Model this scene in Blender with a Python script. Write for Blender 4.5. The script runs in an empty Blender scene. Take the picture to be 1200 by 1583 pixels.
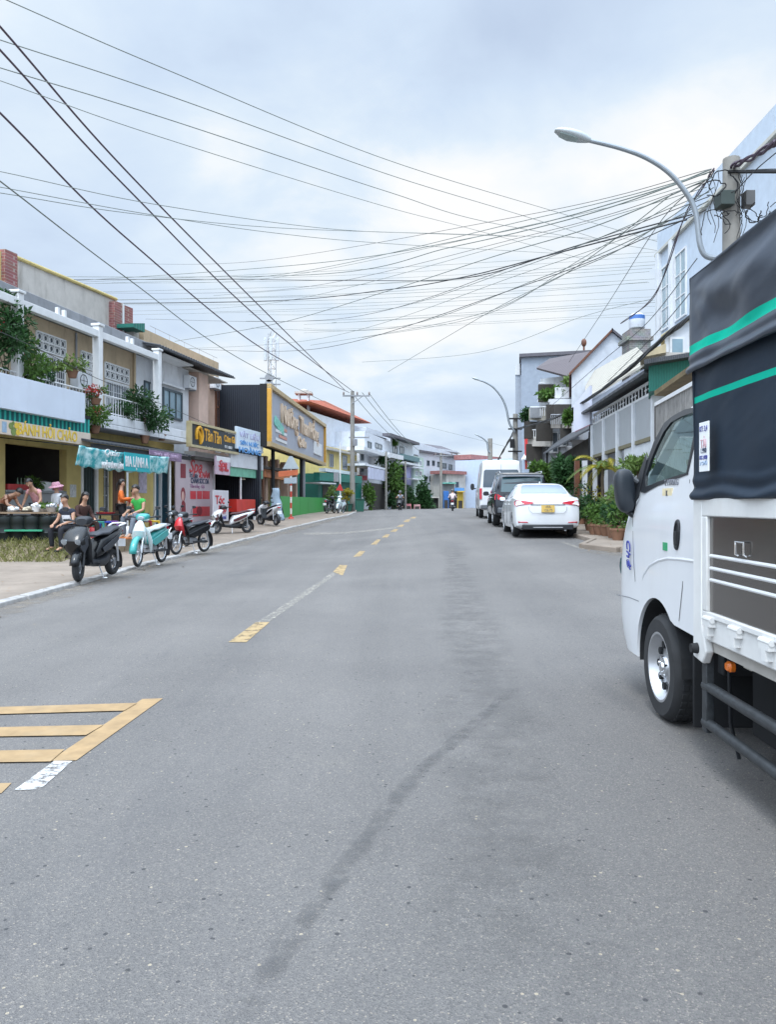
import bpy, bmesh, math, random
from mathutils import Vector, Matrix
R = math.radians; PI = math.pi
FL, HZ, CZ = 1190.0, 780.0, 1.32
sc = bpy.context.scene; COL = sc.collection
V = Vector
def P(px, py, Y): return V(((px-600)*Y/FL, Y, CZ+(HZ-py)*Y/FL))
def X(px, Y): return (px-600)*Y/FL
def Z(py, Y): return CZ+(HZ-py)*Y/FL
# ---------------------------------------------------------------- terrain
def pchip(xs, ys):
    n = len(xs); h = [xs[i+1]-xs[i] for i in range(n-1)]; d = [(ys[i+1]-ys[i])/h[i] for i in range(n-1)]
    m = [0.0]*n
    for i in range(1, n-1):
        if d[i-1]*d[i] > 0:
            w1 = 2*h[i]+h[i-1]; w2 = h[i]+2*h[i-1]; m[i] = (w1+w2)/(w1/d[i-1]+w2/d[i])
    def f(x):
        if x <= xs[0]: return ys[0]
        if x >= xs[-1]: return ys[-1]
        i = 0
        while x > xs[i+1]: i += 1
        t = (x-xs[i])/h[i]
        return ((2*t**3-3*t*t+1)*ys[i]+(t**3-2*t*t+t)*h[i]*m[i]+(-2*t**3+3*t*t)*ys[i+1]+(t**3-t*t)*h[i]*m[i+1])
    return f
zl = pchip([-50, 20, 24, 27, 30, 34, 38, 45, 55, 70, 100, 200], [0, 0, .02, .08, .18, .38, .54, .68, .77, .83, .86, .87])
zr = pchip([-50, 7, 12, 16, 20, 28, 45, 60, 100, 200], [0, 0, .16, .34, .43, .60, .77, .82, .86, .87])
def gz(x, y):
    t = min(1, max(0, (x+2.5)/6.5)); t = t*t*(3-2*t)
    return zl(y)*(1-t)+zr(y)*t
def G(px, py, dz=0.0):
    k = (px-600)/FL; f = lambda Y: CZ+(HZ-py)*Y/FL-gz(k*Y, Y)-dz
    a = 1.0; b = a
    while b < 400:
        b = a+.25
        if f(b) < 0: break
        a = b
    for _ in range(40):
        m = (a+b)/2
        if f(m) < 0: b = m
        else: a = m
    return V((k*a, a, gz(k*a, a)+dz))
# ---------------------------------------------------------------- mesh builder
class MB:
    def __init__(s): s.v = []; s.f = []; s.m = []; s.cur = 0
    def mat(s, i): s.cur = i; return s
    def add(s, vs, fs):
        o = len(s.v); s.v += [V(v) for v in vs]; s.f += [tuple(i+o for i in f) for f in fs]; s.m += [s.cur]*len(fs); return s
    def box(s, x0, x1, y0, y1, z0, z1, T=None):
        vs = [V((x, y, z)) for z in (z0, z1) for y in (y0, y1) for x in (x0, x1)]
        if T: vs = [T @ v for v in vs]
        return s.add(vs, [(0, 2, 3, 1), (4, 5, 7, 6), (0, 1, 5, 4), (2, 6, 7, 3), (0, 4, 6, 2), (1, 3, 7, 5)])
    def hexa(s, p): # 8 points bottom ring then top ring
        return s.add(p, [(0, 3, 2, 1), (4, 5, 6, 7), (0, 1, 5, 4), (1, 2, 6, 5), (2, 3, 7, 6), (3, 0, 4, 7)])
    def prism(s, pts, off):
        off = V(off); n = len(pts); a = [V(p) for p in pts]; b = [p+off for p in a]
        return s.add(a+b, [tuple(range(n-1, -1, -1)), tuple(range(n, 2*n))]+[(i, (i+1) % n, n+(i+1) % n, n+i) for i in range(n)])
    def poly(s, pts): return s.add(pts, [tuple(range(len(pts)))])
    def tube(s, pts, r, n=8, closed=False):
        pts = [V(p) for p in pts]; m = len(pts); rs = r if isinstance(r, (list, tuple)) else [r]*m
        rings = []; prev = None
        for i, p in enumerate(pts):
            if closed: t = pts[(i+1) % m]-pts[i-1]
            else: t = pts[min(i+1, m-1)]-pts[max(i-1, 0)]
            if t.length < 1e-9: t = V((0, 0, 1))
            t.normalize()
            if prev is None:
                u = t.cross(V((0, 0, 1)));
                if u.length < .05: u = t.cross(V((1, 0, 0)))
            else: u = prev-t*prev.dot(t)
            u.normalize(); w = t.cross(u); prev = u
            rings.append([p+(u*math.cos(2*PI*k/n)+w*math.sin(2*PI*k/n))*rs[i] for k in range(n)])
        o = [v for ring in rings for v in ring]; fs = []
        for i in range(m if closed else m-1):
            j = (i+1) % m
            fs += [(i*n+k, i*n+(k+1) % n, j*n+(k+1) % n, j*n+k) for k in range(n)]
        if not closed: fs += [tuple(range(n-1, -1, -1)), tuple((m-1)*n+k for k in range(n))]
        return s.add(o, fs)
    def cyl(s, a, b, r, r2=None, n=16): return s.tube([a, b], [r, r if r2 is None else r2], n)
    def loft(s, secs, n=12, e=2.0, cap=True):
        # secs: (center, U, W) half-axis vectors; superellipse exponent e
        o = []
        for c, U, W in secs:
            c = V(c); U = V(U); W = V(W)
            for k in range(n):
                a = 2*PI*k/n; ca, sa = math.cos(a), math.sin(a)
                x = math.copysign(abs(ca)**(2/e), ca); y = math.copysign(abs(sa)**(2/e), sa)
                o.append(c+U*x+W*y)
        fs = []
        for i in range(len(secs)-1):
            fs += [(i*n+k, i*n+(k+1) % n, (i+1)*n+(k+1) % n, (i+1)*n+k) for k in range(n)]
        if cap: fs += [tuple(range(n-1, -1, -1)), tuple((len(secs)-1)*n+k for k in range(n))]
        return s.add(o, fs)
    def lathe(s, prof, T=None, n=20, cap=True):
        o = []
        for r, z in prof:
            for k in range(n):
                v = V((r*math.cos(2*PI*k/n), r*math.sin(2*PI*k/n), z)); o.append(T @ v if T else v)
        fs = []
        for i in range(len(prof)-1): fs += [(i*n+k, i*n+(k+1) % n, (i+1)*n+(k+1) % n, (i+1)*n+k) for k in range(n)]
        if cap: fs += [tuple(range(n-1, -1, -1)), tuple((len(prof)-1)*n+k for k in range(n))]
        return s.add(o, fs)
    def ell(s, c, r, nu=14, nv=9, T=None):
        c = V(c); o = []; fs = []
        for j in range(1, nv):
            b = PI*j/nv-PI/2
            for k in range(nu):
                a = 2*PI*k/nu; o.append(V((r[0]*math.cos(b)*math.cos(a), r[1]*math.cos(b)*math.sin(a), r[2]*math.sin(b))))
        lo = len(o); o += [V((0, 0, -r[2])), V((0, 0, r[2]))]
        for j in range(nv-2): fs += [(j*nu+k, j*nu+(k+1) % nu, (j+1)*nu+(k+1) % nu, (j+1)*nu+k) for k in range(nu)]
        fs += [(lo, (k+1) % nu, k) for k in range(nu)]+[(lo+1, (nv-2)*nu+k, (nv-2)*nu+(k+1) % nu) for k in range(nu)]
        return s.add([(T @ v if T else v)+c for v in o], fs)
    def pan(s, pa, ta, ba, Ya, pb, tb, bb, Yb, th=.06, level=True, back=True):
        # vertical slab between two pixel columns at two depths
        a = P(pa, 0, Ya); b = P(pb, 0, Yb); z1a, z1b, z0a, z0b = Z(ta, Ya), Z(tb, Yb), Z(ba, Ya), Z(bb, Yb)
        if level: z1a = z1b = (z1a+z1b)/2; z0a = z0b = (z0a+z0b)/2
        d = V((b.x-a.x, b.y-a.y, 0)).normalized(); nrm = V((-d.y, d.x, 0))
        mid = (a+b)/2
        if nrm.dot(V((mid.x, mid.y, 0))) < 0: nrm = -nrm
        f = [V((a.x, a.y, z0a)), V((b.x, b.y, z0b)), V((b.x, b.y, z1b)), V((a.x, a.y, z1a))]
        return s.prism(f, nrm*th)
ROOT = {}
def link(o, parent=None):
    COL.objects.link(o)
    if parent is not None: o.parent = parent
    return o
def rootm(o):
    while o.parent is not None: o = o.parent
    return ROOT.get(o.name, Matrix.Identity(4))
def build(mb, name, mats, parent=None, smooth=35, bevel=0, base=None, recalc=True, seg=2):
    me = bpy.data.meshes.new(name)
    if parent is not None: inv = rootm(parent).inverted()
    elif base is not None: inv = Matrix.Translation(-V(base))
    else: inv = Matrix.Identity(4)
    me.from_pydata([inv @ v for v in mb.v], [], mb.f)
    if not isinstance(mats, (list, tuple)): mats = [mats]
    for m in mats: me.materials.append(m)
    if len(mats) > 1: me.polygons.foreach_set('material_index', mb.m)
    if recalc:
        bm = bmesh.new(); bm.from_mesh(me); bmesh.ops.recalc_face_normals(bm, faces=bm.faces); bm.to_mesh(me); bm.free()
    if smooth:
        me.polygons.foreach_set('use_smooth', [True]*len(me.polygons)); me.set_sharp_from_angle(angle=R(smooth))
    me.update()
    o = bpy.data.objects.new(name, me); link(o, parent)
    if parent is None and base is not None: o.location = base; ROOT[o.name] = Matrix.Translation(V(base))
    if bevel:
        b = o.modifiers.new('bevel', 'BEVEL'); b.width = bevel; b.segments = seg; b.limit_method = 'ANGLE'; b.angle_limit = R(30); b.harden_normals = False
    return o
def tag(o, label, cat, group=None):
    o['label'] = label; o['category'] = cat
    if group: o['group'] = group
    return o
def thing(name, label, cat, loc=(0, 0, 0), group=None):
    o = bpy.data.objects.new(name, None); o.empty_display_size = .2; link(o); o.location = loc
    ROOT[o.name] = Matrix.Translation(V(loc)); return tag(o, label, cat, group)
def place(o, loc, rz=0.0): o.location = loc; o.rotation_euler = (0, 0, rz)
def dup(src, loc, rz, label):
    r = src.copy(); COL.objects.link(r); r.location = loc; r.rotation_euler = (0, 0, rz); r['label'] = label
    ROOT[r.name] = Matrix.Translation(V(loc)) @ Matrix.Rotation(rz, 4, 'Z')
    for ch in list(src.children):
        c = ch.copy(); COL.objects.link(c); c.parent = r
        for g in ch.children:
            d = g.copy(); COL.objects.link(d); d.parent = c
    return r
# ---------------------------------------------------------------- text
def text(s, size, mat, parent, org, xdir, ydir, ext=.004, name='lettering', align='CENTER', width=None, shear=0.0, bold=0.0):
    cu = bpy.data.curves.new('txt', 'FONT'); cu.body = s; cu.size = size; cu.align_x = align; cu.align_y = 'CENTER'
    cu.extrude = ext; cu.shear = shear; cu.offset = bold; cu.resolution_u = 3
    ob = bpy.data.objects.new('txt', cu); COL.objects.link(ob); bpy.context.view_layer.update()
    me = bpy.data.meshes.new_from_object(ob.evaluated_get(bpy.context.evaluated_depsgraph_get()))
    COL.objects.unlink(ob); bpy.data.objects.remove(ob); bpy.data.curves.remove(cu)
    xd = V(xdir).normalized(); yd = V(ydir).normalized(); zd = xd.cross(yd)
    k = 1.0
    if width and len(me.vertices):
        xs = [v.co.x for v in me.vertices]; k = width/max(1e-6, max(xs)-min(xs))
    M = Matrix(((xd.x*k, yd.x, zd.x, org[0]), (xd.y*k, yd.y, zd.y, org[1]), (xd.z*k, yd.z, zd.z, org[2]), (0, 0, 0, 1)))
    me.transform(rootm(parent).inverted() @ M); me.materials.clear(); me.materials.append(mat)
    me.name = name; o = bpy.data.objects.new(name, me); link(o, parent); return o
# ---------------------------------------------------------------- materials
MATS = {}
def mat(name, col, rough=.65, metal=0, var=.14, scale=3.0, bump=0, bscale=40, spec=.5, trans=0, emit=None, coat=0, isl=0, stretch=None, dirt=0, dirtcol=(.16, .13, .1)):
    if name in MATS: return MATS[name]
    m = bpy.data.materials.new(name); m.use_nodes = True; nt = m.node_tree; N = nt.nodes; L = nt.links
    b = N['Principled BSDF']; b.inputs['Roughness'].default_value = rough; b.inputs['Metallic'].default_value = metal
    b.inputs['Specular IOR Level'].default_value = spec
    if coat: b.inputs['Coat Weight'].default_value = coat; b.inputs['Coat Roughness'].default_value = .05
    if trans: b.inputs['Transmission Weight'].default_value = trans
    tc = N.new('ShaderNodeTexCoord'); src = tc.outputs['Object']
    if stretch:
        mp = N.new('ShaderNodeMapping'); mp.inputs['Scale'].default_value = stretch; L.new(src, mp.inputs['Vector']); src = mp.outputs['Vector']
    c = V(col)
    if var or isl:
        nz = N.new('ShaderNodeTexNoise'); nz.inputs['Scale'].default_value = scale; nz.inputs['Detail'].default_value = 7; nz.inputs['Roughness'].default_value = .62
        L.new(src, nz.inputs['Vector']); fac = nz.outputs['Fac']
        if isl:
            ge = N.new('ShaderNodeNewGeometry'); mx = N.new('ShaderNodeMix'); mx.inputs['Factor'].default_value = isl
            L.new(fac, mx.inputs['A']); L.new(ge.outputs['Random Per Island'], mx.inputs['B']); fac = mx.outputs['Result']
        cr = N.new('ShaderNodeValToRGB'); e = cr.color_ramp.elements
        e[0].position = .28; e[1].position = .72
        if isl: e[0].position = .1; e[1].position = .9
        e[0].color = (*[x*(1-var) for x in c], 1); e[1].color = (*[min(1, x*(1+var)) for x in c], 1)
        L.new(fac, cr.inputs['Fac']); out = cr.outputs['Color']
        if dirt:
            n2 = N.new('ShaderNodeTexNoise'); n2.inputs['Scale'].default_value = 1.3; n2.inputs['Detail'].default_value = 9; n2.inputs['Roughness'].default_value = .7
            mp2 = N.new('ShaderNodeMapping'); mp2.inputs['Scale'].default_value = (2.2, 2.2, .55); L.new(tc.outputs['Object'], mp2.inputs['Vector']); L.new(mp2.outputs['Vector'], n2.inputs['Vector'])
            mr = N.new('ShaderNodeMapRange'); mr.inputs['From Min'].default_value = .52; mr.inputs['From Max'].default_value = .75; mr.inputs['To Max'].default_value = dirt
            L.new(n2.outputs['Fac'], mr.inputs['Value']); mm = N.new('ShaderNodeMix'); mm.data_type = 'RGBA'
            L.new(mr.outputs['Result'], mm.inputs['Factor']); L.new(out, mm.inputs['A']); mm.inputs['B'].default_value = (*dirtcol, 1); out = mm.outputs['Result']
        L.new(out, b.inputs['Base Color'])
    else: b.inputs['Base Color'].default_value = (*c, 1)
    if bump:
        n3 = N.new('ShaderNodeTexNoise'); n3.inputs['Scale'].default_value = bscale; n3.inputs['Detail'].default_value = 4; L.new(src, n3.inputs['Vector'])
        bp = N.new('ShaderNodeBump'); bp.inputs['Strength'].default_value = bump; bp.inputs['Distance'].default_value = .02
        L.new(n3.outputs['Fac'], bp.inputs['Height']); L.new(bp.outputs['Normal'], b.inputs['Normal'])
    if emit: b.inputs['Emission Color'].default_value = (*emit[:3], 1); b.inputs['Emission Strength'].default_value = emit[3]
    MATS[name] = m; return m
def leafmat(name, col, var=.5):
    if name in MATS: return MATS[name]
    m = mat(name, col, .55, var=var, scale=1.2, isl=.65, spec=.35)
    nt = m.node_tree; b = nt.nodes['Principled BSDF']; t = nt.nodes.new('ShaderNodeBsdfTranslucent'); mx = nt.nodes.new('ShaderNodeMixShader'); mx.inputs[0].default_value = .3
    src = b.inputs['Base Color'].links[0].from_socket; nt.links.new(src, t.inputs['Color'])
    out = nt.nodes['Material Output']; nt.links.new(b.outputs[0], mx.inputs[1]); nt.links.new(t.outputs[0], mx.inputs[2]); nt.links.new(mx.outputs[0], out.inputs['Surface'])
    return m
def wavemat(name, col, col2, scale, axis='X', rough=.5, metal=0, bump=.6, rot=0.0, var=.1):
    if name in MATS: return MATS[name]
    m = mat(name, col, rough, metal, var=var); nt = m.node_tree; N = nt.nodes; L = nt.links; b = N['Principled BSDF']
    w = N.new('ShaderNodeTexWave'); w.bands_direction = axis; w.inputs['Scale'].default_value = scale
    tc = N.new('ShaderNodeTexCoord'); mp = N.new('ShaderNodeMapping'); mp.inputs['Rotation'].default_value = (0, 0, rot); L.new(tc.outputs['Object'], mp.inputs['Vector']); L.new(mp.outputs['Vector'], w.inputs['Vector'])
    old = b.inputs['Base Color'].links[0].from_socket if b.inputs['Base Color'].links else None
    mm = N.new('ShaderNodeMix'); mm.data_type = 'RGBA'; L.new(w.outputs['Fac'], mm.inputs['Factor'])
    if old: L.new(old, mm.inputs['A'])
    else: mm.inputs['A'].default_value = (*col, 1)
    mm.inputs['B'].default_value = (*col2, 1); L.new(mm.outputs['Result'], b.inputs['Base Color'])
    bp = N.new('ShaderNodeBump'); bp.inputs['Strength'].default_value = bump; bp.inputs['Distance'].default_value = .03; L.new(w.outputs['Fac'], bp.inputs['Height']); L.new(bp.outputs['Normal'], b.inputs['Normal'])
    return m
def brickmat(name, c1, c2, mortar, scale, rot=(0, 0, 0), bw=.5, rh=.25, ms=.02, rough=.8):
    if name in MATS: return MATS[name]
    m = mat(name, c1, rough, var=.1); nt = m.node_tree; N = nt.nodes; L = nt.links; b = N['Principled BSDF']
    t = N.new('ShaderNodeTexBrick'); t.inputs['Color1'].default_value = (*c1, 1); t.inputs['Color2'].default_value = (*c2, 1); t.inputs['Mortar'].default_value = (*mortar, 1)
    t.inputs['Scale'].default_value = scale; t.inputs['Mortar Size'].default_value = ms; t.inputs['Brick Width'].default_value = bw; t.inputs['Row Height'].default_value = rh
    tc = N.new('ShaderNodeTexCoord'); mp = N.new('ShaderNodeMapping'); mp.inputs['Rotation'].default_value = rot; L.new(tc.outputs['Object'], mp.inputs['Vector']); L.new(mp.outputs['Vector'], t.inputs['Vector'])
    n = N.new('ShaderNodeTexNoise'); n.inputs['Scale'].default_value = 2.5; n.inputs['Detail'].default_value = 8; L.new(tc.outputs['Object'], n.inputs['Vector'])
    mm = N.new('ShaderNodeMix'); mm.data_type = 'RGBA'; mm.blend_type = 'OVERLAY'; mm.inputs['Factor'].default_value = .45; L.new(t.outputs['Color'], mm.inputs['A']); L.new(n.outputs['Color'], mm.inputs['B'])
    hs = N.new('ShaderNodeHueSaturation'); hs.inputs['Saturation'].default_value = .8; L.new(mm.outputs['Result'], hs.inputs['Color'])
    L.new(hs.outputs['Color'], b.inputs['Base Color']); return m
def glassmat(name, tint, refl=.35, alpha=.75, rough=.02):
    if name in MATS: return MATS[name]
    m = bpy.data.materials.new(name); m.use_nodes = True; nt = m.node_tree; N = nt.nodes; L = nt.links
    for n in list(N):
        if n.type == 'BSDF_PRINCIPLED': N.remove(n)
    t = N.new('ShaderNodeBsdfTransparent'); t.inputs[0].default_value = (*[x*alpha for x in tint], 1)
    g = N.new('ShaderNodeBsdfGlossy'); g.inputs['Roughness'].default_value = rough; g.inputs['Color'].default_value = (*tint, 1)
    lw = N.new('ShaderNodeLayerWeight'); lw.inputs[0].default_value = refl; mx = N.new('ShaderNodeMixShader'); L.new(lw.outputs['Fresnel'], mx.inputs[0]); L.new(t.outputs[0], mx.inputs[1]); L.new(g.outputs[0], mx.inputs[2])
    L.new(mx.outputs[0], N['Material Output'].inputs['Surface']); MATS[name] = m; return m
# ---------------------------------------------------------------- foliage
def leaves(mb, blobs, n, size, rng, asp=.45, droop=.2):
    tot = sum(b[1][0]*b[1][1]*b[1][2] for b in blobs)
    for c, r in blobs:
        k = max(6, int(n*r[0]*r[1]*r[2]/tot)); c = V(c)
        for _ in range(k):
            while True:
                q = V((rng.uniform(-1, 1), rng.uniform(-1, 1), rng.uniform(-1, 1)))
                if .12 < q.length < 1 and rng.random() < .25+.75*q.length: break
            p = c+V((q.x*r[0], q.y*r[1], q.z*r[2])); s = size*rng.uniform(.6, 1.35)
            d = (q+V((rng.gauss(0, .6), rng.gauss(0, .6), rng.gauss(-droop, .6)))).normalized()
            u = d.cross(V((rng.gauss(0, 1), rng.gauss(0, 1), rng.gauss(0, 1))))
            if u.length < .01: continue
            u.normalize(); w = u.cross(d)*(.12*s)
            mb.add([p, p+d*s*.45+u*s*asp*.5+w, p+d*s, p+d*s*.45-u*s*asp*.5+w], [(0, 1, 2, 3)])
    return mb
def blobset(c, r, n, rng, k=.45):
    c = V(c); out = []
    for _ in range(n):
        q = V((rng.gauss(0, .45), rng.gauss(0, .45), rng.gauss(0, .45)))
        if q.length > 1: q.normalize()
        f = k*rng.uniform(.6, 1.25); out.append((c+V((q.x*r[0], q.y*r[1], q.z*r[2])), (r[0]*f, r[1]*f, r[2]*f)))
    return out
# ================================================================ camera, light, sky
cam = bpy.data.cameras.new('camera'); co = bpy.data.objects.new('camera', cam); COL.objects.link(co)
co.location = (0, 0, CZ); co.rotation_euler = (R(90), 0, 0); cam.sensor_fit = 'HORIZONTAL'; cam.sensor_width = 36; cam.lens = 36*FL/1200
cam.shift_y = (HZ-791.5)/1200; cam.clip_end = 3000; cam.clip_start = .05; sc.camera = co
vs = sc.view_settings; vs.view_transform = 'Standard'; vs.look = 'None'; vs.gamma = 1; vs.exposure = 0.0
SUN_EL, SUN_AZ = R(58), R(200)
sun = bpy.data.lights.new('sun', 'SUN'); sun.energy = 1.5; sun.angle = R(14); sun.color = (1, .965, .91)
so = bpy.data.objects.new('sun', sun); COL.objects.link(so); so.location = (0, 0, 60)
sd = V((math.sin(SUN_AZ)*math.cos(SUN_EL), math.cos(SUN_AZ)*math.cos(SUN_EL), math.sin(SUN_EL)))
so.rotation_euler = sd.to_track_quat('Z', 'Y').to_euler()
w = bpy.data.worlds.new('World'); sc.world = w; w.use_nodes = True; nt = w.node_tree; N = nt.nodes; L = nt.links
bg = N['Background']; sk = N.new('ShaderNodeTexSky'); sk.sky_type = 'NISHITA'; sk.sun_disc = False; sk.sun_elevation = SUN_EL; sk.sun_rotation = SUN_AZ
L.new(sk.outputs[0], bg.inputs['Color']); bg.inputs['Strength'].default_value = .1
def mth(op, a, b=None, c=None):
    n = N.new('ShaderNodeMath'); n.operation = op
    for i, x in enumerate((a, b, c)):
        if x is None: continue
        if isinstance(x, (int, float)): n.inputs[i].default_value = x
        else: L.new(x, n.inputs[i])
    return n.outputs[0]
tc = N.new('ShaderNodeTexCoord'); dr = tc.outputs['Generated']
sx = N.new('ShaderNodeSeparateXYZ'); L.new(dr, sx.inputs[0])
zz = mth('ADD', mth('MAXIMUM', sx.outputs['Z'], 0.0), .22)
cv = N.new('ShaderNodeCombineXYZ'); L.new(mth('DIVIDE', sx.outputs['X'], zz), cv.inputs[0]); L.new(mth('DIVIDE', sx.outputs['Y'], zz), cv.inputs[1])
def noise(vec, s, d, r, off=(0, 0, 0)):
    mp = N.new('ShaderNodeMapping'); mp.inputs['Location'].default_value = off; L.new(vec, mp.inputs['Vector'])
    n = N.new('ShaderNodeTexNoise'); n.inputs['Scale'].default_value = s; n.inputs['Detail'].default_value = d; n.inputs['Roughness'].default_value = r; n.inputs['Distortion'].default_value = .25
    L.new(mp.outputs[0], n.inputs['Vector']); return n.outputs['Fac']
n1 = noise(cv.outputs[0], 1.35, 9, .52, (3.1, .6, 0)); n2 = noise(cv.outputs[0], 3.6, 8, .55, (7.3, 1.2, 2))
base = mth('ADD', mth('MULTIPLY', n1, .72), mth('MULTIPLY', n2, .28))
def glow(px, py, sharp, amp):
    d = V(((px-600)/FL, 1, (HZ-py)/FL)).normalized(); vm = N.new('ShaderNodeVectorMath'); vm.operation = 'DOT_PRODUCT'; L.new(dr, vm.inputs[0]); vm.inputs[1].default_value = d
    return mth('MULTIPLY', mth('POWER', mth('MAXIMUM', vm.outputs['Value'], 0.0), sharp), amp)
g = mth('ADD', mth('ADD', glow(640, 330, 80, .25), glow(1080, 250, 120, .20)), mth('ADD', mth('ADD', glow(330, 225, 420, .12), glow(980, 640, 200, .05)), glow(620, 570, 300, .05)))
g = mth('SUBTRACT', g, mth('ADD', glow(860, 60, 70, .10), glow(250, 400, 120, .04)))
cl = mth('ADD', base, mth('MULTIPLY', g, mth('ADD', mth('MULTIPLY', n2, 1.6), .25)))
cr = N.new('ShaderNodeValToRGB'); e = cr.color_ramp.elements
e[0].position = .30; e[0].color = (.53, .64, .82, 1); e[1].position = .74; e[1].color = (1.0, 1.0, 1.0, 1)
for p, c in ((.46, (.65, .775, .94)), (.56, (.75, .86, .975)), (.64, (.90, .95, .99))):
    x = e.new(p); x.color = (*c, 1)
L.new(cl, cr.inputs['Fac'])
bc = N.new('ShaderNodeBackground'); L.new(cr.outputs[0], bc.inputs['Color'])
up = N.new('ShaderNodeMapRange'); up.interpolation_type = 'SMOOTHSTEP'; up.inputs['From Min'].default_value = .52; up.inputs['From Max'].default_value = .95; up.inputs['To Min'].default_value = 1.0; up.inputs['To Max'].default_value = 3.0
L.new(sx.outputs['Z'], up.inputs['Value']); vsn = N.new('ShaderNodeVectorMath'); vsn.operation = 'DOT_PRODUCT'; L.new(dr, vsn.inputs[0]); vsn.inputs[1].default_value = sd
L.new(mth('MULTIPLY', mth('ADD', up.outputs['Result'], mth('MULTIPLY', mth('POWER', mth('MAXIMUM', vsn.outputs['Value'], 0.0), 2.2), 3.2)), 1.06), bc.inputs['Strength'])  # sky overhead and around the sun, out of view, brightened as added fill
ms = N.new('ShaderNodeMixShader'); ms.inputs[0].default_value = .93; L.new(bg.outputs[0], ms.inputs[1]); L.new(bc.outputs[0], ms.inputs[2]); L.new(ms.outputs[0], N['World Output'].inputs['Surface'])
# ================================================================ ground, road, pavements
def struct(o): o['kind'] = 'structure'; return o
def sheet(name, xs, ys, zf, m):
    mb = MB(); nx = len(xs); vsx = [V((x, y, zf(x, y))) for y in ys for x in xs]
    mb.add(vsx, [(j*nx+i, j*nx+i+1, (j+1)*nx+i+1, (j+1)*nx+i) for j in range(len(ys)-1) for i in range(nx-1)])
    return struct(build(mb, name, m, recalc=False, smooth=60))
def fr(a, b, st): n = max(1, int(round((b-a)/st))); return [a+(b-a)*i/n for i in range(n+1)]
def roadmat():
    m = bpy.data.materials.new('asphalt'); m.use_nodes = True; nt = m.node_tree; N = nt.nodes; L = nt.links; b = N['Principled BSDF']
    tc = N.new('ShaderNodeTexCoord'); ob = tc.outputs['Object']
    def nz(s, d=6, r=.6, st=None):
        n = N.new('ShaderNodeTexNoise'); n.inputs['Scale'].default_value = s; n.inputs['Detail'].default_value = d; n.inputs['Roughness'].default_value = r
        if st:
            mp = N.new('ShaderNodeMapping'); mp.inputs['Scale'].default_value = st; mp.inputs['Rotation'].default_value = (0, 0, R(3.4)); L.new(ob, mp.inputs[0]); L.new(mp.outputs[0], n.inputs['Vector'])
        else: L.new(ob, n.inputs['Vector'])
        return n.outputs['Fac']
    def ramp(f, stops):
        c = N.new('ShaderNodeValToRGB'); e = c.color_ramp.elements
        e[0].position = stops[0][0]; e[0].color = (*stops[0][1], 1); e[1].position = stops[-1][0]; e[1].color = (*stops[-1][1], 1)
        for p, q in stops[1:-1]: x = e.new(p); x.color = (*q, 1)
        L.new(f, c.inputs['Fac']); return c.outputs['Color']
    def mix(a, bb, f, mode='MIX'):
        n = N.new('ShaderNodeMix'); n.data_type = 'RGBA'; n.blend_type = mode
        if isinstance(f, float): n.inputs['Factor'].default_value = f
        else: L.new(f, n.inputs['Factor'])
        for s, x in (('A', a), ('B', bb)):
            if isinstance(x, tuple): n.inputs[s].default_value = (*x, 1)
            else: L.new(x, n.inputs[s])
        return n.outputs['Result']
    big = ramp(nz(.35, 8, .6), [(.3, (.139, .132, .128)), (.7, (.182, .172, .164))])
    lane = ramp(nz(1.0, 5, .55, (1.1, .05, 1)), [(.3, (.88, .89, .9)), (.7, (1.1, 1.1, 1.1))])
    c = mix(big, lane, 1.0, 'MULTIPLY')
    # aggregate
    vo = N.new('ShaderNodeTexVoronoi'); vo.inputs['Scale'].default_value = 210; L.new(ob, vo.inputs['Vector'])
    hs = N.new('ShaderNodeSeparateColor'); L.new(vo.outputs['Color'], hs.inputs[0])
    agg = ramp(hs.outputs[0], [(0, (.62, .63, .65)), (.5, (.97, .97, .98)), (.86, (1.1, 1.1, 1.08)), (.96, (1.5, 1.45, 1.36)), (1, (2.3, 2.1, 1.8))])
    c = mix(c, agg, .7, 'MULTIPLY')
    vo2 = N.new('ShaderNodeTexVoronoi'); vo2.inputs['Scale'].default_value = 38; L.new(ob, vo2.inputs['Vector'])
    s2 = N.new('ShaderNodeSeparateColor'); L.new(vo2.outputs['Color'], s2.inputs[0])
    ht = mth2(N, L, 'MULTIPLY', mth2(N, L, 'LESS_THAN', vo2.outputs['Distance'], .22), mth2(N, L, 'GREATER_THAN', s2.outputs[1], .972))
    c = mix(c, (.42, .36, .27), mth2(N, L, 'MULTIPLY', ht, .75))
    ht2 = mth2(N, L, 'MULTIPLY', mth2(N, L, 'LESS_THAN', vo2.outputs['Distance'], .3), mth2(N, L, 'LESS_THAN', s2.outputs[1], .03))
    c = mix(c, (.035, .037, .042), mth2(N, L, 'MULTIPLY', ht2, .7))
    # tyre-darkened / oily streaks and dusty blotches
    st = N.new('ShaderNodeMapRange'); st.inputs['From Min'].default_value = .56; st.inputs['From Max'].default_value = .72; st.inputs['To Max'].default_value = .45; L.new(nz(1.0, 9, .66, (.75, .12, 1)), st.inputs['Value'])
    c = mix(c, (.075, .078, .085), st.outputs[0])
    du = N.new('ShaderNodeMapRange'); du.inputs['From Min'].default_value = .58; du.inputs['From Max'].default_value = .8; du.inputs['To Max'].default_value = .5; L.new(nz(1.7, 10, .72), du.inputs['Value'])
    c = mix(c, (.22, .205, .18), du.outputs[0])
    L.new(c, b.inputs['Base Color']); b.inputs['Roughness'].default_value = .82; b.inputs['Specular IOR Level'].default_value = .16
    bp = N.new('ShaderNodeBump'); bp.inputs['Strength'].default_value = .55; bp.inputs['Distance'].default_value = .006; L.new(vo.outputs['Distance'], bp.inputs['Height']); L.new(bp.outputs['Normal'], b.inputs['Normal'])
    return m
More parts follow.
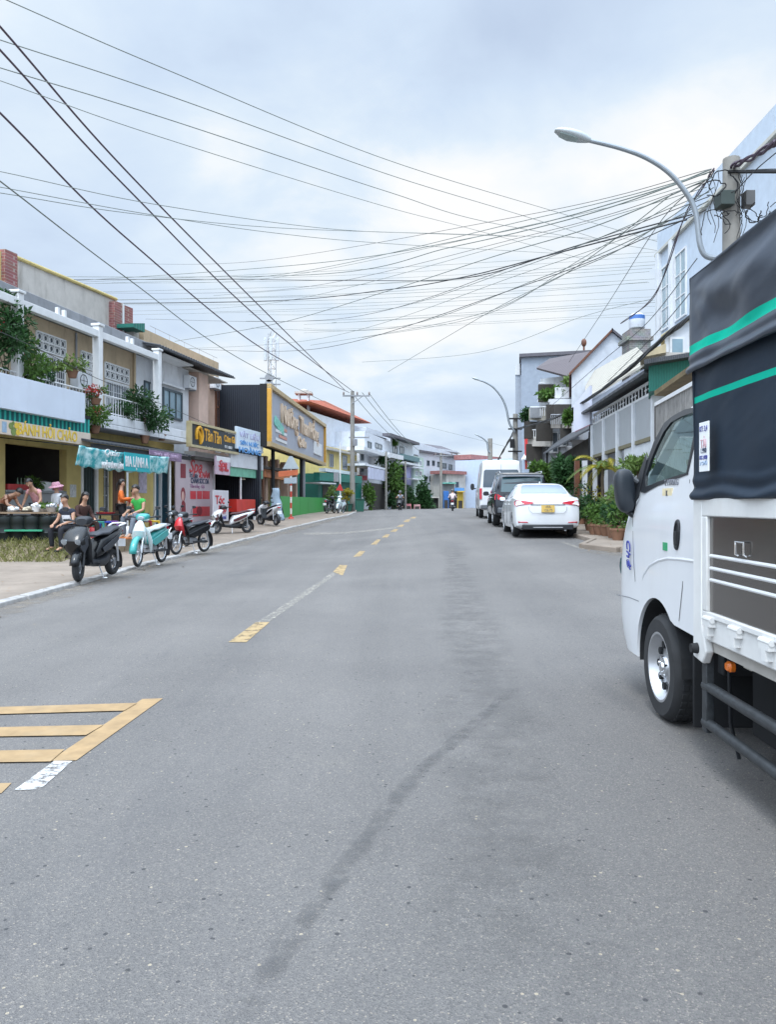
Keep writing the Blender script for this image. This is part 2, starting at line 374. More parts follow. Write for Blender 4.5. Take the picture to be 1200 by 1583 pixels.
def mth2(N, L, op, a, b):
    n = N.new('ShaderNodeMath'); n.operation = op
    for i, x in enumerate((a, b)):
        if isinstance(x, (int, float)): n.inputs[i].default_value = x
        else: L.new(x, n.inputs[i])
    return n.outputs[0]
MA = roadmat()
m_earth = mat('dry_earth', (.19, .15, .10), .95, var=.35, scale=.6, bump=.4, bscale=8)
m_pave = mat('dusty_concrete', (.235, .192, .155), .92, var=.22, scale=.9, bump=.25, bscale=25, dirt=.7, dirtcol=(.15, .115, .085))
m_kerb = mat('kerb_stone', (.33, .32, .31), .85, var=.25, scale=6, dirt=.4)
m_yel = mat('yellow_road_paint', (.315, .21, .105), .75, var=.2, scale=9, dirt=.35, dirtcol=(.3, .25, .17))
def wornmat(name, col, lo, hi, sc_=14):
    m = mat(name, col, .8, var=.2, scale=9); nt = m.node_tree; N = nt.nodes; L = nt.links; b = N['Principled BSDF']
    t = N.new('ShaderNodeBsdfTransparent'); mx = N.new('ShaderNodeMixShader'); n = N.new('ShaderNodeTexNoise'); n.inputs['Scale'].default_value = sc_; n.inputs['Detail'].default_value = 8; n.inputs['Roughness'].default_value = .75
    tc = N.new('ShaderNodeTexCoord'); L.new(tc.outputs['Object'], n.inputs['Vector']); mr = N.new('ShaderNodeMapRange'); mr.inputs['From Min'].default_value = lo; mr.inputs['From Max'].default_value = hi; L.new(n.outputs['Fac'], mr.inputs['Value'])
    L.new(mr.outputs[0], mx.inputs[0]); L.new(t.outputs[0], mx.inputs[1]); L.new(b.outputs[0], mx.inputs[2]); L.new(mx.outputs[0], N['Material Output'].inputs['Surface']); return m
m_worn = wornmat('worn_white_paint', (.55, .54, .53), .40, .56)
m_worny = wornmat('worn_yellow_paint', (.34, .245, .125), .34, .50, 10)
m_faint = wornmat('faint_line_paint', (.40, .37, .32), .44, .66)
ysr = fr(-8, 64, .5)+fr(66, 160, 4)
sheet('road', fr(-26, 26, .5), ysr, gz, MA)
sheet('ground', [-900, -300, -100, -45]+fr(-30, 40, 5)+[60, 120, 300, 900], [-60, -20]+fr(-8, 110, 2)+[130, 200, 400, 900, 2400], lambda x, y: gz(x, y)-.35, m_earth)
# kerb lines traced on the ground
KL = [G(-330, 1030), G(-140, 978)]+[G(*q) for q in ((0, 939), (60, 923), (130, 903), (200, 882), (265, 865), (330, 848), (385, 834), (440, 820), (490, 808), (540, 797.5))]
KL = [V((-4.7, -8, 0)), V((-4.8, 2, 0))]+KL+[V((-2.2, 60, 0)), V((.2, 90, 0)), V((2.5, 150, 0))]
KL = sorted(KL, key=lambda v: v.y)
def interp(pl, y):
    if y <= pl[0].y: return pl[0].x
    for a, b in zip(pl, pl[1:]):
        if a.y <= y <= b.y: return a.x+(b.x-a.x)*(y-a.y)/max(1e-6, b.y-a.y)
    return pl[-1].x
def smline(pl, y): return (interp(pl, y-1)+interp(pl, y)*2+interp(pl, y+1))/4
ysk = fr(-8, 64, .5)+fr(66, 150, 3)
mb = MB(); ts = [0, .25, .5, 1, 2, 3.5, 6, 9, 14, 20]; nt_ = len(ts)
vsx = []
for y in ysk:
    k = smline(KL, y)
    for t in ts: vsx.append(V((k-.14-t, y, gz(k-.14-t, y)+.055+.012*math.sin(y*3.1+t*2)*(t > 0))))
mb.add(vsx, [(j*nt_+i+1, j*nt_+i, (j+1)*nt_+i, (j+1)*nt_+i+1) for j in range(len(ysk)-1) for i in range(nt_-1)])
struct(build(mb, 'left_pavement', m_pave, recalc=False, smooth=60))
mb = MB(); rk = random.Random(3)
y = -7.5
while y < 60:
    ln = .62; a = smline(KL, y); b = smline(KL, y+ln); h = .05+rk.uniform(-.012, .012); j = rk.uniform(-.012, .012)
    mb.hexa([(a-.15+j, y, gz(a, y)-.05), (a+j, y, gz(a, y)-.05), (b+j, y+ln, gz(b, y+ln)-.05), (b-.15+j, y+ln, gz(b, y+ln)-.05), (a-.15+j, y, gz(a, y)+h+.012), (a-.015+j, y, gz(a, y)+h), (b-.015+j, y+ln, gz(b, y+ln)+h), (b-.15+j, y+ln, gz(b, y+ln)+h+.012)])
    y += ln+.03
struct(build(mb, 'left_kerb', m_kerb, smooth=0, bevel=.012))
# right pavement: corner in front of the parked cars
cpts = [G(1500, 905), G(1200, 872), G(1080, 862), G(960, 853.5), G(905, 847.5)]
KR = [V((5.05, 18.6, 0)), V((5.2, 24, 0)), V((5.9, 34, 0)), V((7.0, 45, 0)), V((8.6, 62, 0)), V((12, 100, 0)), V((15, 150, 0))]
RB = sorted([V((p.x, p.y, 0)) for p in cpts]+KR, key=lambda v: v.y)
mb2 = MB(); ysx = fr(RB[0].y, 64, .4)+fr(66, 150, 4); tr = [0, .3, .8, 1.6, 3, 5, 8, 12, 18]; vv = []
for yy in ysx:
    x0 = interp(RB, yy)
    for t in tr: vv.append(V((x0+.02+t, yy, gz(x0+t, yy)+.10)))
n_ = len(tr)
mb2.add(vv, [(j*n_+i, j*n_+i+1, (j+1)*n_+i+1, (j+1)*n_+i) for j in range(len(ysx)-1) for i in range(n_-1)])
struct(build(mb2, 'right_pavement', m_pave, recalc=False, smooth=60))
mb = MB(); pts = [V((p.x, p.y, 0)) for p in cpts]+[p for p in KR if p.y < 70]
for a, b in zip(pts, pts[1:]):
    k = max(1, int((b-a).length/.8))
    for i in range(k):
        p = a.lerp(b, i/k); q = a.lerp(b, (i+.97)/k); d = (q-p).normalized(); nn = V((d.y, -d.x, 0))
        mb.hexa([(p+nn*.0)+V((0, 0, gz(p.x, p.y)-.05)), (p-nn*.14)+V((0, 0, gz(p.x, p.y)-.05)), (q-nn*.14)+V((0, 0, gz(q.x, q.y)-.05)), q+V((0, 0, gz(q.x, q.y)-.05)),
                 p+V((0, 0, gz(p.x, p.y)+.115)), (p-nn*.14)+V((0, 0, gz(p.x, p.y)+.105)), (q-nn*.14)+V((0, 0, gz(q.x, q.y)+.105)), q+V((0, 0, gz(q.x, q.y)+.115))])
struct(build(mb, 'right_kerb', m_pave, smooth=0, bevel=.02))
# painted markings
def strip(name, pix, m, dz=.004, nsub=10):
    # pix: quad of pixel corners (a,b on one side; d,c on the other)
    a, b, c, d = [G(*q) for q in pix]; mb = MB(); pts = []
    for i in range(nsub+1):
        t = i/nsub
        for p, q in ((a, b), (d, c)):
            r = p.lerp(q, t); pts.append(V((r.x, r.y, gz(r.x, r.y)+dz)))
    mb.add(pts, [(2*i, 2*i+1, 2*i+3, 2*i+2) for i in range(nsub)])
    return struct(build(mb, name, m, recalc=False, smooth=60))
strip('yellow_marking', [(76, 1177), (220, 1081), (252, 1080), (118, 1176)], m_yel)
strip('yellow_marking', [(-60, 1096), (212, 1088), (192, 1100), (-60, 1107)], m_yel, .008)
strip('yellow_marking', [(-60, 1127), (160, 1122), (133, 1138), (-60, 1141)], m_yel, .008)
strip('yellow_marking', [(-60, 1163), (100, 1160), (78, 1179), (-60, 1181)], m_yel, .008)
strip('yellow_marking', [(-40, 1227), (-20, 1212), (18, 1211), (2, 1227)], m_yel)
strip('white_marking', [(22, 1222), (84, 1177), (112, 1177), (62, 1221)], m_worn)
strip('yellow_marking', [(353, 993), (396, 962), (417, 962), (381, 993)], m_worny)
strip('yellow_marking', [(515, 884), (526, 873), (537, 874), (530, 890)], m_worny)
strip('white_marking', [(398, 962), (515, 884), (520, 888), (417, 961)], m_faint, .004, 24)
strip('yellow_marking', [(546, 861), (556, 852), (565, 852), (558, 860)], m_worny)
for a in ((573, 842, 583, 834), (590, 831, 597, 826), (603, 822, 610, 818), (613, 814.5, 620, 811), (623, 807, 629, 803), (633, 801.5, 638, 799)):
    strip('yellow_marking', [(a[0], a[1]), (a[2], a[3]), (a[2]+6, a[3]), (a[0]+9, a[1])], m_worny, .004, 3)
strip('white_marking', [(866, 838), (900, 850), (906, 849), (873, 838)], m_faint)
strip('white_marking', [(470, 824), (612, 815), (612, 817), (470, 827)], m_faint, .004, 12)

def fademat(m):
    nt = m.node_tree; N = nt.nodes; L = nt.links; at = N.new('ShaderNodeAttribute'); at.attribute_name = 'wear'
    mx = [n for n in N if n.type == 'MIX_SHADER'][0]; old = mx.inputs[0].links[0].from_socket; mu = N.new('ShaderNodeMath'); mu.operation = 'MULTIPLY'; L.new(old, mu.inputs[0]); L.new(at.outputs['Fac'], mu.inputs[1]); L.new(mu.outputs[0], mx.inputs[0]); return m
def path_strip(name, pix, w, m, dz=.004, n=40):
    q = [G(*p) for p in pix]; L_ = []; mb = MB(); vs_ = []; fd = []; rr = random.Random(len(pix)+n); cols = (-1, -.5, 0, .5, 1)
    for i in range(n+1):
        f = i/n*(len(q)-1); k = min(int(f), len(q)-2); L_.append(q[k].lerp(q[k+1], f-k))
    for i, p in enumerate(L_):
        d = (L_[min(i+1, n)]-L_[max(i-1, 0)]); d.z = 0; d.normalize(); nn = V((d.y, -d.x, 0)); a = w*(1+.3*math.sin(i*.9)*math.sin(i*.37)); e = min(1, i/4, (n-i)/4)
        for s_, g_ in zip(cols, (0, .75, 1, .75, 0)): r = p+nn*a*s_; vs_.append(V((r.x, r.y, gz(r.x, r.y)+dz))); fd.append(g_*e)
    mb.add(vs_, [(i*5+j, i*5+j+1, (i+1)*5+j+1, (i+1)*5+j) for i in range(n) for j in range(4)]); o = build(mb, name, m, recalc=False, smooth=60)
    o.data.attributes.new('wear', 'FLOAT', 'POINT').data.foreach_set('value', fd); return struct(o)
m_seam = fademat(wornmat('dark_seam', (.115, .113, .114), .40, .80, 7)); m_trk = fademat(wornmat('faint_tyre_track', (.136, .131, .128), .42, 1.0, 3)); m_dust = fademat(wornmat('road_dust', (.24, .205, .165), .42, .66, 4.5))
path_strip('road_seam', [(800, 1060), (720, 1130), (640, 1200), (570, 1290), (500, 1385), (430, 1480), (350, 1600)], .05, m_seam, n=60)
path_strip('road_stain', [(700, 840), (735, 1000), (770, 1200), (830, 1600)], .35, m_trk, .005)
path_strip('gutter_dust', [(-100, 972), (0, 941), (130, 905), (265, 867), (385, 836), (490, 810), (545, 797)], .42, m_dust, .0045, 90)
path_strip('gutter_dust', [(1180, 876), (1080, 866), (960, 857), (905, 852)], .4, m_dust, .0045, 40)
rl = random.Random(9); mb = MB()
for _ in range(420):
    if rl.random() < .75: y = rl.uniform(6, 40); x = smline(KL, y)+rl.gauss(-.5, .7); z = gz(x, y)+(.012 if x > smline(KL, y) else .085)
    else: y = rl.uniform(15, 26); x = interp(RB, y)+rl.gauss(.4, .6); z = gz(x, y)+(.012 if x < interp(RB, y) else .125)
    a = rl.uniform(0, 6.28); s_ = rl.uniform(.015, .045); d = V((math.cos(a), math.sin(a), rl.uniform(-.1, .3)))*s_; e = V((-math.sin(a), math.cos(a), 0))*s_*.5; p = V((x, y, z)); mb.add([p-d, p+e, p+d, p-e], [(0, 1, 2, 3)])
o = build(mb, 'fallen_leaves', leafmat('dry_leaf', (.22, .14, .07), .6), None, recalc=False, smooth=0); o['kind'] = 'stuff'
from mathutils import noise as mn
# ================================================================ shared vehicle materials
m_tyre = mat('tyre_rubber', (.022, .023, .025), .85, var=.25, scale=8)
m_blk = mat('black_plastic', (.014, .016, .02), .42, var=.2, scale=6)
m_dark = mat('matt_black', (.012, .013, .015), .8, var=.2)
m_steel = mat('painted_steel', (.50, .51, .53), .32, .75, var=.12, scale=10)
m_chrome = mat('chrome', (.75, .76, .78), .12, 1.0, var=.05)
m_white = mat('white_paint', (.69, .705, .73), .28, var=.04, scale=2, coat=.6, dirt=.16, dirtcol=(.45, .42, .38))
m_whitem = mat('white_enamel', (.66, .66, .65), .45, var=.1, scale=4, dirt=.3, dirtcol=(.35, .30, .24))
m_ltint = mat('tail_lamp_red', (.50, .02, .04), .15, var=.15, scale=20, coat=.8)
m_amber = mat('amber_lens', (.75, .17, .015), .2, var=.1, scale=20, coat=.5)
m_glassd = glassmat('tinted_glass', (.62, .78, .80), .42, .55)
m_glasst = glassmat('aqua_glass', (.80, .96, .95), .38, .85)
m_sticker = mat('white_sticker', (.78, .80, .82), .5, var=.05)
m_ink = mat('dark_ink', (.03, .045, .09), .6, var=0)
m_blueink = mat('blue_ink', (.05, .06, .28), .6, var=0)
m_seat = mat('seat_cloth', (.05, .05, .055), .9, var=.2)
def boolean(o, cutters, op='DIFFERENCE'):
    for c in cutters:
        md = o.modifiers.new('cut', 'BOOLEAN'); md.operation = op; md.object = c; md.solver = 'EXACT'
    bpy.context.view_layer.update()
    me = bpy.data.meshes.new_from_object(o.evaluated_get(bpy.context.evaluated_depsgraph_get()))
    o.modifiers.clear(); old = o.data; nm = old.name; o.data = me; bpy.data.meshes.remove(old); me.name = nm
    for c in cutters: d = c.data; bpy.data.objects.remove(c); bpy.data.meshes.remove(d)
    me.polygons.foreach_set('use_smooth', [True]*len(me.polygons)); me.set_sharp_from_angle(angle=R(32))
def cutter(mb): return build(mb, 'cutter', m_dark, None, smooth=0)
def wheel(mbT, mbR, c, r, wd, side, rr=.6, holes=8, rimmat=None):
    # axis along x; side = -1 outer face towards -x
    c = V(c); T = Matrix.Translation(c) @ Matrix.Rotation(R(90)*side, 4, 'Y'); h = wd/2
    mbT.lathe([(r*rr, -h), (r*.90, -h), (r*.97, -h*.8), (r, -h*.45), (r, h*.45), (r*.97, h*.8), (r*.90, h), (r*rr*1.04, h*1.0), (r*rr, h*.86)], T, 36, False)
    for k in range(36):   # tread blocks
        a = 2*PI*k/36; Tk = T @ Matrix.Rotation(a, 4, 'Z'); 
        for zz_ in (-.42, 0, .42): mbT.box(r*.985, r*1.012, -r*.05, r*.05, h*(zz_-.15), h*(zz_+.15), Tk)
    mbR.lathe([(r*rr*1.02, -h*.5), (r*rr*1.02, h*.84), (r*rr*1.06, h*.98), (r*rr*.97, h*.98), (r*rr*.90, h*.62), (r*rr*.80, h*.30), (r*rr*.52, h*.42), (r*rr*.34, h*.58), (r*rr*.30, h*.74), (r*rr*.08, h*.78)], T, 32)
# ================================================================ delivery truck
TX, TY, TH = 2.48, 4.72, -R(1.6)
def tl(px, py, w):
    k = (px-600)/FL; Y = (TX-w-.028*TY)/(k-.028); return (Y-TY, Z(py, Y))
tr = thing('cargo_truck', 'white cab cargo truck with dark canvas covered bed at the right edge', 'truck')
def hw(z): return .82-.17*max(0, z-1.22)-.25*max(0, z-1.80)-.05*max(0, .5-z)
def ring(z, a1, inset=0, ab=-.66, nc=7):
    w = hw(z)-inset; pts = []; cl = .45; dp = .20; a1 = a1-inset
    for i in range(nc+1): t = i/nc; pts.append((-(w-dp*t*t), a1-cl+cl*math.sin(t*PI/2)**.9 if t < 1 else a1))
    right = [(-x, y) for x, y in reversed(pts)]
    rr = .05; back = [(w, ab+inset+rr), (w-rr, ab+inset), (-(w-rr), ab+inset), (-w, ab+inset+rr)]
    return [V((x, y, z)) for x, y in pts+right+back]
prof = [(.30, .98), (.40, 1.05), (.52, 1.09), (.70, 1.10), (.90, 1.09), (1.05, 1.05), (1.16, .98), (1.24, .92), (1.34, .80), (1.46, .655), (1.58, .51), (1.70, .365), (1.79, .26), (1.86, .17), (1.92, .06), (1.965, -.07), (1.985, -.22)]
def loft_rings(mb, rings):
    n = len(rings[0]); mb.add([v for r_ in rings for v in r_], [(i*n+k, i*n+(k+1) % n, (i+1)*n+(k+1) % n, (i+1)*n+k) for i in range(len(rings)-1) for k in range(n)]+[tuple(range(n-1, -1, -1)), tuple((len(rings)-1)*n+k for k in range(n))])
mb = MB(); loft_rings(mb, [ring(z, a) for z, a in prof])
cab = build(mb, 'cab', m_white, tr)
ci = MB(); loft_rings(ci, [ring(z, a, .045) for z, a in [(.72, 1.0)]+prof[4:14]]); ci = cutter(ci)
win_px = [(1000, 752), (1007, 750), (1022, 744), (1040, 738), (1066, 730.5), (1071, 729), (1071.5, 680), (1071, 638), (1055, 644), (1040, 652.5), (1029, 667), (1019, 687), (1009, 711), (1001, 735)]
win = []
for px, py in win_px:
    zc = 1.5
    for _ in range(6): a, zc = tl(px, py, hw(zc))
    win.append((a, zc))
win[5] = (-.37, win[5][1]); win[6] = (-.385, win[6][1]); win[7] = (-.37, win[7][1])
cw = cutter(MB().prism([V((-1.2, a, z)) for a, z in win], (2.4, 0, 0)))
cs = cutter(MB().prism([V((x, .1, z)) for x, z in ((-.70, 1.29), (.70, 1.29), (.615, 1.76), (-.615, 1.76))], (0, 1.4, 0)))
arch = [cutter(MB().cyl((sx_*.45, .03, .335), (sx_*1.2, .03, .335), .405, n=40)) for sx_ in (-1, 1)]
low = []
for sx_ in (-1, 1):
    low.append(cutter(MB().prism([V((sx_*1.2, -.02, .0)), V((sx_*1.2, -1.0, .0)), V((sx_*1.2, -1.0, .60)), V((sx_*1.2, -.30, .625)), V((sx_*1.2, -.02, .70))], (-sx_*.8, 0, 0))))
boolean(cab, [ci, cw, cs]+arch+low)
b = cab.modifiers.new('bevel', 'BEVEL'); b.width = .008; b.segments = 2; b.limit_method = 'ANGLE'; b.angle_limit = R(40)
def side(a, z, dx=0.0, s=-1): return V((s*(hw(z)+dx), a, z))
def cenr(pts): return (sum(p[0] for p in pts)/len(pts), sum(p[1] for p in pts)/len(pts))
wc = cenr(win)
for s in (-1, 1):
    # glass pane and black surround
    build(MB().poly([side(a, z, -.012, s) for a, z in win]), 'side_window', m_glasst, tr, smooth=0, recalc=False)
    mb = MB(); n = len(win); inn = win; outr = []
    for a, z in win:
        v = V((a-wc[0], z-wc[1])); L_ = v.length; f = .030 if z < 1.62 and a < .3 else .045
        if a > .12: f = .085
        v = v*(1+f/L_); outr.append((wc[0]+v.x, wc[1]+v.y))
    vs_ = [side(a, z, .004, s) for a, z in outr]+[side(a, z, .004, s) for a, z in inn]+[side(a, z, -.014, s) for a, z in inn]
    mb.add(vs_, [(i, (i+1) % n, n+(i+1) % n, n+i) for i in range(n)]+[(n+i, n+(i+1) % n, 2*n+(i+1) % n, 2*n+i) for i in range(n)])
    build(mb, 'window_seal', m_blk, tr, smooth=0)
    # door handle: black oval cup
    mb = MB(); c = side(*tl(1050, 827, .82), .0, s)
    mb.loft([(c+V((s*d, 0, 0)), V((0, .043*f, 0)), V((0, -.01*f, .088*f))) for d, f in ((-.01, 1.0), (.006, 1.0), (.011, .93), (.012, .78), (.004, .7))], 24, 2.2)
    dh = build(mb, 'door_handle', m_blk, tr)
    mb = MB(); mb.box(c.x-.004+s*.010, c.x+.004+s*.010, c.y-.02, c.y+.02, c.z-.06, c.z+.02); build(mb, 'handle_lever', m_dark, dh, bevel=.003)
    # door shut lines
    def groove(pts, wdt=.006):
        mb = MB()
        for p, q in zip(pts, pts[1:]):
            d = V((q[0]-p[0], q[1]-p[1])); nn = V((-d.y, d.x)).normalized()*wdt/2
            mb.add([side(p[0]+nn.x, p[1]+nn.y, .0022, s), side(q[0]+nn.x, q[1]+nn.y, .0022, s), side(q[0]-nn.x, q[1]-nn.y, .0022, s), side(p[0]-nn.x, p[1]-nn.y, .0022, s)], [(0, 1, 2, 3)])
        return mb
    g1 = groove([(.50, 1.36), (.53, 1.24), (.50, .95), (.46, .80)], .007); g2 = groove([(-.44, 1.46), (-.44, .86), (-.40, .72), (-.385, .66)], .007)
    build(g1, 'front_door_gap', m_dark, tr, smooth=0); build(g2, 'rear_door_gap', m_dark, tr, smooth=0)
    # pressed body crease above the wheel arch
    mb = MB(); cr_ = [tl(x, y, .82) for x, y in ((993, 905), (997, 889), (1006, 875), (1020, 867), (1035, 863.5), (1055, 865), (1080, 868.5))]
    mb.tube([side(a, z, -.007, s) for a, z in cr_], [.004]+[.0125]*5+[.012], 8); build(mb, 'body_crease', m_white, tr)
    # front side repeater groove / bumper line
    g = groove([tl(960.5, 920, .80), tl(975, 924, .82), tl(990, 930, .82)], .006); build(g, 'bumper_gap', mat('grey_seam', (.22, .23, .25), .7, var=0), tr, smooth=0)
    # arch lip (dark inner liner)
    mb = MB(); ap = [(.03+.40*math.cos(t), .335+.40*math.sin(t)) for t in [R(-8+8.6*i) for i in range(23)]]
    for i in range(22):
        p, q = ap[i], ap[i+1]; mb.add([V((s*.80, *p)), V((s*.80, *q)), V((s*.46, *q)), V((s*.46, *p))], [(0, 1, 2, 3)])
    build(mb, 'arch_liner', m_dark, tr)
    # mirror
    mb = MB(); mz = 1.415; my = .58; mx = s*.862
    mb.loft([(V((mx, my+d, mz+o)), V((.068*f, 0, 0)), V((.012*s, 0, .152*f))) for d, f, o in ((.075, .35, 0), (.06, .72, 0), (.03, .93, 0), (-.01, 1, 0), (-.045, .99, 0), (-.06, .93, 0), (-.072, .75, 0), (-.078, .4, 0))], 20, 2.9)
    mh = build(mb, 'side_mirror', mat('mirror_shell', (.018, .024, .032), .38, var=.15, scale=5), tr)
    mb = MB(); mb.tube([(mx*.98, my, mz-.13), (s*.80, my-.02, mz-.17), (s*.775, my-.04, mz-.12)], [.028, .03, .04], 10); build(mb, 'mirror_arm', m_blk, mh); mb = MB(); mb.tube([(mx*.97, my, mz+.10), (s*.78, my-.08, mz+.05)], .022, 10); build(mb, 'mirror_arm', m_blk, mh)
    # quarter sail between mirror and window
    mb = MB(); mb.prism([side(a, z, .001, s) for a, z in ((.455, 1.365), (.60, 1.29), (.565, 1.47), (.44, 1.66), (.40, 1.62))], (s*.012, 0, 0)); build(mb, 'mirror_sail', m_blk, tr, bevel=.004)
    # front wheel
    wt, wr = MB(), MB(); wheel(wt, wr, (s*.715, 0, .322), .322, .20, -1 if s < 0 else 1, .64)
    fw = build(wt, 'front_wheel', m_tyre, tr); rim = build(wr, 'rim', m_steel, fw)
    for k in range(10):
        mb = MB(); a = 2*PI*k/10; mb.cyl((s*.752, .135*math.cos(a), .322+.135*math.sin(a)), (s*.772, .135*math.cos(a), .322+.135*math.sin(a)), .023, n=10); build(mb, 'rim_hole', m_dark, fw)
    mb = MB()
    for k in range(5):
        a = 2*PI*k/5+.3; mb.cyl((s*.77, .058*math.cos(a), .322+.058*math.sin(a)), (s*.797, .058*math.cos(a), .322+.058*math.sin(a)), .0095, n=6)
    mb.lathe([(.036, 0), (.034, .03), (.028, .042), (.005, .045)], Matrix.Translation((s*.76, 0, .322)) @ Matrix.Rotation(R(90)*s, 4, 'Y'), 16); build(mb, 'wheel_nuts', m_chrome, fw)
    # mud flap behind front wheel
    mb = MB(); mb.box(min(s*.50, s*.82), max(s*.50, s*.82), -.60, -.585, .12, .62); build(mb, 'mud_flap', m_dark, tr, bevel=.02)
    # rear twin wheels
    wt, wr = MB(), MB(); wheel(wt, wr, (s*.74, -2.35, .30), .30, .17, s, .6); wheel(wt, wr, (s*.54, -2.35, .30), .30, .17, s, .6)
    rw = build(wt, 'rear_wheel', m_tyre, tr); build(wr, 'rim', m_steel, rw)
    # headlight on the front corner
    mb = MB(); mb.loft([(V((s*.60, 1.02+d, .86)), V((.16*f, -.06*s*0, 0)), V((0, 0, .10*f))) for d, f in ((0, 1), (.06, 1), (.075, .8))], 16, 3.2); build(mb, 'headlight', m_glassd, tr)
# windscreen
build(MB().poly([V((x, a, z)) for x, a, z in ((-.70, .80, 1.30), (.70, .80, 1.30), (.61, .28, 1.755), (-.61, .28, 1.755))]), 'windscreen', m_glasst, tr, smooth=0, recalc=False)
mb = MB(); mb.box(-.6, .6, -.42, -.05, .74, .98); mb.box(-.62, -.08, -.48, -.36, .98, 1.52); mb.box(.02, .62, -.48, -.36, .98, 1.52); mb.box(-.48, -.22, -.47, -.38, 1.54, 1.70); mb.box(.20, .46, -.47, -.38, 1.54, 1.70); build(mb, 'seats', m_seat, tr, bevel=.04)
mb = MB(); mb.box(-.76, .76, .42, .86, .9, 1.22); build(mb, 'dashboard', m_blk, tr, bevel=.04)
mb = MB(); mb.tube([(-.36+.18*math.cos(t), .30+.06*math.sin(t), 1.22+.17*math.sin(t)) for t in [2*PI*i/20 for i in range(20)]], .014, 8, True); mb.tube([(-.36, .3, 1.22), (-.36, .5, 1.1)], .025); mb.tube([(-.53, .30, 1.22), (-.19, .30, 1.22)], .012); build(mb, 'steering_wheel', m_blk, tr)
# door writing
lx = (0, -1, 0); up_ = (0, 0, 1)
def on_side(px, py, w, dx): a, z = tl(px, py, w); return (-(w+dx), a, z)
text('T:1990KG', .052, mat('grey_ink', (.22, .23, .26), .6, var=0), tr, on_side(1041, 746, .782, .004), lx, up_, .002, 'load_lettering', width=.24)
pl = on_side(1037, 763, .78, .012); mb = MB(); mb.box(pl[0]-.002, pl[0]+.006, pl[1]-.085, pl[1]+.085, pl[2]-.032, pl[2]+.032); dc = build(mb, 'yellow_decal', mat('cream_decal', (.72, .62, .40), .5, var=.15, scale=20), tr)
text('K', .05, m_ink, dc, (pl[0]-.004, pl[1], pl[2]), lx, up_, .001, 'decal_letter')
pl = on_side(1031, 845, .82, .002); mb = MB(); mb.box(pl[0]-.002, pl[0]+.004, pl[1]-.038, pl[1]+.038, pl[2]-.024, pl[2]+.024); build(mb, 'green_decal', mat('green_decal', (.03, .30, .13), .5, var=.3, scale=40), tr)
pl = on_side(979, 858, .812, .006); text('Chở ', .075, m_blueink, tr, (pl[0]-.02, pl[1], pl[2]), (-.0, -.05, -1), (.16, -.97, 0), .004, 'front_lettering', width=.20, shear=.3)
# ---- cargo bed
CW = .89; C0, C1 = -.82, -4.25
mb = MB(); mb.box(-.36, -.26, -4.0, .5, .40, .58); mb.box(.26, .36, -4.0, .5, .40, .58); mb.box(-.7, .7, -.7, -.62, .42, .56); mb.box(-.06, .06, -2.4, -.3, .33, .45); mb.box(.1, .6, -1.5, -.9, .24, .52); mb.box(-.66, -.30, -1.95, -1.22, .16, .575); mb.box(-.56, -.30, -1.15, -.72, .12, .57); mb.cyl((-.6, -2.35, .30), (.6, -2.35, .30), .07); build(mb, 'chassis_and_dark_fill', m_dark, tr, bevel=.008)  # includes added black boxes that shut out light under the bed
mb = MB(); mb.tube([(-.70, -.78, .62), (-.71, -.80, .45), (-.70, -.79, .2), (-.66, -.80, .02)], .010, 8); build(mb, 'drain_hose', m_blk, tr)
mb = MB(); mb.box(-CW, CW, C1, C0, .655, .79); build(mb, 'floor_rail', m_whitem, tr, bevel=.008)
mb = MB()
for i in range(9): mb.box(-.84, .84, C1+.1+i*.4, C1+.18+i*.4, .585, .652)
mb.box(-.86, -.80, C1, C0-.14, .60, .652); mb.box(.80, .86, C1, C0-.14, .60, .652); build(mb, 'cross_members', mat('grimy_white', (.38, .36, .33), .6, var=.3), tr, smooth=0)
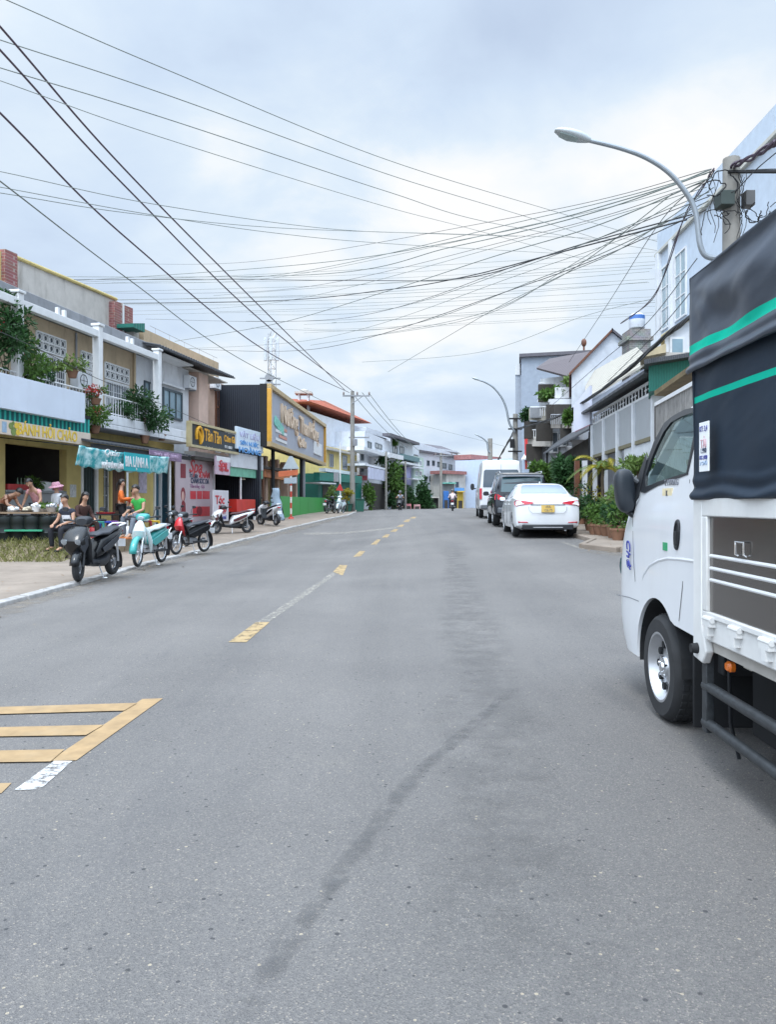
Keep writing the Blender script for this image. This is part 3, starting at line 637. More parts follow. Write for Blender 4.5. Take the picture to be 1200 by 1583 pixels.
for s in (-1, 1):
    x0, x1 = (-CW-.012, -CW+.03) if s < 0 else (CW-.03, CW+.012)
    mb = MB(); ph = .10
    # front corner post with tapered foot
    mb.prism([V((x0, C0, 1.35)), V((x0, C0-.115, 1.35)), V((x0, C0-.115, .72)), V((x0, C0-.17, .60)), V((x0, C0-.125, .535)), V((x0, C0, .55))], (x1-x0, 0, 0)); build(mb, 'corner_post', m_whitem, tr, bevel=.008)
    mb = MB(); mb.cyl((s*(CW+.012), C0-.06, .60), (s*(CW+.045), C0-.06, .60), .028, .022, 16); build(mb, 'rubber_stop', m_dark, tr)
    mb = MB(); mb.box(min(x0, x1), max(x0, x1), C1, C0-.118, 1.262, 1.35); mb.box(min(x0, x1), max(x0, x1), C1, C0-.118, .77, .80)
    for yy in (C0-.150, -2.3, C1+.04): mb.box(min(x0, x1), max(x0, x1), yy-.03, yy+.03, .80, 1.262)
    build(mb, 'side_frame', m_whitem, tr, bevel=.006)
    mp_ = mat('brushed_aluminium', (.235, .22, .21), .20, 1.0, var=.08, scale=1.5, bump=.03, bscale=6, stretch=(1, .15, 1))
    for ya, yb in ((C0-.182, -2.265), (-2.335, C1+.072)):
        mb = MB(); xx = s*(CW-.004); mb.box(min(xx, xx-s*.02), max(xx, xx-s*.02), yb, ya, .802, 1.26); pn = build(mb, 'side_panel', mp_, tr, smooth=0)
        mb = MB()
        for zz_ in (1.072, 1.012, .955): mb.tube([(xx, ya-.01, zz_), (xx, yb+.01, zz_)], .009, 8)
        build(mb, 'panel_rib', mat('bright_rib', (.78, .79, .80), .3, .3, var=.05), pn)
        mb = MB(); hy = ya-.33; mb.tube([(xx+s*.004, hy, 1.095), (xx+s*.016, hy, 1.10), (xx+s*.016, hy, 1.155), (xx+s*.016, hy-.085, 1.155), (xx+s*.016, hy-.085, 1.10), (xx+s*.004, hy-.085, 1.095)], .005, 8); build(mb, 'panel_handle', m_chrome, pn)
    for i in range(7):
        mb = MB(); yy = C0-.22-i*.30; mb.box(s*CW-.03, s*CW+.03, yy-.045, yy+.045, .735, .765); mb.cyl((s*(CW+.018), yy-.05, .768), (s*(CW+.018), yy+.05, .768), .014, n=10); mb.box(s*CW-.03, s*CW+.026, yy-.02, yy+.02, .69, .735); build(mb, 'hinge', m_whitem, tr)
    m_gal = mat('galvanised_dark', (.045, .05, .055), .5, .4, var=.3, scale=30)
    for zz_ in (.415, .232): build(MB().tube([(s*.86, C0-.06, zz_), (s*.86, -1.95, zz_)], .026, 12), 'underrun_rail', m_gal, tr)
    mb = MB()
    mb.box(s*.86-.02, s*.86+.02, C0-.12, C0-.06, .19, .60); build(mb, 'rail_bracket', m_gal, tr, bevel=.004); mb = MB(); mb.box(s*.86-.02, s*.86+.02, -1.95, -1.89, .19, .60)
    build(mb, 'rail_bracket', m_gal, tr, bevel=.004)
    mb = MB(); mb.loft([(V((s*(.80+d), -1.06, .545)), V((0, .034*f, 0)), V((0, 0, .026*f))) for d, f in ((0, 1), (.02, 1), (.03, .7))], 14, 2.6); build(mb, 'marker_lamp', m_amber, tr)
    # hoop posts at the front edge of the canvas
mb = MB(); mb.box(-CW-.002, -CW+.05, C0-.045, C0+.0, 1.35, 2.46); mb.box(CW-.05, CW+.002, C0-.045, C0, 1.35, 2.46); build(mb, 'hoop_post', mat('grey_post', (.20, .20, .20), .5, .4, var=.3, scale=8), tr, bevel=.006)
def cvx(y, z, upper):
    t = C0-y; d = .004
    n1_ = mn.fractal(V((y*1.1, z*3.4-t*1.1, .3)), 1.0, 2.0, 4); d += (.016 if upper else .010)*n1_
    if upper:
        zr_ = (2.47-z); d += .014*math.sin(zr_*19-t*2.6+1.6*mn.noise(V((y*.9, z*1.3, 4))))*min(1, t*2.2+.12)*min(1, zr_*5)*max(0, 1-zr_*1.7)
        d += .03*mn.noise(V((t*2.0-zr_*3.2, zr_*6+t*1.8, 9)))*min(1, t*4)*min(1, zr_*6)
        ph = math.atan2(zr_-.07, max(.02, t)); rr_ = math.hypot(zr_-.07, t); d += .036*math.sin(10*ph+.6*mn.noise(V((t*2, zr_*3, 5))))*min(1, rr_*1.3)*max(0, 1-zr_*2.1)*(1 if zr_ > .05 else zr_*20)
        d = d*min(1, .15+t*3.5)+.012
        d += .03*max(0, .14-abs(z-2.02))/.14*0
    else: d = (d+.016*mn.noise(V((y*2.3, z*1.2, 7))))*min(1, .2+t*4)
    return d
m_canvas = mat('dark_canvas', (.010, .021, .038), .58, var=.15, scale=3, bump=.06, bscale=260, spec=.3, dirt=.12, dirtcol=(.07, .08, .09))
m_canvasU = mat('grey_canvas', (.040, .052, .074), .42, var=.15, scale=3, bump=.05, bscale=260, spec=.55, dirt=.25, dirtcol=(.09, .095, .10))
m_tstripe = mat('green_stripe', (.0, .40, .275), .7, var=.08, scale=6, spec=.15)
ysn = fr(C1, C0+.012, .035)[::-1]
def canvas(s, z0, z1, upper, nz_=30, off=0.0):
    mb = MB(); zs = [z0+(z1-z0)*i/nz_ for i in range(nz_+1)]; ny = len(ysn); st = set()
    vs_ = []
    for z in zs:
        for y in ysn:
            d = cvx(y, z, upper)+off
            if not upper: # gathered roll at the hem
                h = max(0, 1-(z-z0)/.13); d += h*(.016*math.sin((z-z0)*75+2.5*mn.noise(V((y*3, 0, 2))))+.012)
            else:
                h = max(0, 1-(z-z0)/.10); d += h*(.014*math.sin((z-z0)*95)+.012)
            vs_.append(V((s*(CW+d), y, z)))
    return mb, vs_, zs, ny
ST = {True: (2.080, 2.122), False: (1.828, 1.866)}
for s in (-1, 1):
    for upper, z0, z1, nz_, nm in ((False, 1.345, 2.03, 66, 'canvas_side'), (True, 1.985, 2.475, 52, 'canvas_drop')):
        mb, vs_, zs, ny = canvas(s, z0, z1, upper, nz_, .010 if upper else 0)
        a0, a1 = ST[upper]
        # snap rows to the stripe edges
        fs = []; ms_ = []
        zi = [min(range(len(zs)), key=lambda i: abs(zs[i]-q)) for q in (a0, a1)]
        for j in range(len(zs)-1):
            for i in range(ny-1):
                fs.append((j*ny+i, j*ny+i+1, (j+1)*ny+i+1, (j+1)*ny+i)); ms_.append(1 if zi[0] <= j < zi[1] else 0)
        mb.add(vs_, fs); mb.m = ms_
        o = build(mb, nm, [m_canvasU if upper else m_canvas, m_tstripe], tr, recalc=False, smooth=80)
        sm = o.modifiers.new('thickness', 'SOLIDIFY'); sm.thickness = .004; sm.offset = 0
# roof of the canvas: arched top with a rounded eave
mb = MB(); nrx = 22; vs_ = []
for y in ysn:
    for i in range(nrx+1):
        t = -1+2*i/nrx; x = math.copysign(abs(t)**.72, t); r_ = max(0, 1-abs(x)**2.6)
        x_ = x*(CW+.026); vs_.append(V((x_, y, 2.472+.165*r_**.75+.02*mn.noise(V((x*2, y*2.2, 1)))-.035*math.sin((y-C0)*PI/.9)**2*(1-abs(x)*.5)*.6)))
mb.add(vs_, [(j*(nrx+1)+i, j*(nrx+1)+i+1, (j+1)*(nrx+1)+i+1, (j+1)*(nrx+1)+i) for j in range(len(ysn)-1) for i in range(nrx)])
f0 = len(mb.v)
mb.add([mb.v[i] for i in range(nrx+1)]+[V((CW, C0, 1.36)), V((-CW, C0, 1.36))], [tuple(range(nrx+3))])
mb.add([mb.v[(len(ysn)-1)*(nrx+1)+i] for i in range(nrx+1)]+[V((CW, C1, 1.36)), V((-CW, C1, 1.36))], [tuple(range(nrx+3))])
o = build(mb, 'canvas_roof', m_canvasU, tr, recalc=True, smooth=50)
# load plate fixed on the canvas
c = tl(1103, 690, .91); mb = MB(); mb.box(-.945, -.938, c[0]-.058, c[0]+.058, c[1]-.118, c[1]+.118); lp = build(mb, 'load_plate', m_sticker, tr, bevel=.002, smooth=0)
for dz, s_, sz, wd, mm in ((.085, 'KT: 3,4', .036, .092, m_blueink), (.012, 'TẢI', .06, .07, mat('pink_ink', (.62, .36, .40), .6, var=.2, scale=30)), (-.020, '1.990', .034, .068, m_ink), (-.052, 'KG 2.850', .026, .092, m_blueink), (-.080, '3 CHỖ', .026, .09, mat('pale_blue_ink', (.25, .36, .52), .6, var=0))):
    text(s_, sz, mm, lp, (-.9465, c[0], c[1]+dz), lx, up_, .001, 'plate_lettering', width=wd)
place(tr, (TX, TY, 0), TH)
# ================================================================ cars
def carbody(mb, st):
    # st rows: (y, zb, w, zmid, ws, zbelt, wr, zrs, zt)
    secs = []
    for y, zb, w, zm, ws, zbl, wr, zrs, zt in st:
        h = [(0, zb), (w*.80, zb), (w*.955, zb+.05), (w*.995, zb+.16), (w, zm), (w*.992, zm+(zbl-zm)*.5), (ws, zbl), (ws*.965, zbl+.028), (wr+(ws*.965-wr)*.5, zbl+.028+(zrs-zbl-.028)*.5), (wr, zrs), (wr*.93, zrs+(zt-zrs)*.55), (wr*.70, zrs+(zt-zrs)*.88), (0, zt)]
        ringp = [V((-x, y, z)) for x, z in h]+[V((x, y, z)) for x, z in reversed(h[1:-1])]
        secs.append(ringp)
    loft_rings(mb, secs); return secs
def patch(secs, pts, off, sgn=None):
    return pts
def caredge(o, width=.012):
    b = o.modifiers.new('bevel', 'BEVEL'); b.width = width; b.segments = 2; b.limit_method = 'ANGLE'; b.angle_limit = R(38)
def sect(st, y):
    for a, b in zip(st, st[1:]):
        if a[0] <= y <= b[0]:
            t = (y-a[0])/(b[0]-a[0]); return [p+(q-p)*t for p, q in zip(a, b)]
    return list(st[0] if y < st[0][0] else st[-1])
def glassx(st, y, z, off=.004):
    q = sect(st, y); _, zb, w, zm, ws, zbl, wr, zrs, zt = q; x0, z0 = ws*.965, zbl+.028
    t = (z-z0)/max(1e-4, zrs-z0); return x0+(wr-x0)*t+off
def car(kind, name, label, cat, st, paint, wheels, r, wd, track, loc, rz, group=None):
    t = thing(name, label, cat, group=group); mb = MB(); secs = carbody(mb, st); body = build(mb, 'body', paint, t)
    cuts = []
    for wy in wheels:
        for s in (-1, 1): cuts.append(cutter(MB().cyl((s*(track/2-.16), wy, r), (s*1.3, wy, r), r+.055, n=36)))
    boolean(body, cuts); caredge(body)
    for wy in wheels:
        for s in (-1, 1):
            a, b_ = MB(), MB(); wheel(a, b_, (s*track/2, wy, r), r, wd, s, .66); w_ = build(a, 'wheel', m_tyre, t); rm = build(b_, 'rim', m_steel, w_)
            mb = MB()
            for k in range(5):
                an = 2*PI*k/5; T = Matrix.Translation((s*(track/2+wd*.44), wy, r)) @ Matrix.Rotation(an, 4, 'X'); mb.box(-.012, .012, -.028, .028, .02, r*.62, T)
            build(mb, 'spokes', m_steel, w_, bevel=.004)
            build(MB().lathe([(r*.62, 0), (r*.3, .005), (.02, .006)], Matrix.Translation((s*(track/2+wd*.1), wy, r)) @ Matrix.Rotation(R(90)*s, 4, 'Y'), 20), 'brake_disc', m_dark, w_)
    return t
def sideglass(t, st, outline, m, name='side_window'):
    for s in (-1, 1):
        build(MB().poly([V((s*glassx(st, y, z), y, z)) for y, z in outline]), name, m, t, smooth=0, recalc=False)
def secpts(st, y):
    _, zb, w, zm, ws, zbl, wr, zrs, zt = sect(st, y)
    return [(0, zb), (w*.80, zb), (w*.955, zb+.05), (w*.995, zb+.16), (w, zm), (w*.992, zm+(zbl-zm)*.5), (ws, zbl), (ws*.965, zbl+.028), (wr+(ws*.965-wr)*.5, zbl+.028+(zrs-zbl-.028)*.5), (wr, zrs), (wr*.93, zrs+(zt-zrs)*.55), (wr*.70, zrs+(zt-zrs)*.88), (0, zt)]
def widthat(st, y, z):
    h = secpts(st, y); best = 0
    for (x0, z0), (x1, z1) in zip(h, h[1:]):
        if min(z0, z1) <= z <= max(z0, z1) and abs(z1-z0) > 1e-6: best = max(best, x0+(x1-x0)*(z-z0)/(z1-z0))
    return best
def topz(st, y, x):
    h = secpts(st, y)[6:]; x = abs(x)
    for (x0, z0), (x1, z1) in zip(h, h[1:]):
        if x1 <= x <= x0 and x0-x1 > 1e-6: return z0+(z1-z0)*(x0-x)/(x0-x1)
    return h[-1][1]
def reary(st, x, z):
    y = st[0][0]
    while y < 0 and widthat(st, y, z) < abs(x): y += .004
    return y
def topglass(st, rows, name, m, t, off=.006):
    mb = MB(); n = 10; vs_ = []
    for y, w_ in rows:
        for i in range(n+1):
            x = w_*(-1+2*i/n); vs_.append(V((x, y, topz(st, y, x)+off)))
    mb.add(vs_, [(j*(n+1)+i, j*(n+1)+i+1, (j+1)*(n+1)+i+1, (j+1)*(n+1)+i) for j in range(len(rows)-1) for i in range(n)])
    return build(mb, name, m, t, recalc=False, smooth=60)
def lamp(st, pts, s, name, m, t, th=.014, off=.006, bev=.004):
    mb = MB(); q = [V((s*x, reary(st, x, z)-off, z)) for x, z in pts]; c = sum(q, V((0, 0, 0)))/len(q); c.y = reary(st, c.x, c.z)-off
    b = [p+V((0, -th, 0)) if abs(p.x) < .8 else p+V((s*th, -th*.3, 0)) for p in q]; n = len(q); cb = c+V((0, -th, 0))
    mb.add(q+b+[cb], [(i, (i+1) % n, n+(i+1) % n, n+i) for i in range(n)]+[(n+i, n+(i+1) % n, 2*n) for i in range(n)])
    return build(mb, name, m, t, smooth=50)
def rearpanel(pts3, th, name, m, t, bevel=.006):
    mb = MB(); mb.prism(pts3, th); return build(mb, name, m, t, bevel=bevel)
m_navy = mat('dark_blue_paint', (.012, .017, .026), .16, .3, var=.1, scale=2, coat=.8)
m_autoglass = glassmat('auto_glass', (.70, .80, .95), .62, .30)
m_autogrey = mat('rear_screen', (.20, .25, .34), .12, 0, var=.06, scale=1.2, spec=.8, coat=.6)
m_plate = mat('yellow_plate', (.62, .42, .11), .45, var=.08)
# white saloon, seen from behind
sed = [(-2.215, .36, .62, .56, .58, .80, .50, .845, .85), (-2.19, .30, .74, .57, .72, .90, .62, .945, .955), (-2.12, .25, .82, .58, .80, .985, .68, 1.015, 1.03), (-1.96, .22, .855, .60, .83, 1.01, .70, 1.045, 1.062), (-1.66, .20, .862, .62, .84, 1.02, .705, 1.07, 1.092),
       (-1.50, .20, .865, .62, .84, 1.02, .69, 1.115, 1.140), (-1.10, .19, .866, .62, .842, 1.015, .635, 1.285, 1.325), (-.80, .18, .866, .62, .842, 1.005, .605, 1.375, 1.420), (-.45, .18, .866, .62, .842, .995, .600, 1.405, 1.458), (.05, .18, .866, .62, .84, .985, .60, 1.405, 1.468),
       (.45, .18, .866, .62, .838, .975, .61, 1.365, 1.425), (.85, .18, .866, .62, .836, .965, .665, 1.17, 1.215), (1.18, .19, .866, .62, .83, .955, .74, 1.0, 1.02), (1.6, .20, .862, .60, .81, .90, .72, .935, .96), (1.95, .21, .84, .56, .77, .80, .66, .85, .87), (2.12, .24, .76, .52, .69, .70, .58, .745, .76), (2.20, .32, .62, .50, .55, .60, .46, .63, .64)]
c_sed = car('saloon', 'saloon_car', 'white saloon car parked closest behind the truck, yellow plate on its boot', 'car', sed, m_white, (-1.42, 1.13), .305, .19, 1.50, None, 0, 'cars parked along the right kerb')
sideglass(c_sed, sed, [(-1.05, 1.06), (.78, 1.01), (.42, 1.335), (.02, 1.385), (-.45, 1.385), (-.78, 1.35), (-1.0, 1.22)], m_autoglass)
topglass(sed, [(-1.47, .615), (-1.40, .625), (-1.25, .60), (-1.10, .575), (-.95, .545), (-.86, .51)], 'rear_window', m_autogrey, c_sed, .007)
topglass(sed, [(1.12, .68), (1.0, .66), (.85, .62), (.65, .575), (.50, .55)], 'windscreen', m_autogrey, c_sed, .007)
for s in (-1, 1):
    tl_ = lamp(sed, [(.80, .965), (.835, .93), (.835, .86), (.80, .805), (.70, .835), (.56, .855), (.42, .868), (.36, .90), (.42, .925), (.55, .945), (.70, .965)], s, 'tail_lamp', m_ltint, c_sed)
    lamp(sed, [(.81, .865), (.79, .83), (.62, .862), (.62, .885)], s, 'reversing_lens', mat('clear_lens', (.75, .70, .70), .15, var=.05), tl_, off=.022)
    lamp(sed, [(.76, .375), (.77, .415), (.53, .405), (.51, .38)], s, 'bumper_reflector', m_ltint, c_sed)
    mb = MB(); mb.loft([(V((s*.93, .60+d, 1.02)), V((.085*f, 0, 0)), V((0, 0, .06*f))) for d, f in ((-.04, .85), (0, 1), (.05, .8), (.07, .4))], 12, 2.8); mb.box(min(s*.84, s*.9), max(s*.84, s*.9), .60, .64, .985, 1.01); build(mb, 'door_mirror', m_white, c_sed, bevel=.004)
    for hy in (.12, -.85):
        mb = MB(); mb.tube([(s*.862, hy, .86), (s*.885, hy+.02, .868), (s*.885, hy+.17, .868), (s*.862, hy+.19, .86)], .012, 8); build(mb, 'door_handle', m_white, c_sed)
    for yy in (.92, -.12, -1.08):
        mb = MB(); mb.tube([(s*.866, yy, .32), (s*.8675, yy, .62), (s*.858, yy, .84), (s*.842, yy-.01, .985)], .004, 6); build(mb, 'door_gap', m_dark, c_sed)
mb = MB(); mb.box(-.44, .44, -2.226, -2.19, .842, .858); build(mb, 'boot_trim', m_blk, c_sed)
mb = MB(); mb.tube([(-.50, -2.20, .86), (-.48, -2.232, .70), (-.40, -2.240, .63), (.40, -2.240, .63), (.48, -2.232, .70), (.50, -2.20, .86)], .0045, 6); build(mb, 'boot_gap', mat('grey_seam', (.2, .2, .2), .7, var=0), c_sed)
mb = MB(); mb.box(-.17, .17, -2.262, -2.225, .655, .835); pt = build(mb, 'number_plate', m_plate, c_sed, bevel=.004)
for q, z in (('49A', .79), ('126.75', .705)): text(q, .085, m_ink, pt, (0, -2.264, z), (1, 0, 0), (0, 0, 1), .001, 'plate_lettering')
mb = MB(); mb.lathe([(.045, 0), (.045, .012), (.03, .016)], Matrix.Translation((0, -2.18, .925)) @ Matrix.Rotation(R(90), 4, 'X'), 18); build(mb, 'badge', m_chrome, c_sed)
mb = MB(); mb.box(-.66, .66, -2.225, -2.0, .20, .335); build(mb, 'bumper_skirt', m_blk, c_sed, bevel=.02)
mb = MB(); mb.tube([(-.38, -2.232, .262), (.38, -2.232, .262)], .008); build(mb, 'skirt_trim', m_steel, c_sed)
mb = MB(); mb.tube([(.45, -2.0, .2), (.45, -2.2, .2)], .03); build(mb, 'exhaust', m_steel, c_sed)
mb = MB(); mb.loft([(V((0, -.62, 1.44)), V((.03, 0, 0)), V((0, .06, 0))), (V((0, -.66, 1.50)), V((.012, 0, 0)), V((0, .03, 0)))], 10); build(mb, 'roof_fin', m_white, c_sed)
place(c_sed, (4.30, 22.25, gz(4.3, 21.5)), -R(3.5)); 
# dark people carrier / off-roader
suv = [(-2.38, .52, .70, .75, .66, 1.02, .58, 1.10, 1.12), (-2.36, .42, .86, .75, .83, 1.08, .70, 1.40, 1.45), (-2.28, .36, .915, .76, .89, 1.10, .73, 1.60, 1.66), (-2.10, .34, .925, .78, .90, 1.10, .735, 1.70, 1.77), (-1.5, .34, .928, .78, .905, 1.10, .74, 1.755, 1.82), (-.6, .34, .928, .78, .905, 1.09, .745, 1.77, 1.84), (.1, .34, .928, .78, .905, 1.08, .74, 1.75, 1.82), (.5, .34, .928, .78, .90, 1.07, .735, 1.66, 1.73), (1.15, .34, .928, .78, .895, 1.06, .82, 1.14, 1.18), (1.6, .36, .925, .76, .88, 1.02, .78, 1.07, 1.10), (2.1, .38, .90, .74, .83, .94, .70, 1.0, 1.03), (2.35, .44, .78, .70, .7, .82, .58, .87, .89)]
c_suv = car('suv', 'off_road_car', 'dark blue off road car parked between the white saloon and the van', 'car', suv, m_navy, (-1.38, 1.40), .375, .25, 1.58, None, 0, 'cars parked along the right kerb')
sideglass(c_suv, suv, [(-2.0, 1.18), (-.05, 1.15), (.88, 1.13), (.42, 1.62), (.08, 1.70), (-1.5, 1.70), (-1.95, 1.62)], m_autoglass)
build(MB().poly([V((x, y, z)) for x, y, z in ((-.70, -2.395, 1.14), (.70, -2.395, 1.14), (.66, -2.345, 1.55), (.60, -2.315, 1.62), (-.60, -2.315, 1.62), (-.66, -2.345, 1.55))]), 'rear_window', mat('teal_screen', (.035, .085, .10), .08, var=.1, spec=.9, coat=.8), c_suv, smooth=0, recalc=False)
topglass(suv, [(1.12, .76), (.9, .72), (.7, .68), (.52, .66)], 'windscreen', m_autogrey, c_suv, .007)
mb = MB(); mb.prism([V((-.66, -2.30, 1.735)), V((.66, -2.30, 1.735)), V((.64, -2.48, 1.70)), V((-.64, -2.48, 1.70))], (0, 0, .035)); build(mb, 'roof_spoiler', m_navy, c_suv, bevel=.01)
for s in (-1, 1):
    lamp(suv, [(.86, 1.08), (.89, .98), (.88, .88), (.70, .88), (.60, .93), (.64, .98), (.78, 1.06)], s, 'tail_lamp', m_ltint, c_suv)
    mb = MB(); mb.tube([(s*.68, -2.0, 1.775), (s*.70, -1.9, 1.84), (s*.70, .0, 1.86), (s*.68, .1, 1.80)], .018, 8); build(mb, 'roof_rail', m_steel, c_suv)
    mb = MB(); mb.loft([(V((s*1.02, .72+d, 1.13)), V((.11*f, 0, 0)), V((0, 0, .085*f))) for d, f in ((-.05, .9), (0, 1), (.05, .8), (.07, .4))], 12, 2.8); mb.box(min(s*.88, s*.98), max(s*.88, s*.98), .7, .75, 1.08, 1.11); build(mb, 'door_mirror', m_blk, c_suv, bevel=.004)
    for hy in (.05, -1.0):
        mb = MB(); mb.tube([(s*.925, hy, .96), (s*.95, hy+.02, .97), (s*.95, hy+.17, .97), (s*.925, hy+.19, .96)], .014, 8); build(mb, 'door_handle', m_chrome, c_suv)
mb = MB(); mb.box(-.80, .80, -2.46, -2.30, .44, .62); build(mb, 'rear_bumper', mat('grey_bumper', (.10, .11, .125), .5, var=.1), c_suv, bevel=.03)
mb = MB(); mb.box(-.17, .17, -2.425, -2.40, .74, .90); build(mb, 'number_plate', m_sticker, c_suv, bevel=.004)
mb = MB(); mb.box(-.46, .46, -2.42, -2.38, .935, .97); build(mb, 'chrome_strip', m_chrome, c_suv, bevel=.005)
place(c_suv, (4.62, 27.9, gz(4.62, 27.9)), -R(4.2))
# white high roof van
van = [(-2.78, .50, .80, .9, .82, 1.3, .74, 2.30, 2.36), (-2.75, .42, .93, .9, .95, 1.32, .80, 2.44, 2.52), (-2.62, .38, .96, .9, .97, 1.32, .82, 2.52, 2.60), (-1.0, .36, .965, .9, .975, 1.32, .83, 2.54, 2.63), (.9, .36, .965, .9, .975, 1.32, .83, 2.52, 2.60), (1.5, .36, .965, .9, .97, 1.30, .80, 2.30, 2.36), (2.05, .36, .96, .9, .95, 1.26, .80, 1.62, 1.68), (2.35, .37, .94, .88, .92, 1.18, .80, 1.25, 1.28), (2.75, .40, .86, .8, .82, .98, .68, 1.03, 1.05), (2.85, .5, .7, .7, .6, .8, .5, .84, .86)]
c_van = car('van', 'passenger_van', 'tall white passenger van parked at the front of the right hand row', 'van', van, m_white, (-1.55, 1.75), .345, .21, 1.68, None, 0, 'cars parked along the right kerb')
sideglass(c_van, van, [(-2.5, 1.42), (1.9, 1.40), (1.55, 2.05), (1.2, 2.18), (-2.5, 2.18)], m_autoglass)
build(MB().poly([V((x, y, z)) for x, y, z in ((-.80, -2.792, 1.38), (.80, -2.792, 1.38), (.76, -2.794, 2.10), (.70, -2.794, 2.16), (-.70, -2.794, 2.16), (-.76, -2.794, 2.10))]), 'rear_window', mat('dark_screen', (.06, .085, .11), .1, var=.1, spec=.9, coat=.6), c_van, smooth=0, recalc=False)
topglass(van, [(2.05, .76), (1.9, .76), (1.7, .76), (1.54, .74)], 'windscreen', m_autogrey, c_van, .007)
for s in (-1, 1):
    mb = MB(); mb.box(s*.90-.055, s*.90+.055, -2.80, -2.72, .84, 1.34); build(mb, 'tail_lamp', m_ltint, c_van, bevel=.015)
    mb = MB(); mb.loft([(V((s*1.13, 1.75+d, 1.5)), V((.10*f, 0, 0)), V((0, 0, .17*f))) for d, f in ((-.05, .9), (0, 1), (.06, .7))], 12, 2.8); mb.tube([(s*.95, 1.75, 1.42), (s*1.1, 1.75, 1.42)], .03); build(mb, 'door_mirror', m_blk, c_van)
mb = MB(); mb.box(-.9, .9, -2.84, -2.7, .42, .60); build(mb, 'rear_bumper', mat('grey_bumper', (.1, .11, .125), .5), c_van, bevel=.03)
mb = MB(); mb.box(-.004, .004, -2.797, -2.77, .62, 2.40); build(mb, 'door_gap', m_dark, c_van)
mb = MB(); mb.box(-.24, .24, -2.80, -2.78, .98, 1.1); build(mb, 'number_plate', m_sticker, c_van)
place(c_van, (5.25, 37.0, gz(5.2, 37)), -R(4.5))
# ================================================================ motorbikes (local: forward +y, ground z=0)
def ringtube(mb, c, R_, r, n=28, k=8): mb.tube([(c[0], c[1]+R_*math.cos(2*PI*i/n), c[2]+R_*math.sin(2*PI*i/n)) for i in range(n)], r, k, True)
def fender(c, R_, a0, a1, w, n=10):
    mb = MB(); vs_ = []; m = 5
    for i in range(n+1):
        a = R(a0+(a1-a0)*i/n)
        for j in range(m):
            q = -1+2*j/(m-1); rr = R_-.045*q*q; vs_.append(V((w*q, c[1]+rr*math.cos(a), c[2]+rr*math.sin(a))))
    mb.add(vs_, [(i*m+j, i*m+j+1, (i+1)*m+j+1, (i+1)*m+j) for i in range(n) for j in range(m-1)]); return mb
def solid(o, t=.008): s = o.modifiers.new('thickness', 'SOLIDIFY'); s.thickness = t; s.offset = 0; return o
m_hub = mat('hub_grey', (.30, .31, .33), .4, .7, var=.15)
m_lens = mat('lamp_lens', (.22, .25, .28), .08, 0, var=.08, spec=.9, coat=.5)
m_exh = mat('exhaust_metal', (.22, .22, .23), .35, .8, var=.2)
m_bseat = mat('saddle_vinyl', (.028, .032, .042), .42, var=.15, bump=.05, bscale=80)
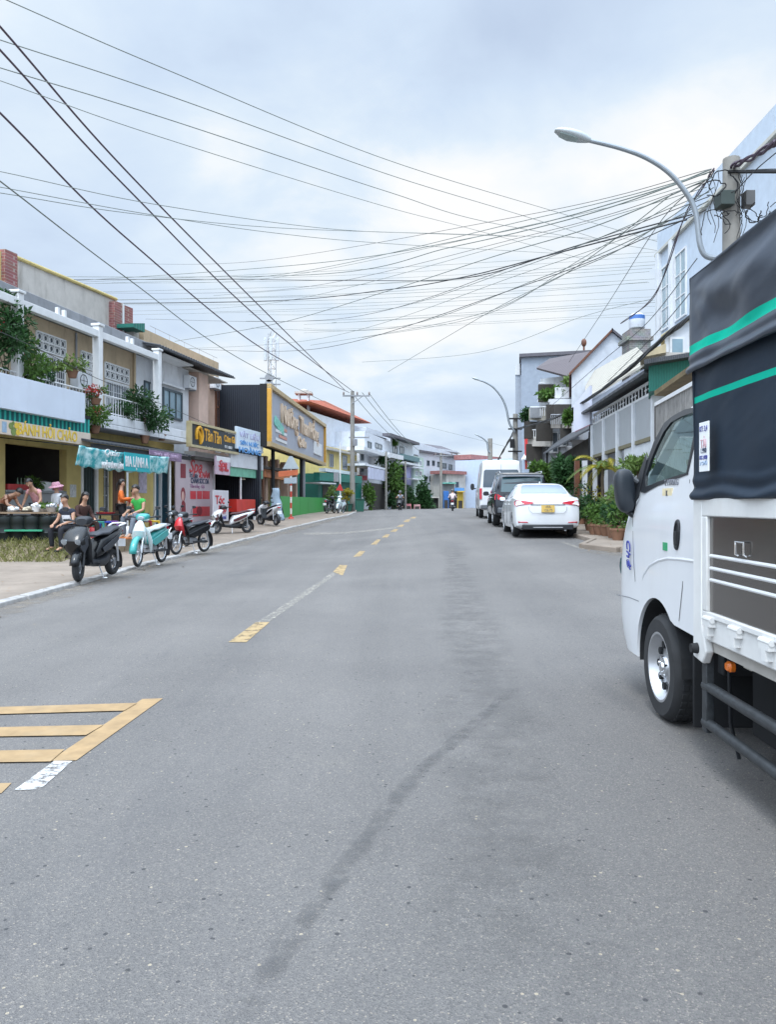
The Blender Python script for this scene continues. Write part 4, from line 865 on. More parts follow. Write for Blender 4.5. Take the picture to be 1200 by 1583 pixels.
def moto(kind, label, body, accent, seatm, loc, rz, steer=0.0, group=None, rimm=None, tail=None, name='motorbike'):
    t = thing(name, label, 'motorbike', group=group)
    scoot = kind == 'scooter'; big = .235 if scoot else .285; wr_ = .055 if scoot else .034; wb = .64 if scoot else .615
    fy, ry = wb, -wb; fz = big; rimm = rimm or m_hub
    # steering frame
    S = Matrix.Translation((0, fy-.22, .62)) @ Matrix.Rotation(steer, 4, 'Z') @ Matrix.Translation((0, -(fy-.22), -.62))
    def st(mb): mb.v = [S @ v for v in mb.v]; return mb
    for nm, y in (('front_wheel', fy), ('rear_wheel', ry)):
        mb = MB(); ringtube(mb, (0, y, fz), big-wr_, wr_, 30, 10)
        if nm[0] == 'f': st(mb)
        wh = build(mb, nm, m_tyre, t); mb = MB(); ringtube(mb, (0, y, fz), big-wr_*2+.004, .017 if scoot else .013, 30, 6); mb.cyl((-.045, y, fz), (.045, y, fz), .045 if scoot else .05, n=12)
        if scoot:
            for k in range(5):
                a = 2*PI*k/5; p = V((0, y+math.cos(a)*(big-2*wr_), fz+math.sin(a)*(big-2*wr_))); mb.tube([(0, y+math.cos(a+.5)*.04, fz+math.sin(a+.5)*.04), p], [.022, .013], 6)
        else:
            for k in range(16):
                a = 2*PI*k/16; sd_ = .03 if k % 2 else -.03; mb.tube([(sd_, y+math.cos(a+.4)*.045, fz+math.sin(a+.4)*.045), (0, y+math.cos(a)*(big-2*wr_), fz+math.sin(a)*(big-2*wr_))], .0045, 4)
        if nm[0] == 'f': st(mb)
        build(mb, 'rim', rimm, wh)
        if nm[0] == 'f':
            mb = MB(); mb.lathe([(.095, 0), (.095, .004), (.05, .005)], Matrix.Translation((.055, y, fz)) @ Matrix.Rotation(R(90), 4, 'Y'), 18); st(mb); build(mb, 'brake_disc', m_steel, wh)
    for s in (-1, 1):
        mb = MB(); mb.tube([(s*.075, fy, fz), (s*.07, fy-.07, fz+.22), (s*.06, fy-.22, .64)], [.022, .026, .02], 8); build(st(mb), 'fork', m_steel if not scoot else m_blk, t)
    ff = fender((0, fy, fz), big+.055, 10 if scoot else 0, 150, .075); solid(build(st(ff), 'front_fender', accent if kind == 'cub' else body, t, recalc=False, smooth=60))
    hz = .98 if scoot else .99; hy = fy-.33
    if scoot:
        mb = MB(); mb.loft([((0, fy-.03, .40), (.05, 0, 0), (0, .02, .03)), ((0, fy+.03, .50), (.14, 0, 0), (0, .07, .04)), ((0, fy+.03, .62), (.20, 0, 0), (0, .11, .05)), ((0, fy-.05, .76), (.21, 0, 0), (0, .12, .05)), ((0, fy-.16, .86), (.15, 0, 0), (0, .09, .04)), ((0, fy-.25, .90), (.08, 0, 0), (0, .05, .02))], 16, 2.6); ap = build(mb, 'front_apron', body, t)
        for s in (-1, 1):
            mb = MB(); mb.loft([((s*.10, fy+.105, .64), (.055, .0, .0), (0, .02, .055)), ((s*.12, fy+.135, .66), (.05, 0, 0), (0, .012, .04))], 10, 2.5); build(mb, 'headlight', m_lens, ap)
            mb = MB(); mb.prism([V((s*x, y, z)) for x, y, z in ((.20, fy-.02, .76), (.215, fy-.03, .60), (.17, fy+.02, .46), (.14, fy+.09, .56), (.17, fy+.08, .70))], (s*.012, 0, 0)); build(mb, 'apron_wing', accent, ap, bevel=.006)
        mb = MB(); mb.loft([((0, fy-.14, .80), (.17, 0, 0), (0, .03, .02)), ((0, fy-.20, .60), (.19, 0, 0), (0, .03, .03)), ((0, fy-.24, .42), (.17, 0, 0), (0, .04, .03)), ((0, fy-.30, .30), (.15, 0, 0), (0, .06, .05))], 12, 3); build(mb, 'inner_shield', m_blk, t)
        mb = MB(); mb.loft([((0, fy-.26, .30), (.13, 0, 0), (0, 0, .055)), ((0, .1, .27), (.14, 0, 0), (0, 0, .06)), ((0, -.15, .28), (.15, 0, 0), (0, 0, .09)), ((0, -.3, .34), (.13, 0, 0), (0, 0, .1))], 12, 3); build(mb, 'floorboard', m_blk, t)
        mb = MB(); mb.loft([((0, .06, .40), (.08, 0, 0), (0, 0, .08)), ((0, -.05, .52), (.145, 0, 0), (0, 0, .17)), ((0, -.30, .60), (.165, 0, 0), (0, 0, .16)), ((0, -.60, .70), (.15, 0, 0), (0, 0, .11)), ((0, -.84, .79), (.10, 0, 0), (0, 0, .06)), ((0, -.94, .83), (.05, 0, 0), (0, 0, .03))], 14, 2.6); build(mb, 'body_panel', body, t)
        for s in (-1, 1):
            mb = MB(); mb.prism([V((s*(.163+ex), y, z)) for y, z, ex in ((.0, .52, -.012), (-.28, .64, .008), (-.60, .745, -.01), (-.56, .64, .0), (-.26, .50, .010), (-.05, .44, -.01))], (s*.008, 0, 0)); build(mb, 'side_trim', accent, t, bevel=.004)
        zs = .80
        mb = MB(); mb.loft([((0, .06, .73), (.07, 0, 0), (0, 0, .02)), ((0, -.05, .765), (.13, 0, 0), (0, 0, .04)), ((0, -.28, .765), (.145, 0, 0), (0, 0, .045)), ((0, -.46, .82), (.135, 0, 0), (0, 0, .045)), ((0, -.70, .855), (.11, 0, 0), (0, 0, .035)), ((0, -.82, .86), (.06, 0, 0), (0, 0, .02))], 14, 2.4); build(mb, 'seat', seatm, t)
        mb = MB(); mb.tube([(.10, -.70, .88), (.13, -.90, .92), (0, -.97, .93), (-.13, -.90, .92), (-.10, -.70, .88)], .016, 8); build(mb, 'grab_rail', tail or m_steel, t)
        mb = MB(); mb.loft([((.09, -.1, .28), (.08, 0, 0), (0, 0, .09)), ((.10, -.40, .27), (.09, 0, 0), (0, 0, .10)), ((.10, -.66, .26), (.06, 0, 0), (0, 0, .07))], 12, 3); build(mb, 'engine', m_dark, t)
    else:
        mb = MB(); mb.loft([((0, fy-.19, .92), (.05, 0, 0), (0, .03, .02)), ((0, fy-.16, .84), (.10, 0, 0), (0, .06, .03)), ((0, fy-.15, .70), (.13, 0, 0), (0, .08, .03)), ((0, fy-.22, .56), (.11, 0, 0), (0, .08, .04)), ((0, fy-.30, .48), (.07, 0, 0), (0, .06, .03))], 14, 2.6); ap = build(mb, 'front_cover', accent if kind == 'sport' else body, t)
        for s in (-1, 1):
            sh = [(.115, fy-.14, .82), (.185, fy-.20, .72), (.225, fy-.26, .52), (.20, fy-.30, .34), (.15, fy-.34, .26), (.12, fy-.36, .34), (.11, fy-.30, .56)]
            mb = MB(); mb.prism([V((s*x, y, z)) for x, y, z in sh], (-s*.004, -.022, 0)); build(mb, 'leg_shield', body, t, bevel=.008)
            mb = MB(); mb.prism([V((s*(.10+ex), y, z)) for y, z, ex in ((fy-.40, .50, .0), (fy-.72, .60, .03), (-.30, .66, .04), (-.72, .74, .01), (-.66, .60, .03), (-.26, .48, .045), (.0, .40, .02))], (s*.02, 0, 0)); build(mb, 'side_panel', accent if kind == 'cub' else body, t, bevel=.01)
        mb = MB(); mb.loft([((0, fy-.34, .52), (.06, 0, 0), (0, 0, .07)), ((0, fy-.55, .50), (.075, 0, 0), (0, 0, .09)), ((0, -.1, .56), (.10, 0, 0), (0, 0, .12)), ((0, -.45, .64), (.10, 0, 0), (0, 0, .11)), ((0, -.75, .72), (.07, 0, 0), (0, 0, .06))], 12, 2.6); build(mb, 'frame_cover', m_dark if kind == 'sport' else accent, t)
        mb = MB(); mb.loft([((0, .12, .69), (.06, 0, 0), (0, 0, .02)), ((0, .0, .745), (.11, 0, 0), (0, 0, .035)), ((0, -.22, .755), (.13, 0, 0), (0, 0, .04)), ((0, -.45, .795), (.125, 0, 0), (0, 0, .04)), ((0, -.70, .825), (.10, 0, 0), (0, 0, .032)), ((0, -.80, .83), (.05, 0, 0), (0, 0, .02))], 14, 2.4); build(mb, 'seat', seatm, t)
        mb = MB(); mb.tube([(.10, -.55, .78), (.12, -.80, .83), (0, -.88, .84), (-.12, -.80, .83), (-.10, -.55, .78)], .013, 8); build(mb, 'grab_rail', tail or m_steel, t)
        mb = MB(); mb.loft([((0, .12, .34), (.08, 0, 0), (0, 0, .09)), ((0, -.05, .33), (.11, 0, 0), (0, 0, .10)), ((0, -.2, .33), (.09, 0, 0), (0, 0, .08))], 10, 3); mb.tube([(0, .02, .36), (0, .22, .40)], [.06, .05], 10); build(mb, 'engine', m_hub, t)
        mb = MB(); mb.tube([(-.08, .0, .30), (-.09, ry, fz)], .03, 8); build(mb, 'chain_case', m_blk, t)
        if kind == 'cub':
            mb = MB(); vs_ = []; 
            for i in range(9):
                y = fy-.02-.02*i
            mb.tube([(.13, fy+.10, .60), (.14, fy+.15, .80), (-.14, fy+.15, .80), (-.13, fy+.10, .60)], .008, 6); mb.tube([(.12, fy-.02, .60), (.14, fy+.15, .62), (-.14, fy+.15, .62), (-.12, fy-.02, .60)], .008, 6)
            for i in range(5): mb.tube([(-.12+.06*i, fy+.15, .62), (-.12+.06*i, fy+.15, .80)], .004, 4)
            mb.v = [v*1 for v in mb.v]
    # handlebar, headlight shell, mirrors
    mb = MB(); mb.tube([(-.34, hy-.10, hz+.02), (-.22, hy-.04, hz+.02), (-.08, hy, hz), (.08, hy, hz), (.22, hy-.04, hz+.02), (.34, hy-.10, hz+.02)], [.017, .016, .013, .013, .016, .017], 8); build(st(mb), 'handlebar', m_blk, t)
    mb = MB(); mb.loft([((0, hy-.10, hz-.02), (.10, 0, 0), (0, 0, .05)), ((0, hy-.02, hz+.02), (.15, 0, 0), (0, 0, .075)), ((0, hy+.07, hz+.015), (.13, 0, 0), (0, 0, .075)), ((0, hy+.13, hz-.005), (.085, 0, 0), (0, 0, .055))], 14, 2.5); hs = build(st(mb), 'headlight_shell', (accent if kind != 'sport' else m_blk) if not scoot else m_blk, t)
    if not scoot:
        mb = MB(); mb.loft([((0, hy+.125, hz-.005), (.08, 0, 0), (0, 0, .05)), ((0, hy+.15, hz-.01), (.05, 0, 0), (0, 0, .03))], 12, 2.3); build(st(mb), 'headlight', m_lens, hs)
    for s in (-1, 1):
        mb = MB(); mb.tube([(s*.20, hy-.04, hz+.03), (s*.24, hy-.02, hz+.16), (s*.29, hy-.03, hz+.20)], .006, 6); mb.loft([((s*.30, hy-.03, hz+.21), (.055, 0, 0), (0, 0, .036)), ((s*.30, hy-.005, hz+.21), (.045, 0, 0), (0, 0, .028))], 12, 2.6); build(st(mb), 'mirror', m_blk, t)
        mb = MB(); mb.tube([(s*.24, hy-.055, hz+.025), (s*.345, hy-.102, hz+.022)], .021, 8); build(st(mb), 'grip', m_dark, t)
    # rear end
    rf = fender((0, ry, fz), big+.06, 95, 205, .07); solid(build(rf, 'rear_fender', m_blk, t, recalc=False, smooth=60))
    mb = MB(); mb.loft([((0, -.90 if scoot else -.83, .79 if scoot else .75), (.085, 0, 0), (0, 0, .035)), ((0, -.94 if scoot else -.87, .78 if scoot else .74), (.06, 0, 0), (0, 0, .025))], 10, 2.6); build(mb, 'tail_lamp', m_ltint, t)
    mb = MB(); mb.box(-.10, .10, -.955, -.945, .50, .64); build(mb, 'number_plate', m_sticker, t)
    mb = MB(); mb.tube([(.11, .05, .22), (.13, -.25, .24), (.14, -.38, .27), (.145, -.80, .35)], [.018, .02, .045, .042], 12); build(mb, 'exhaust', m_exh, t)
    for s in (-1, 1):
        mb = MB(); mb.tube([(s*.12, ry+.02, fz+.02), (s*.12, ry-.04+.1, .62)], .022, 8)
        build(mb, 'shock_absorber', m_steel, t)
    mb = MB(); mb.tube([(-.08, .02, .26), (-.20, .06, .012)], .011, 6); mb.tube([(-.18, .06, .012), (-.24, .02, .012)], .013, 6); build(mb, 'side_stand', m_steel, t)
    mb = MB(); mb.tube([(-.17, .12, .26), (.17, .12, .26)], .014, 8); build(mb, 'footrest', m_dark, t)
    place(t, loc, rz)
    return t
def heading(px, py): return math.atan2(-px, py)   # direction vector -> rotation for +y forward
m_mblk = mat('gloss_black_paint', (.006, .007, .009), .22, var=.1, coat=.25, spec=.35)
m_mgrey = mat('grey_paint', (.045, .05, .06), .3, .3, var=.1)
m_teal = mat('teal_paint', (.03, .30, .29), .28, var=.08, coat=.5)
m_ivory = mat('pale_paint', (.62, .72, .74), .3, var=.05, coat=.4)
m_red = mat('red_paint', (.50, .022, .03), .28, var=.08, coat=.5)
m_maroon = mat('maroon_vinyl', (.075, .018, .022), .5, var=.15)
def bike_at(pf, pr, Y, dz=.055):
    # front and rear wheel contact pixel columns; centre depth Y; returns loc & heading (front nearer when lower in the photo)
    pass
GB = 'motorbikes parked along the left pavement'
def mplace(pxc, Y, dirx, diry, dz=.055):
    x = X(pxc, Y); return (x, Y, gz(x, Y)+dz), math.atan2(-dirx, diry)
l, r_ = mplace(146, 13.25, -.12, -.99); moto('scooter', 'black scooter nearest the camera at the kerb, a white rack behind its seat', m_mblk, m_mgrey, m_bseat, l, r_, .25, GB, None, mat('pale_rack', (.7, .7, .72), .35, var=.05))
l, r_ = mplace(231, 16.2, -.12, -.99); moto('cub', 'pale step through moped with teal fender beside the black scooter', m_ivory, m_teal, mat('pale_seat', (.42, .45, .45), .5, var=.1), l, r_, .12, GB, m_steel)
l, r_ = mplace(294, 20.0, -.37, -.93); moto('sport', 'black moped with a red front cover, third along the kerb', m_mblk, m_red, m_bseat, l, r_, .1, GB, m_steel)
l, r_ = mplace(274, 22.6, -.2, -.98, .06); moto('sport', 'dark moped half hidden behind the red fronted moped', m_mblk, m_mblk, m_bseat, l, r_, -.2, GB, m_steel)
l, r_ = mplace(358, 29.5, -.82, -.57, .06); moto('scooter', 'white scooter with a maroon saddle parked before the big pink salon banner', m_white, m_maroon, m_maroon, l, r_, .2, GB)
l, r_ = mplace(416, 33.5, -.60, .80, .06); moto('scooter', 'white scooter seen from its tail, parked beside the covered A board', m_white, m_mblk, m_bseat, l, r_, .3, GB)
l, r_ = mplace(511, 48.0, .3, .95, .06); moto('cub', 'small moped parked beyond the green fence, left of a second one', m_mblk, m_mgrey, m_bseat, l, r_, .0, GB)
l, r_ = mplace(527, 48.5, -.2, -.98, .06); moto('cub', 'pale moped parked just beyond the end of the green fence', m_ivory, m_ivory, m_bseat, l, r_, .0, GB)
# ================================================================ people
def skinned(verts, edges, rad, root, name, mats, parent, facemat=None, sub=1):
    me = bpy.data.meshes.new(name); me.from_pydata([V(v) for v in verts], edges, []); o = bpy.data.objects.new(name, me); COL.objects.link(o)
    md = o.modifiers.new('skin', 'SKIN'); md.use_smooth_shade = True; md.branch_smoothing = .6
    for i, r_ in enumerate(rad): me.skin_vertices[0].data[i].radius = r_ if isinstance(r_, tuple) else (r_, r_)
    for i in range(len(verts)): me.skin_vertices[0].data[i].use_root = (i == root)
    sb = o.modifiers.new('sub', 'SUBSURF'); sb.levels = sub; sb.render_levels = sub
    bpy.context.view_layer.update(); m2 = bpy.data.meshes.new_from_object(o.evaluated_get(bpy.context.evaluated_depsgraph_get()))
    bpy.data.objects.remove(o); bpy.data.meshes.remove(me); m2.name = name; m2.materials.clear()
    for m in mats: m2.materials.append(m)
    m2.polygons.foreach_set('use_smooth', [True]*len(m2.polygons)); m2.polygons.foreach_set('material_index', [0]*len(m2.polygons))
    o = bpy.data.objects.new(name, m2); link(o, parent); return o
m_skin = mat('skin', (.42, .235, .155), .5, var=.08, scale=12)
m_hair = mat('black_hair', (.012, .010, .010), .45, var=.3, scale=30, stretch=(1, 1, .15))
def person(label, J, shirt, pants, loc, rz, hair='short', hat=None, shoe=None, sleeve=.55, scale=1.0, long=True, group=None, head_turn=0.0):
    t = thing('person', label, 'person', group=group)
    D = {'pel': (0, 0, .90), 'wai': (0, 0, 1.02), 'che': (0, 0, 1.24), 'nec': (0, .0, 1.37), 'hea': (0, .015, 1.44),
         'hipL': (-.085, 0, .86), 'kneL': (-.09, .02, .48), 'ankL': (-.09, -.01, .075), 'toeL': (-.10, .15, .03), 'hipR': (.085, 0, .86), 'kneR': (.09, .02, .48), 'ankR': (.09, -.01, .075), 'toeR': (.10, .15, .03),
         'shoL': (-.165, 0, 1.30), 'elbL': (-.21, -.02, 1.04), 'wriL': (-.20, .08, .82), 'shoR': (.165, 0, 1.30), 'elbR': (.21, -.02, 1.04), 'wriR': (.20, .08, .82)}
    D.update(J); D = {k: V(v) for k, v in D.items()}
    hd = (D['hea']-D['nec']).normalized(); fw = V((math.sin(-head_turn), math.cos(head_turn), 0)); fw = (fw-hd*fw.dot(hd)).normalized(); rt = fw.cross(hd)
    H = lambda a, f, s=0.0: D['hea']+hd*a+fw*f+rt*s
    vs_, ed, ra = [], [], []; ix = {}
    def add(k, p, r_, par=None):
        ix[k] = len(vs_); vs_.append(V(p)); ra.append(r_)
        if par: ed.append((ix[par], ix[k]))
    add('pel', D['pel'], (.135, .105)); add('wai', D['wai'], (.125, .092), 'pel'); add('che', D['che'], (.150, .105), 'wai'); add('nec', D['nec'], (.062, .060), 'che')
    add('jaw', H(.015, .0), .058, 'nec'); add('sk1', H(.075, -.004), (.070, .082), 'jaw'); add('sk2', H(.135, -.012), (.074, .088), 'sk1'); add('sk3', H(.185, -.012), (.052, .060), 'sk2')
    add('nose', H(.072, .098), .014, 'sk1')
    for s in 'LR':
        sg = -1 if s == 'L' else 1
        add('ear'+s, H(.08, -.01, sg*.082), .013, 'sk1')
        add('sho'+s, D['sho'+s], .056, 'che'); e, w_ = D['elb'+s], D['wri'+s]; add('um'+s, D['sho'+s].lerp(e, .5), .046, 'sho'+s); add('elb'+s, e, .038, 'um'+s); add('fm'+s, e.lerp(w_, .4), .036, 'elb'+s); add('wri'+s, w_, .025, 'fm'+s)
        d = (w_-e).normalized(); u = d.cross(V((0, 0, 1)));
        u = u.normalized() if u.length > .1 else V((0, 1, 0)); n_ = u.cross(d).normalized()
        add('pal'+s, w_+d*.055, (.036, .022), 'wri'+s)
        for q, ln in ((-.027, .060), (-.009, .074), (.009, .070), (.027, .054)):
            k = 'f%s%g' % (s, q); add(k+'a', w_+d*.092+u*q, .0098, 'pal'+s); add(k+'b', w_+d*(.092+ln*.55)+u*q-n_*.010, .0085, k+'a'); add(k+'c', w_+d*(.092+ln*.95)+u*q-n_*.030, .007, k+'b')
        add('t1'+s, w_+d*.045+u*.040*sg-n_*.008, .0105, 'pal'+s); add('t2'+s, w_+d*.085+u*.055*sg-n_*.02, .008, 't1'+s)
        add('hip'+s, D['hip'+s], .088, 'pel'); kn = D['kne'+s]; an = D['ank'+s]; add('th'+s, D['hip'+s].lerp(kn, .5), .072, 'hip'+s); add('kne'+s, kn, .053, 'th'+s); add('ca'+s, kn.lerp(an, .38), .052, 'kne'+s); add('ank'+s, an, .034, 'ca'+s); add('toe'+s, D['toe'+s], (.038, .026), 'ank'+s)
    skinned(vs_, ed, ra, 0, 'body', [m_skin], t)
    def sub(keys, grow, name, m, root):
        ii = {k: i for i, k in enumerate(keys)}; par = {b: a for a, b in ed}
        inv = {v: k for k, v in ix.items()}; e2 = [(ii[inv[a]], ii[inv[b]]) for a, b in ed if inv[a] in ii and inv[b] in ii]
        g = lambda r_: tuple(x+grow for x in r_) if isinstance(r_, tuple) else r_+grow
        return [vs_[ix[k]] for k in keys], e2, [g(ra[ix[k]]) for k in keys], ii[root]
    # shirt: torso with sleeves
    keys = ['pel', 'wai', 'che', 'shoL', 'umL', 'shoR', 'umR']+(['elbL', 'elbR'] if sleeve > .7 else [])
    if sleeve > 1.2: keys += ['fmL', 'wriL', 'fmR', 'wriR']
    v2, e2, r2, rt_ = sub(keys, .020, 'shirt', shirt, 'pel')
    n2 = len(v2); v2.append(D['che'].lerp(D['nec'], .75)); r2.append((.078, .072)); e2.append((keys.index('che'), n2))
    skinned(v2, e2, r2, rt_, 'shirt', [shirt], t)
    keys = ['pel', 'hipL', 'thL', 'kneL', 'hipR', 'thR', 'kneR']+(['caL', 'ankL', 'caR', 'ankR'] if long else [])
    v2, e2, r2, rt_ = sub(keys, .016, 'trousers', pants, 'pel'); r2[0] = (.145, .115)
    skinned(v2, e2, r2, rt_, 'trousers', [pants], t)
    for s in 'LR':
        a, b = D['ank'+s], D['toe'+s]; mb = MB(); f = (b-a); f.z = 0; f.normalize(); sdv = V((f.y, -f.x, 0)); bz = b.z-.015
        c0 = V((a.x, a.y, bz))
        mb.loft([(c0-f*.06, sdv*.03, V((0, 0, .02))), (c0-f*.02, sdv*.042, V((0, 0, .03))), (c0+f*.10, sdv*.05, V((0, 0, .026))), (c0+f*.19, sdv*.040, V((0, 0, .02))), (c0+f*.215, sdv*.02, V((0, 0, .012)))], 12, 2.6); build(mb, 'shoe', shoe or m_dark, t)
    # hair
    Rm = Matrix((rt, fw, hd)).transposed().to_4x4(); mb = MB(); hc = H(.125, -.022)
    mb.ell((0, 0, 0), (.097, .112, .106), 16, 10)
    out = []
    for v in mb.v:
        f = v.y+.02
        if f > .03 and v.z < .05: v = V((v.x*.8, .02+(f-.03)*.15, max(v.z, .035)))
        elif v.z < -.02 and hair == 'short': v = V((v.x*.93, min(v.y, -.02), v.z*.85))
        out.append(hc+rt*v.x+fw*v.y+hd*v.z)
    mb.v = out
    if hair == 'long':
        mb.loft([(H(.12, -.06), rt*.085, fw*.05), (H(.02, -.07), rt*.088, fw*.045), (H(-.10, -.075), rt*.085, fw*.035), (H(-.24, -.085), rt*.06, fw*.02)], 12)
    if hair == 'tail':
        mb.loft([(H(.13, -.10), rt*.03, fw*.03), (H(.06, -.13), rt*.035, fw*.03), (H(-.06, -.12), rt*.03, fw*.025), (H(-.15, -.11), rt*.012, fw*.01)], 10)
    hr = build(mb, 'hair', m_hair, t)
    for sg in (-1, 1):
        mb = MB(); mb.ell(H(.085, .078, sg*.031), (.011, .008, .008), 8, 6); build(mb, 'eye', m_dark, t)
    mb = MB(); mb.loft([(H(.030, .068, -.024), hd*.004, fw*.004), (H(.030, .076, 0), hd*.008, fw*.006), (H(.030, .068, .024), hd*.004, fw*.004)], 8); build(mb, 'mouth', mat('lips', (.30, .09, .08), .5, var=.05), t)
    if hat == 'cap':
        mb = MB(); mb.lathe([(.118, -.02), (.116, .03), (.10, .075), (.06, .105), (.01, .115)], Matrix.Translation(H(.125, -.01)) @ Rm, 18); mb.loft([(H(.125, .07), rt*.09, hd*.01), (H(.12, .16), rt*.085, hd*.008), (H(.115, .20), rt*.05, hd*.006)], 12); build(mb, 'cap', shirt, t)
    if hat == 'sunhat':
        mb = MB(); mb.lathe([(.21, -.045), (.19, -.02), (.122, .0), (.118, .05), (.09, .09), (.01, .10)], Matrix.Translation(H(.125, -.01)) @ Rm, 20); build(mb, 'sun_hat', mat('pink_cotton', (.62, .32, .40), .8, var=.25, scale=25), t)
    if hat == 'helmet':
        mb = MB(); mb.ell(H(.115, -.008), (.135, .150, .135), 18, 12, Rm); mb.v = [v if (v-H(.115, -.008)).dot(hd) > -.045 else v+hd*(-.045-(v-H(.115, -.008)).dot(hd)) for v in mb.v]; build(mb, 'helmet', hat_m, t)
        mb = MB(); mb.loft([(H(.13, .13), rt*.10, hd*.008), (H(.12, .19), rt*.09, hd*.006), (H(.115, .215), rt*.05, hd*.004)], 12); build(mb, 'visor', m_blk, t)
    t.scale = (scale, scale, scale); place(t, loc, rz); t.scale = (scale,)*3
    return t
hat_m = mat('dark_helmet', (.03, .03, .04), .25, var=.1, coat=.6)
SIT = {'pel': (0, 0, .52), 'wai': (0, .01, .64), 'che': (0, .05, .86), 'nec': (0, .09, .99), 'hea': (0, .12, 1.06), 'hipL': (-.09, .02, .50), 'kneL': (-.15, .40, .50), 'ankL': (-.16, .40, .08), 'toeL': (-.18, .55, .03), 'hipR': (.09, .02, .50), 'kneR': (.15, .40, .50), 'ankR': (.14, .36, .08), 'toeR': (.16, .52, .03),
       'shoL': (-.165, .05, .92), 'elbL': (-.23, .12, .68), 'wriL': (-.13, .33, .60), 'shoR': (.165, .05, .92), 'elbR': (.23, .12, .68), 'wriR': (.13, .33, .60)}
RIDE = dict(SIT); RIDE.update({'pel': (0, -.12, .86), 'wai': (0, -.10, .98), 'che': (0, -.03, 1.20), 'nec': (0, .03, 1.33), 'hea': (0, .06, 1.40), 'hipL': (-.09, -.08, .84), 'kneL': (-.20, .27, .72), 'ankL': (-.19, .13, .33), 'toeL': (-.20, .28, .27), 'hipR': (.09, -.08, .84), 'kneR': (.20, .27, .72), 'ankR': (.19, .13, .33), 'toeR': (.20, .28, .27),
             'shoL': (-.165, -.03, 1.26), 'elbL': (-.27, .06, 1.02), 'wriL': (-.30, .17, 1.03), 'shoR': (.165, -.03, 1.26), 'elbR': (.27, .06, 1.02), 'wriR': (.30, .17, 1.03)})
def cloth(n, c, var=.15): return mat(n, c, .85, var=var, scale=9, bump=.15, bscale=30)
def fabric2(name, c1, c2, z0, z1):
    m = mat(name, c1, .85, var=.1); nt = m.node_tree; N = nt.nodes; L = nt.links; b = N['Principled BSDF']; tc = N.new('ShaderNodeTexCoord'); sp = N.new('ShaderNodeSeparateXYZ'); L.new(tc.outputs['Object'], sp.inputs[0])
    a = mth2(N, L, 'MULTIPLY', mth2(N, L, 'GREATER_THAN', sp.outputs['Z'], z0), mth2(N, L, 'LESS_THAN', sp.outputs['Z'], z1)); mm = N.new('ShaderNodeMix'); mm.data_type = 'RGBA'; L.new(a, mm.inputs['Factor']); mm.inputs['A'].default_value = (*c1, 1); mm.inputs['B'].default_value = (*c2, 1); L.new(mm.outputs['Result'], b.inputs['Base Color']); return m
YZ = .42
def yard(px, Y, z=YZ): return (X(px, Y), Y, z)
PG = None
bend = {'che': (0, .13, 1.21), 'nec': (0, .20, 1.32), 'hea': (0, .25, 1.37), 'shoL': (-.165, .14, 1.27), 'shoR': (.165, .14, 1.27), 'elbL': (-.24, .17, 1.02), 'wriL': (-.20, .33, .84), 'elbR': (.23, .18, 1.02), 'wriR': (.16, .36, .86)}
person('woman in a pink top and dark trousers bending over the stall table', bend, cloth('pink_cotton_top', (.60, .30, .31), .3), cloth('dark_trousers', (.02, .02, .025)), yard(58, 19.9), R(165), 'tail', scale=1.0, head_turn=.25)
b2 = {'che': (0, .22, 1.10), 'nec': (0, .33, 1.17), 'hea': (0, .40, 1.19), 'wai': (0, .08, 1.0), 'shoL': (-.165, .24, 1.15), 'shoR': (.165, .24, 1.15), 'elbL': (-.22, .33, .92), 'wriL': (-.15, .50, .82), 'elbR': (.22, .33, .92), 'wriR': (.15, .52, .84)}
person('dark haired person stooping over trays at the left edge of the photo', b2, cloth('rust_top', (.28, .10, .05)), cloth('brown_trousers', (.06, .04, .03)), yard(2, 19.4), R(-100), 'short', scale=.98, sleeve=.5)
person('person in a white shirt and pink sun hat behind the seated pair', {'che': (0, .04, 1.24)}, cloth('white_shirt', (.66, .68, .72)), cloth('grey_trousers', (.12, .13, .15)), yard(88, 21.0, YZ-.06), R(150), 'short', 'sunhat', scale=.95, sleeve=1.3)
person('seated person in a navy and white top with folded hands facing the road', SIT, fabric2('navy_white_top', (.014, .018, .035), (.62, .63, .68), .60, .80), cloth('navy_trousers', (.010, .011, .017)), yard(107, 18.2, .24), R(158), 'short', sleeve=.55, scale=1.04)
person('long haired woman in a dark brown dress seated beside the navy and white top', SIT, cloth('brown_blouse', (.045, .018, .014)), cloth('brown_skirt', (.03, .015, .012)), yard(126, 19.6, YZ-.06), R(-120), 'long', scale=1.0, sleeve=1.3)
st1 = {'elbL': (-.22, .05, 1.06), 'wriL': (-.10, .26, 1.08), 'elbR': (.22, .05, 1.06), 'wriR': (.12, .28, 1.10), 'kneR': (.10, .10, .48), 'ankR': (.10, .10, .075), 'toeR': (.11, .25, .03)}
person('woman in an orange blouse and black trousers standing by the yellow pillar', st1, cloth('orange_blouse', (.60, .13, .02)), cloth('black_trousers', (.012, .012, .014)), yard(187, 22.0), R(-75), 'tail', scale=.98, sleeve=1.3)
person('child in a red top behind the man in the green shirt', {}, cloth('red_top', (.50, .05, .035)), cloth('dark_shorts', (.05, .05, .06)), yard(206, 22.6), R(-140), 'short', scale=.82)
sit2 = dict(SIT); sit2.update({'kneL': (-.20, .36, .56), 'ankL': (-.26, .55, .10), 'toeL': (-.30, .69, .04)})
person('man in a bright green shirt and grey jeans sitting on a stool', sit2, cloth('green_shirt', (.035, .34, .06)), cloth('grey_jeans', (.13, .15, .18)), yard(217, 20.7, .42), R(150), 'short', sleeve=.6, scale=1.12, shoe=mat('orange_sandal', (.5, .17, .06), .6, var=.1))
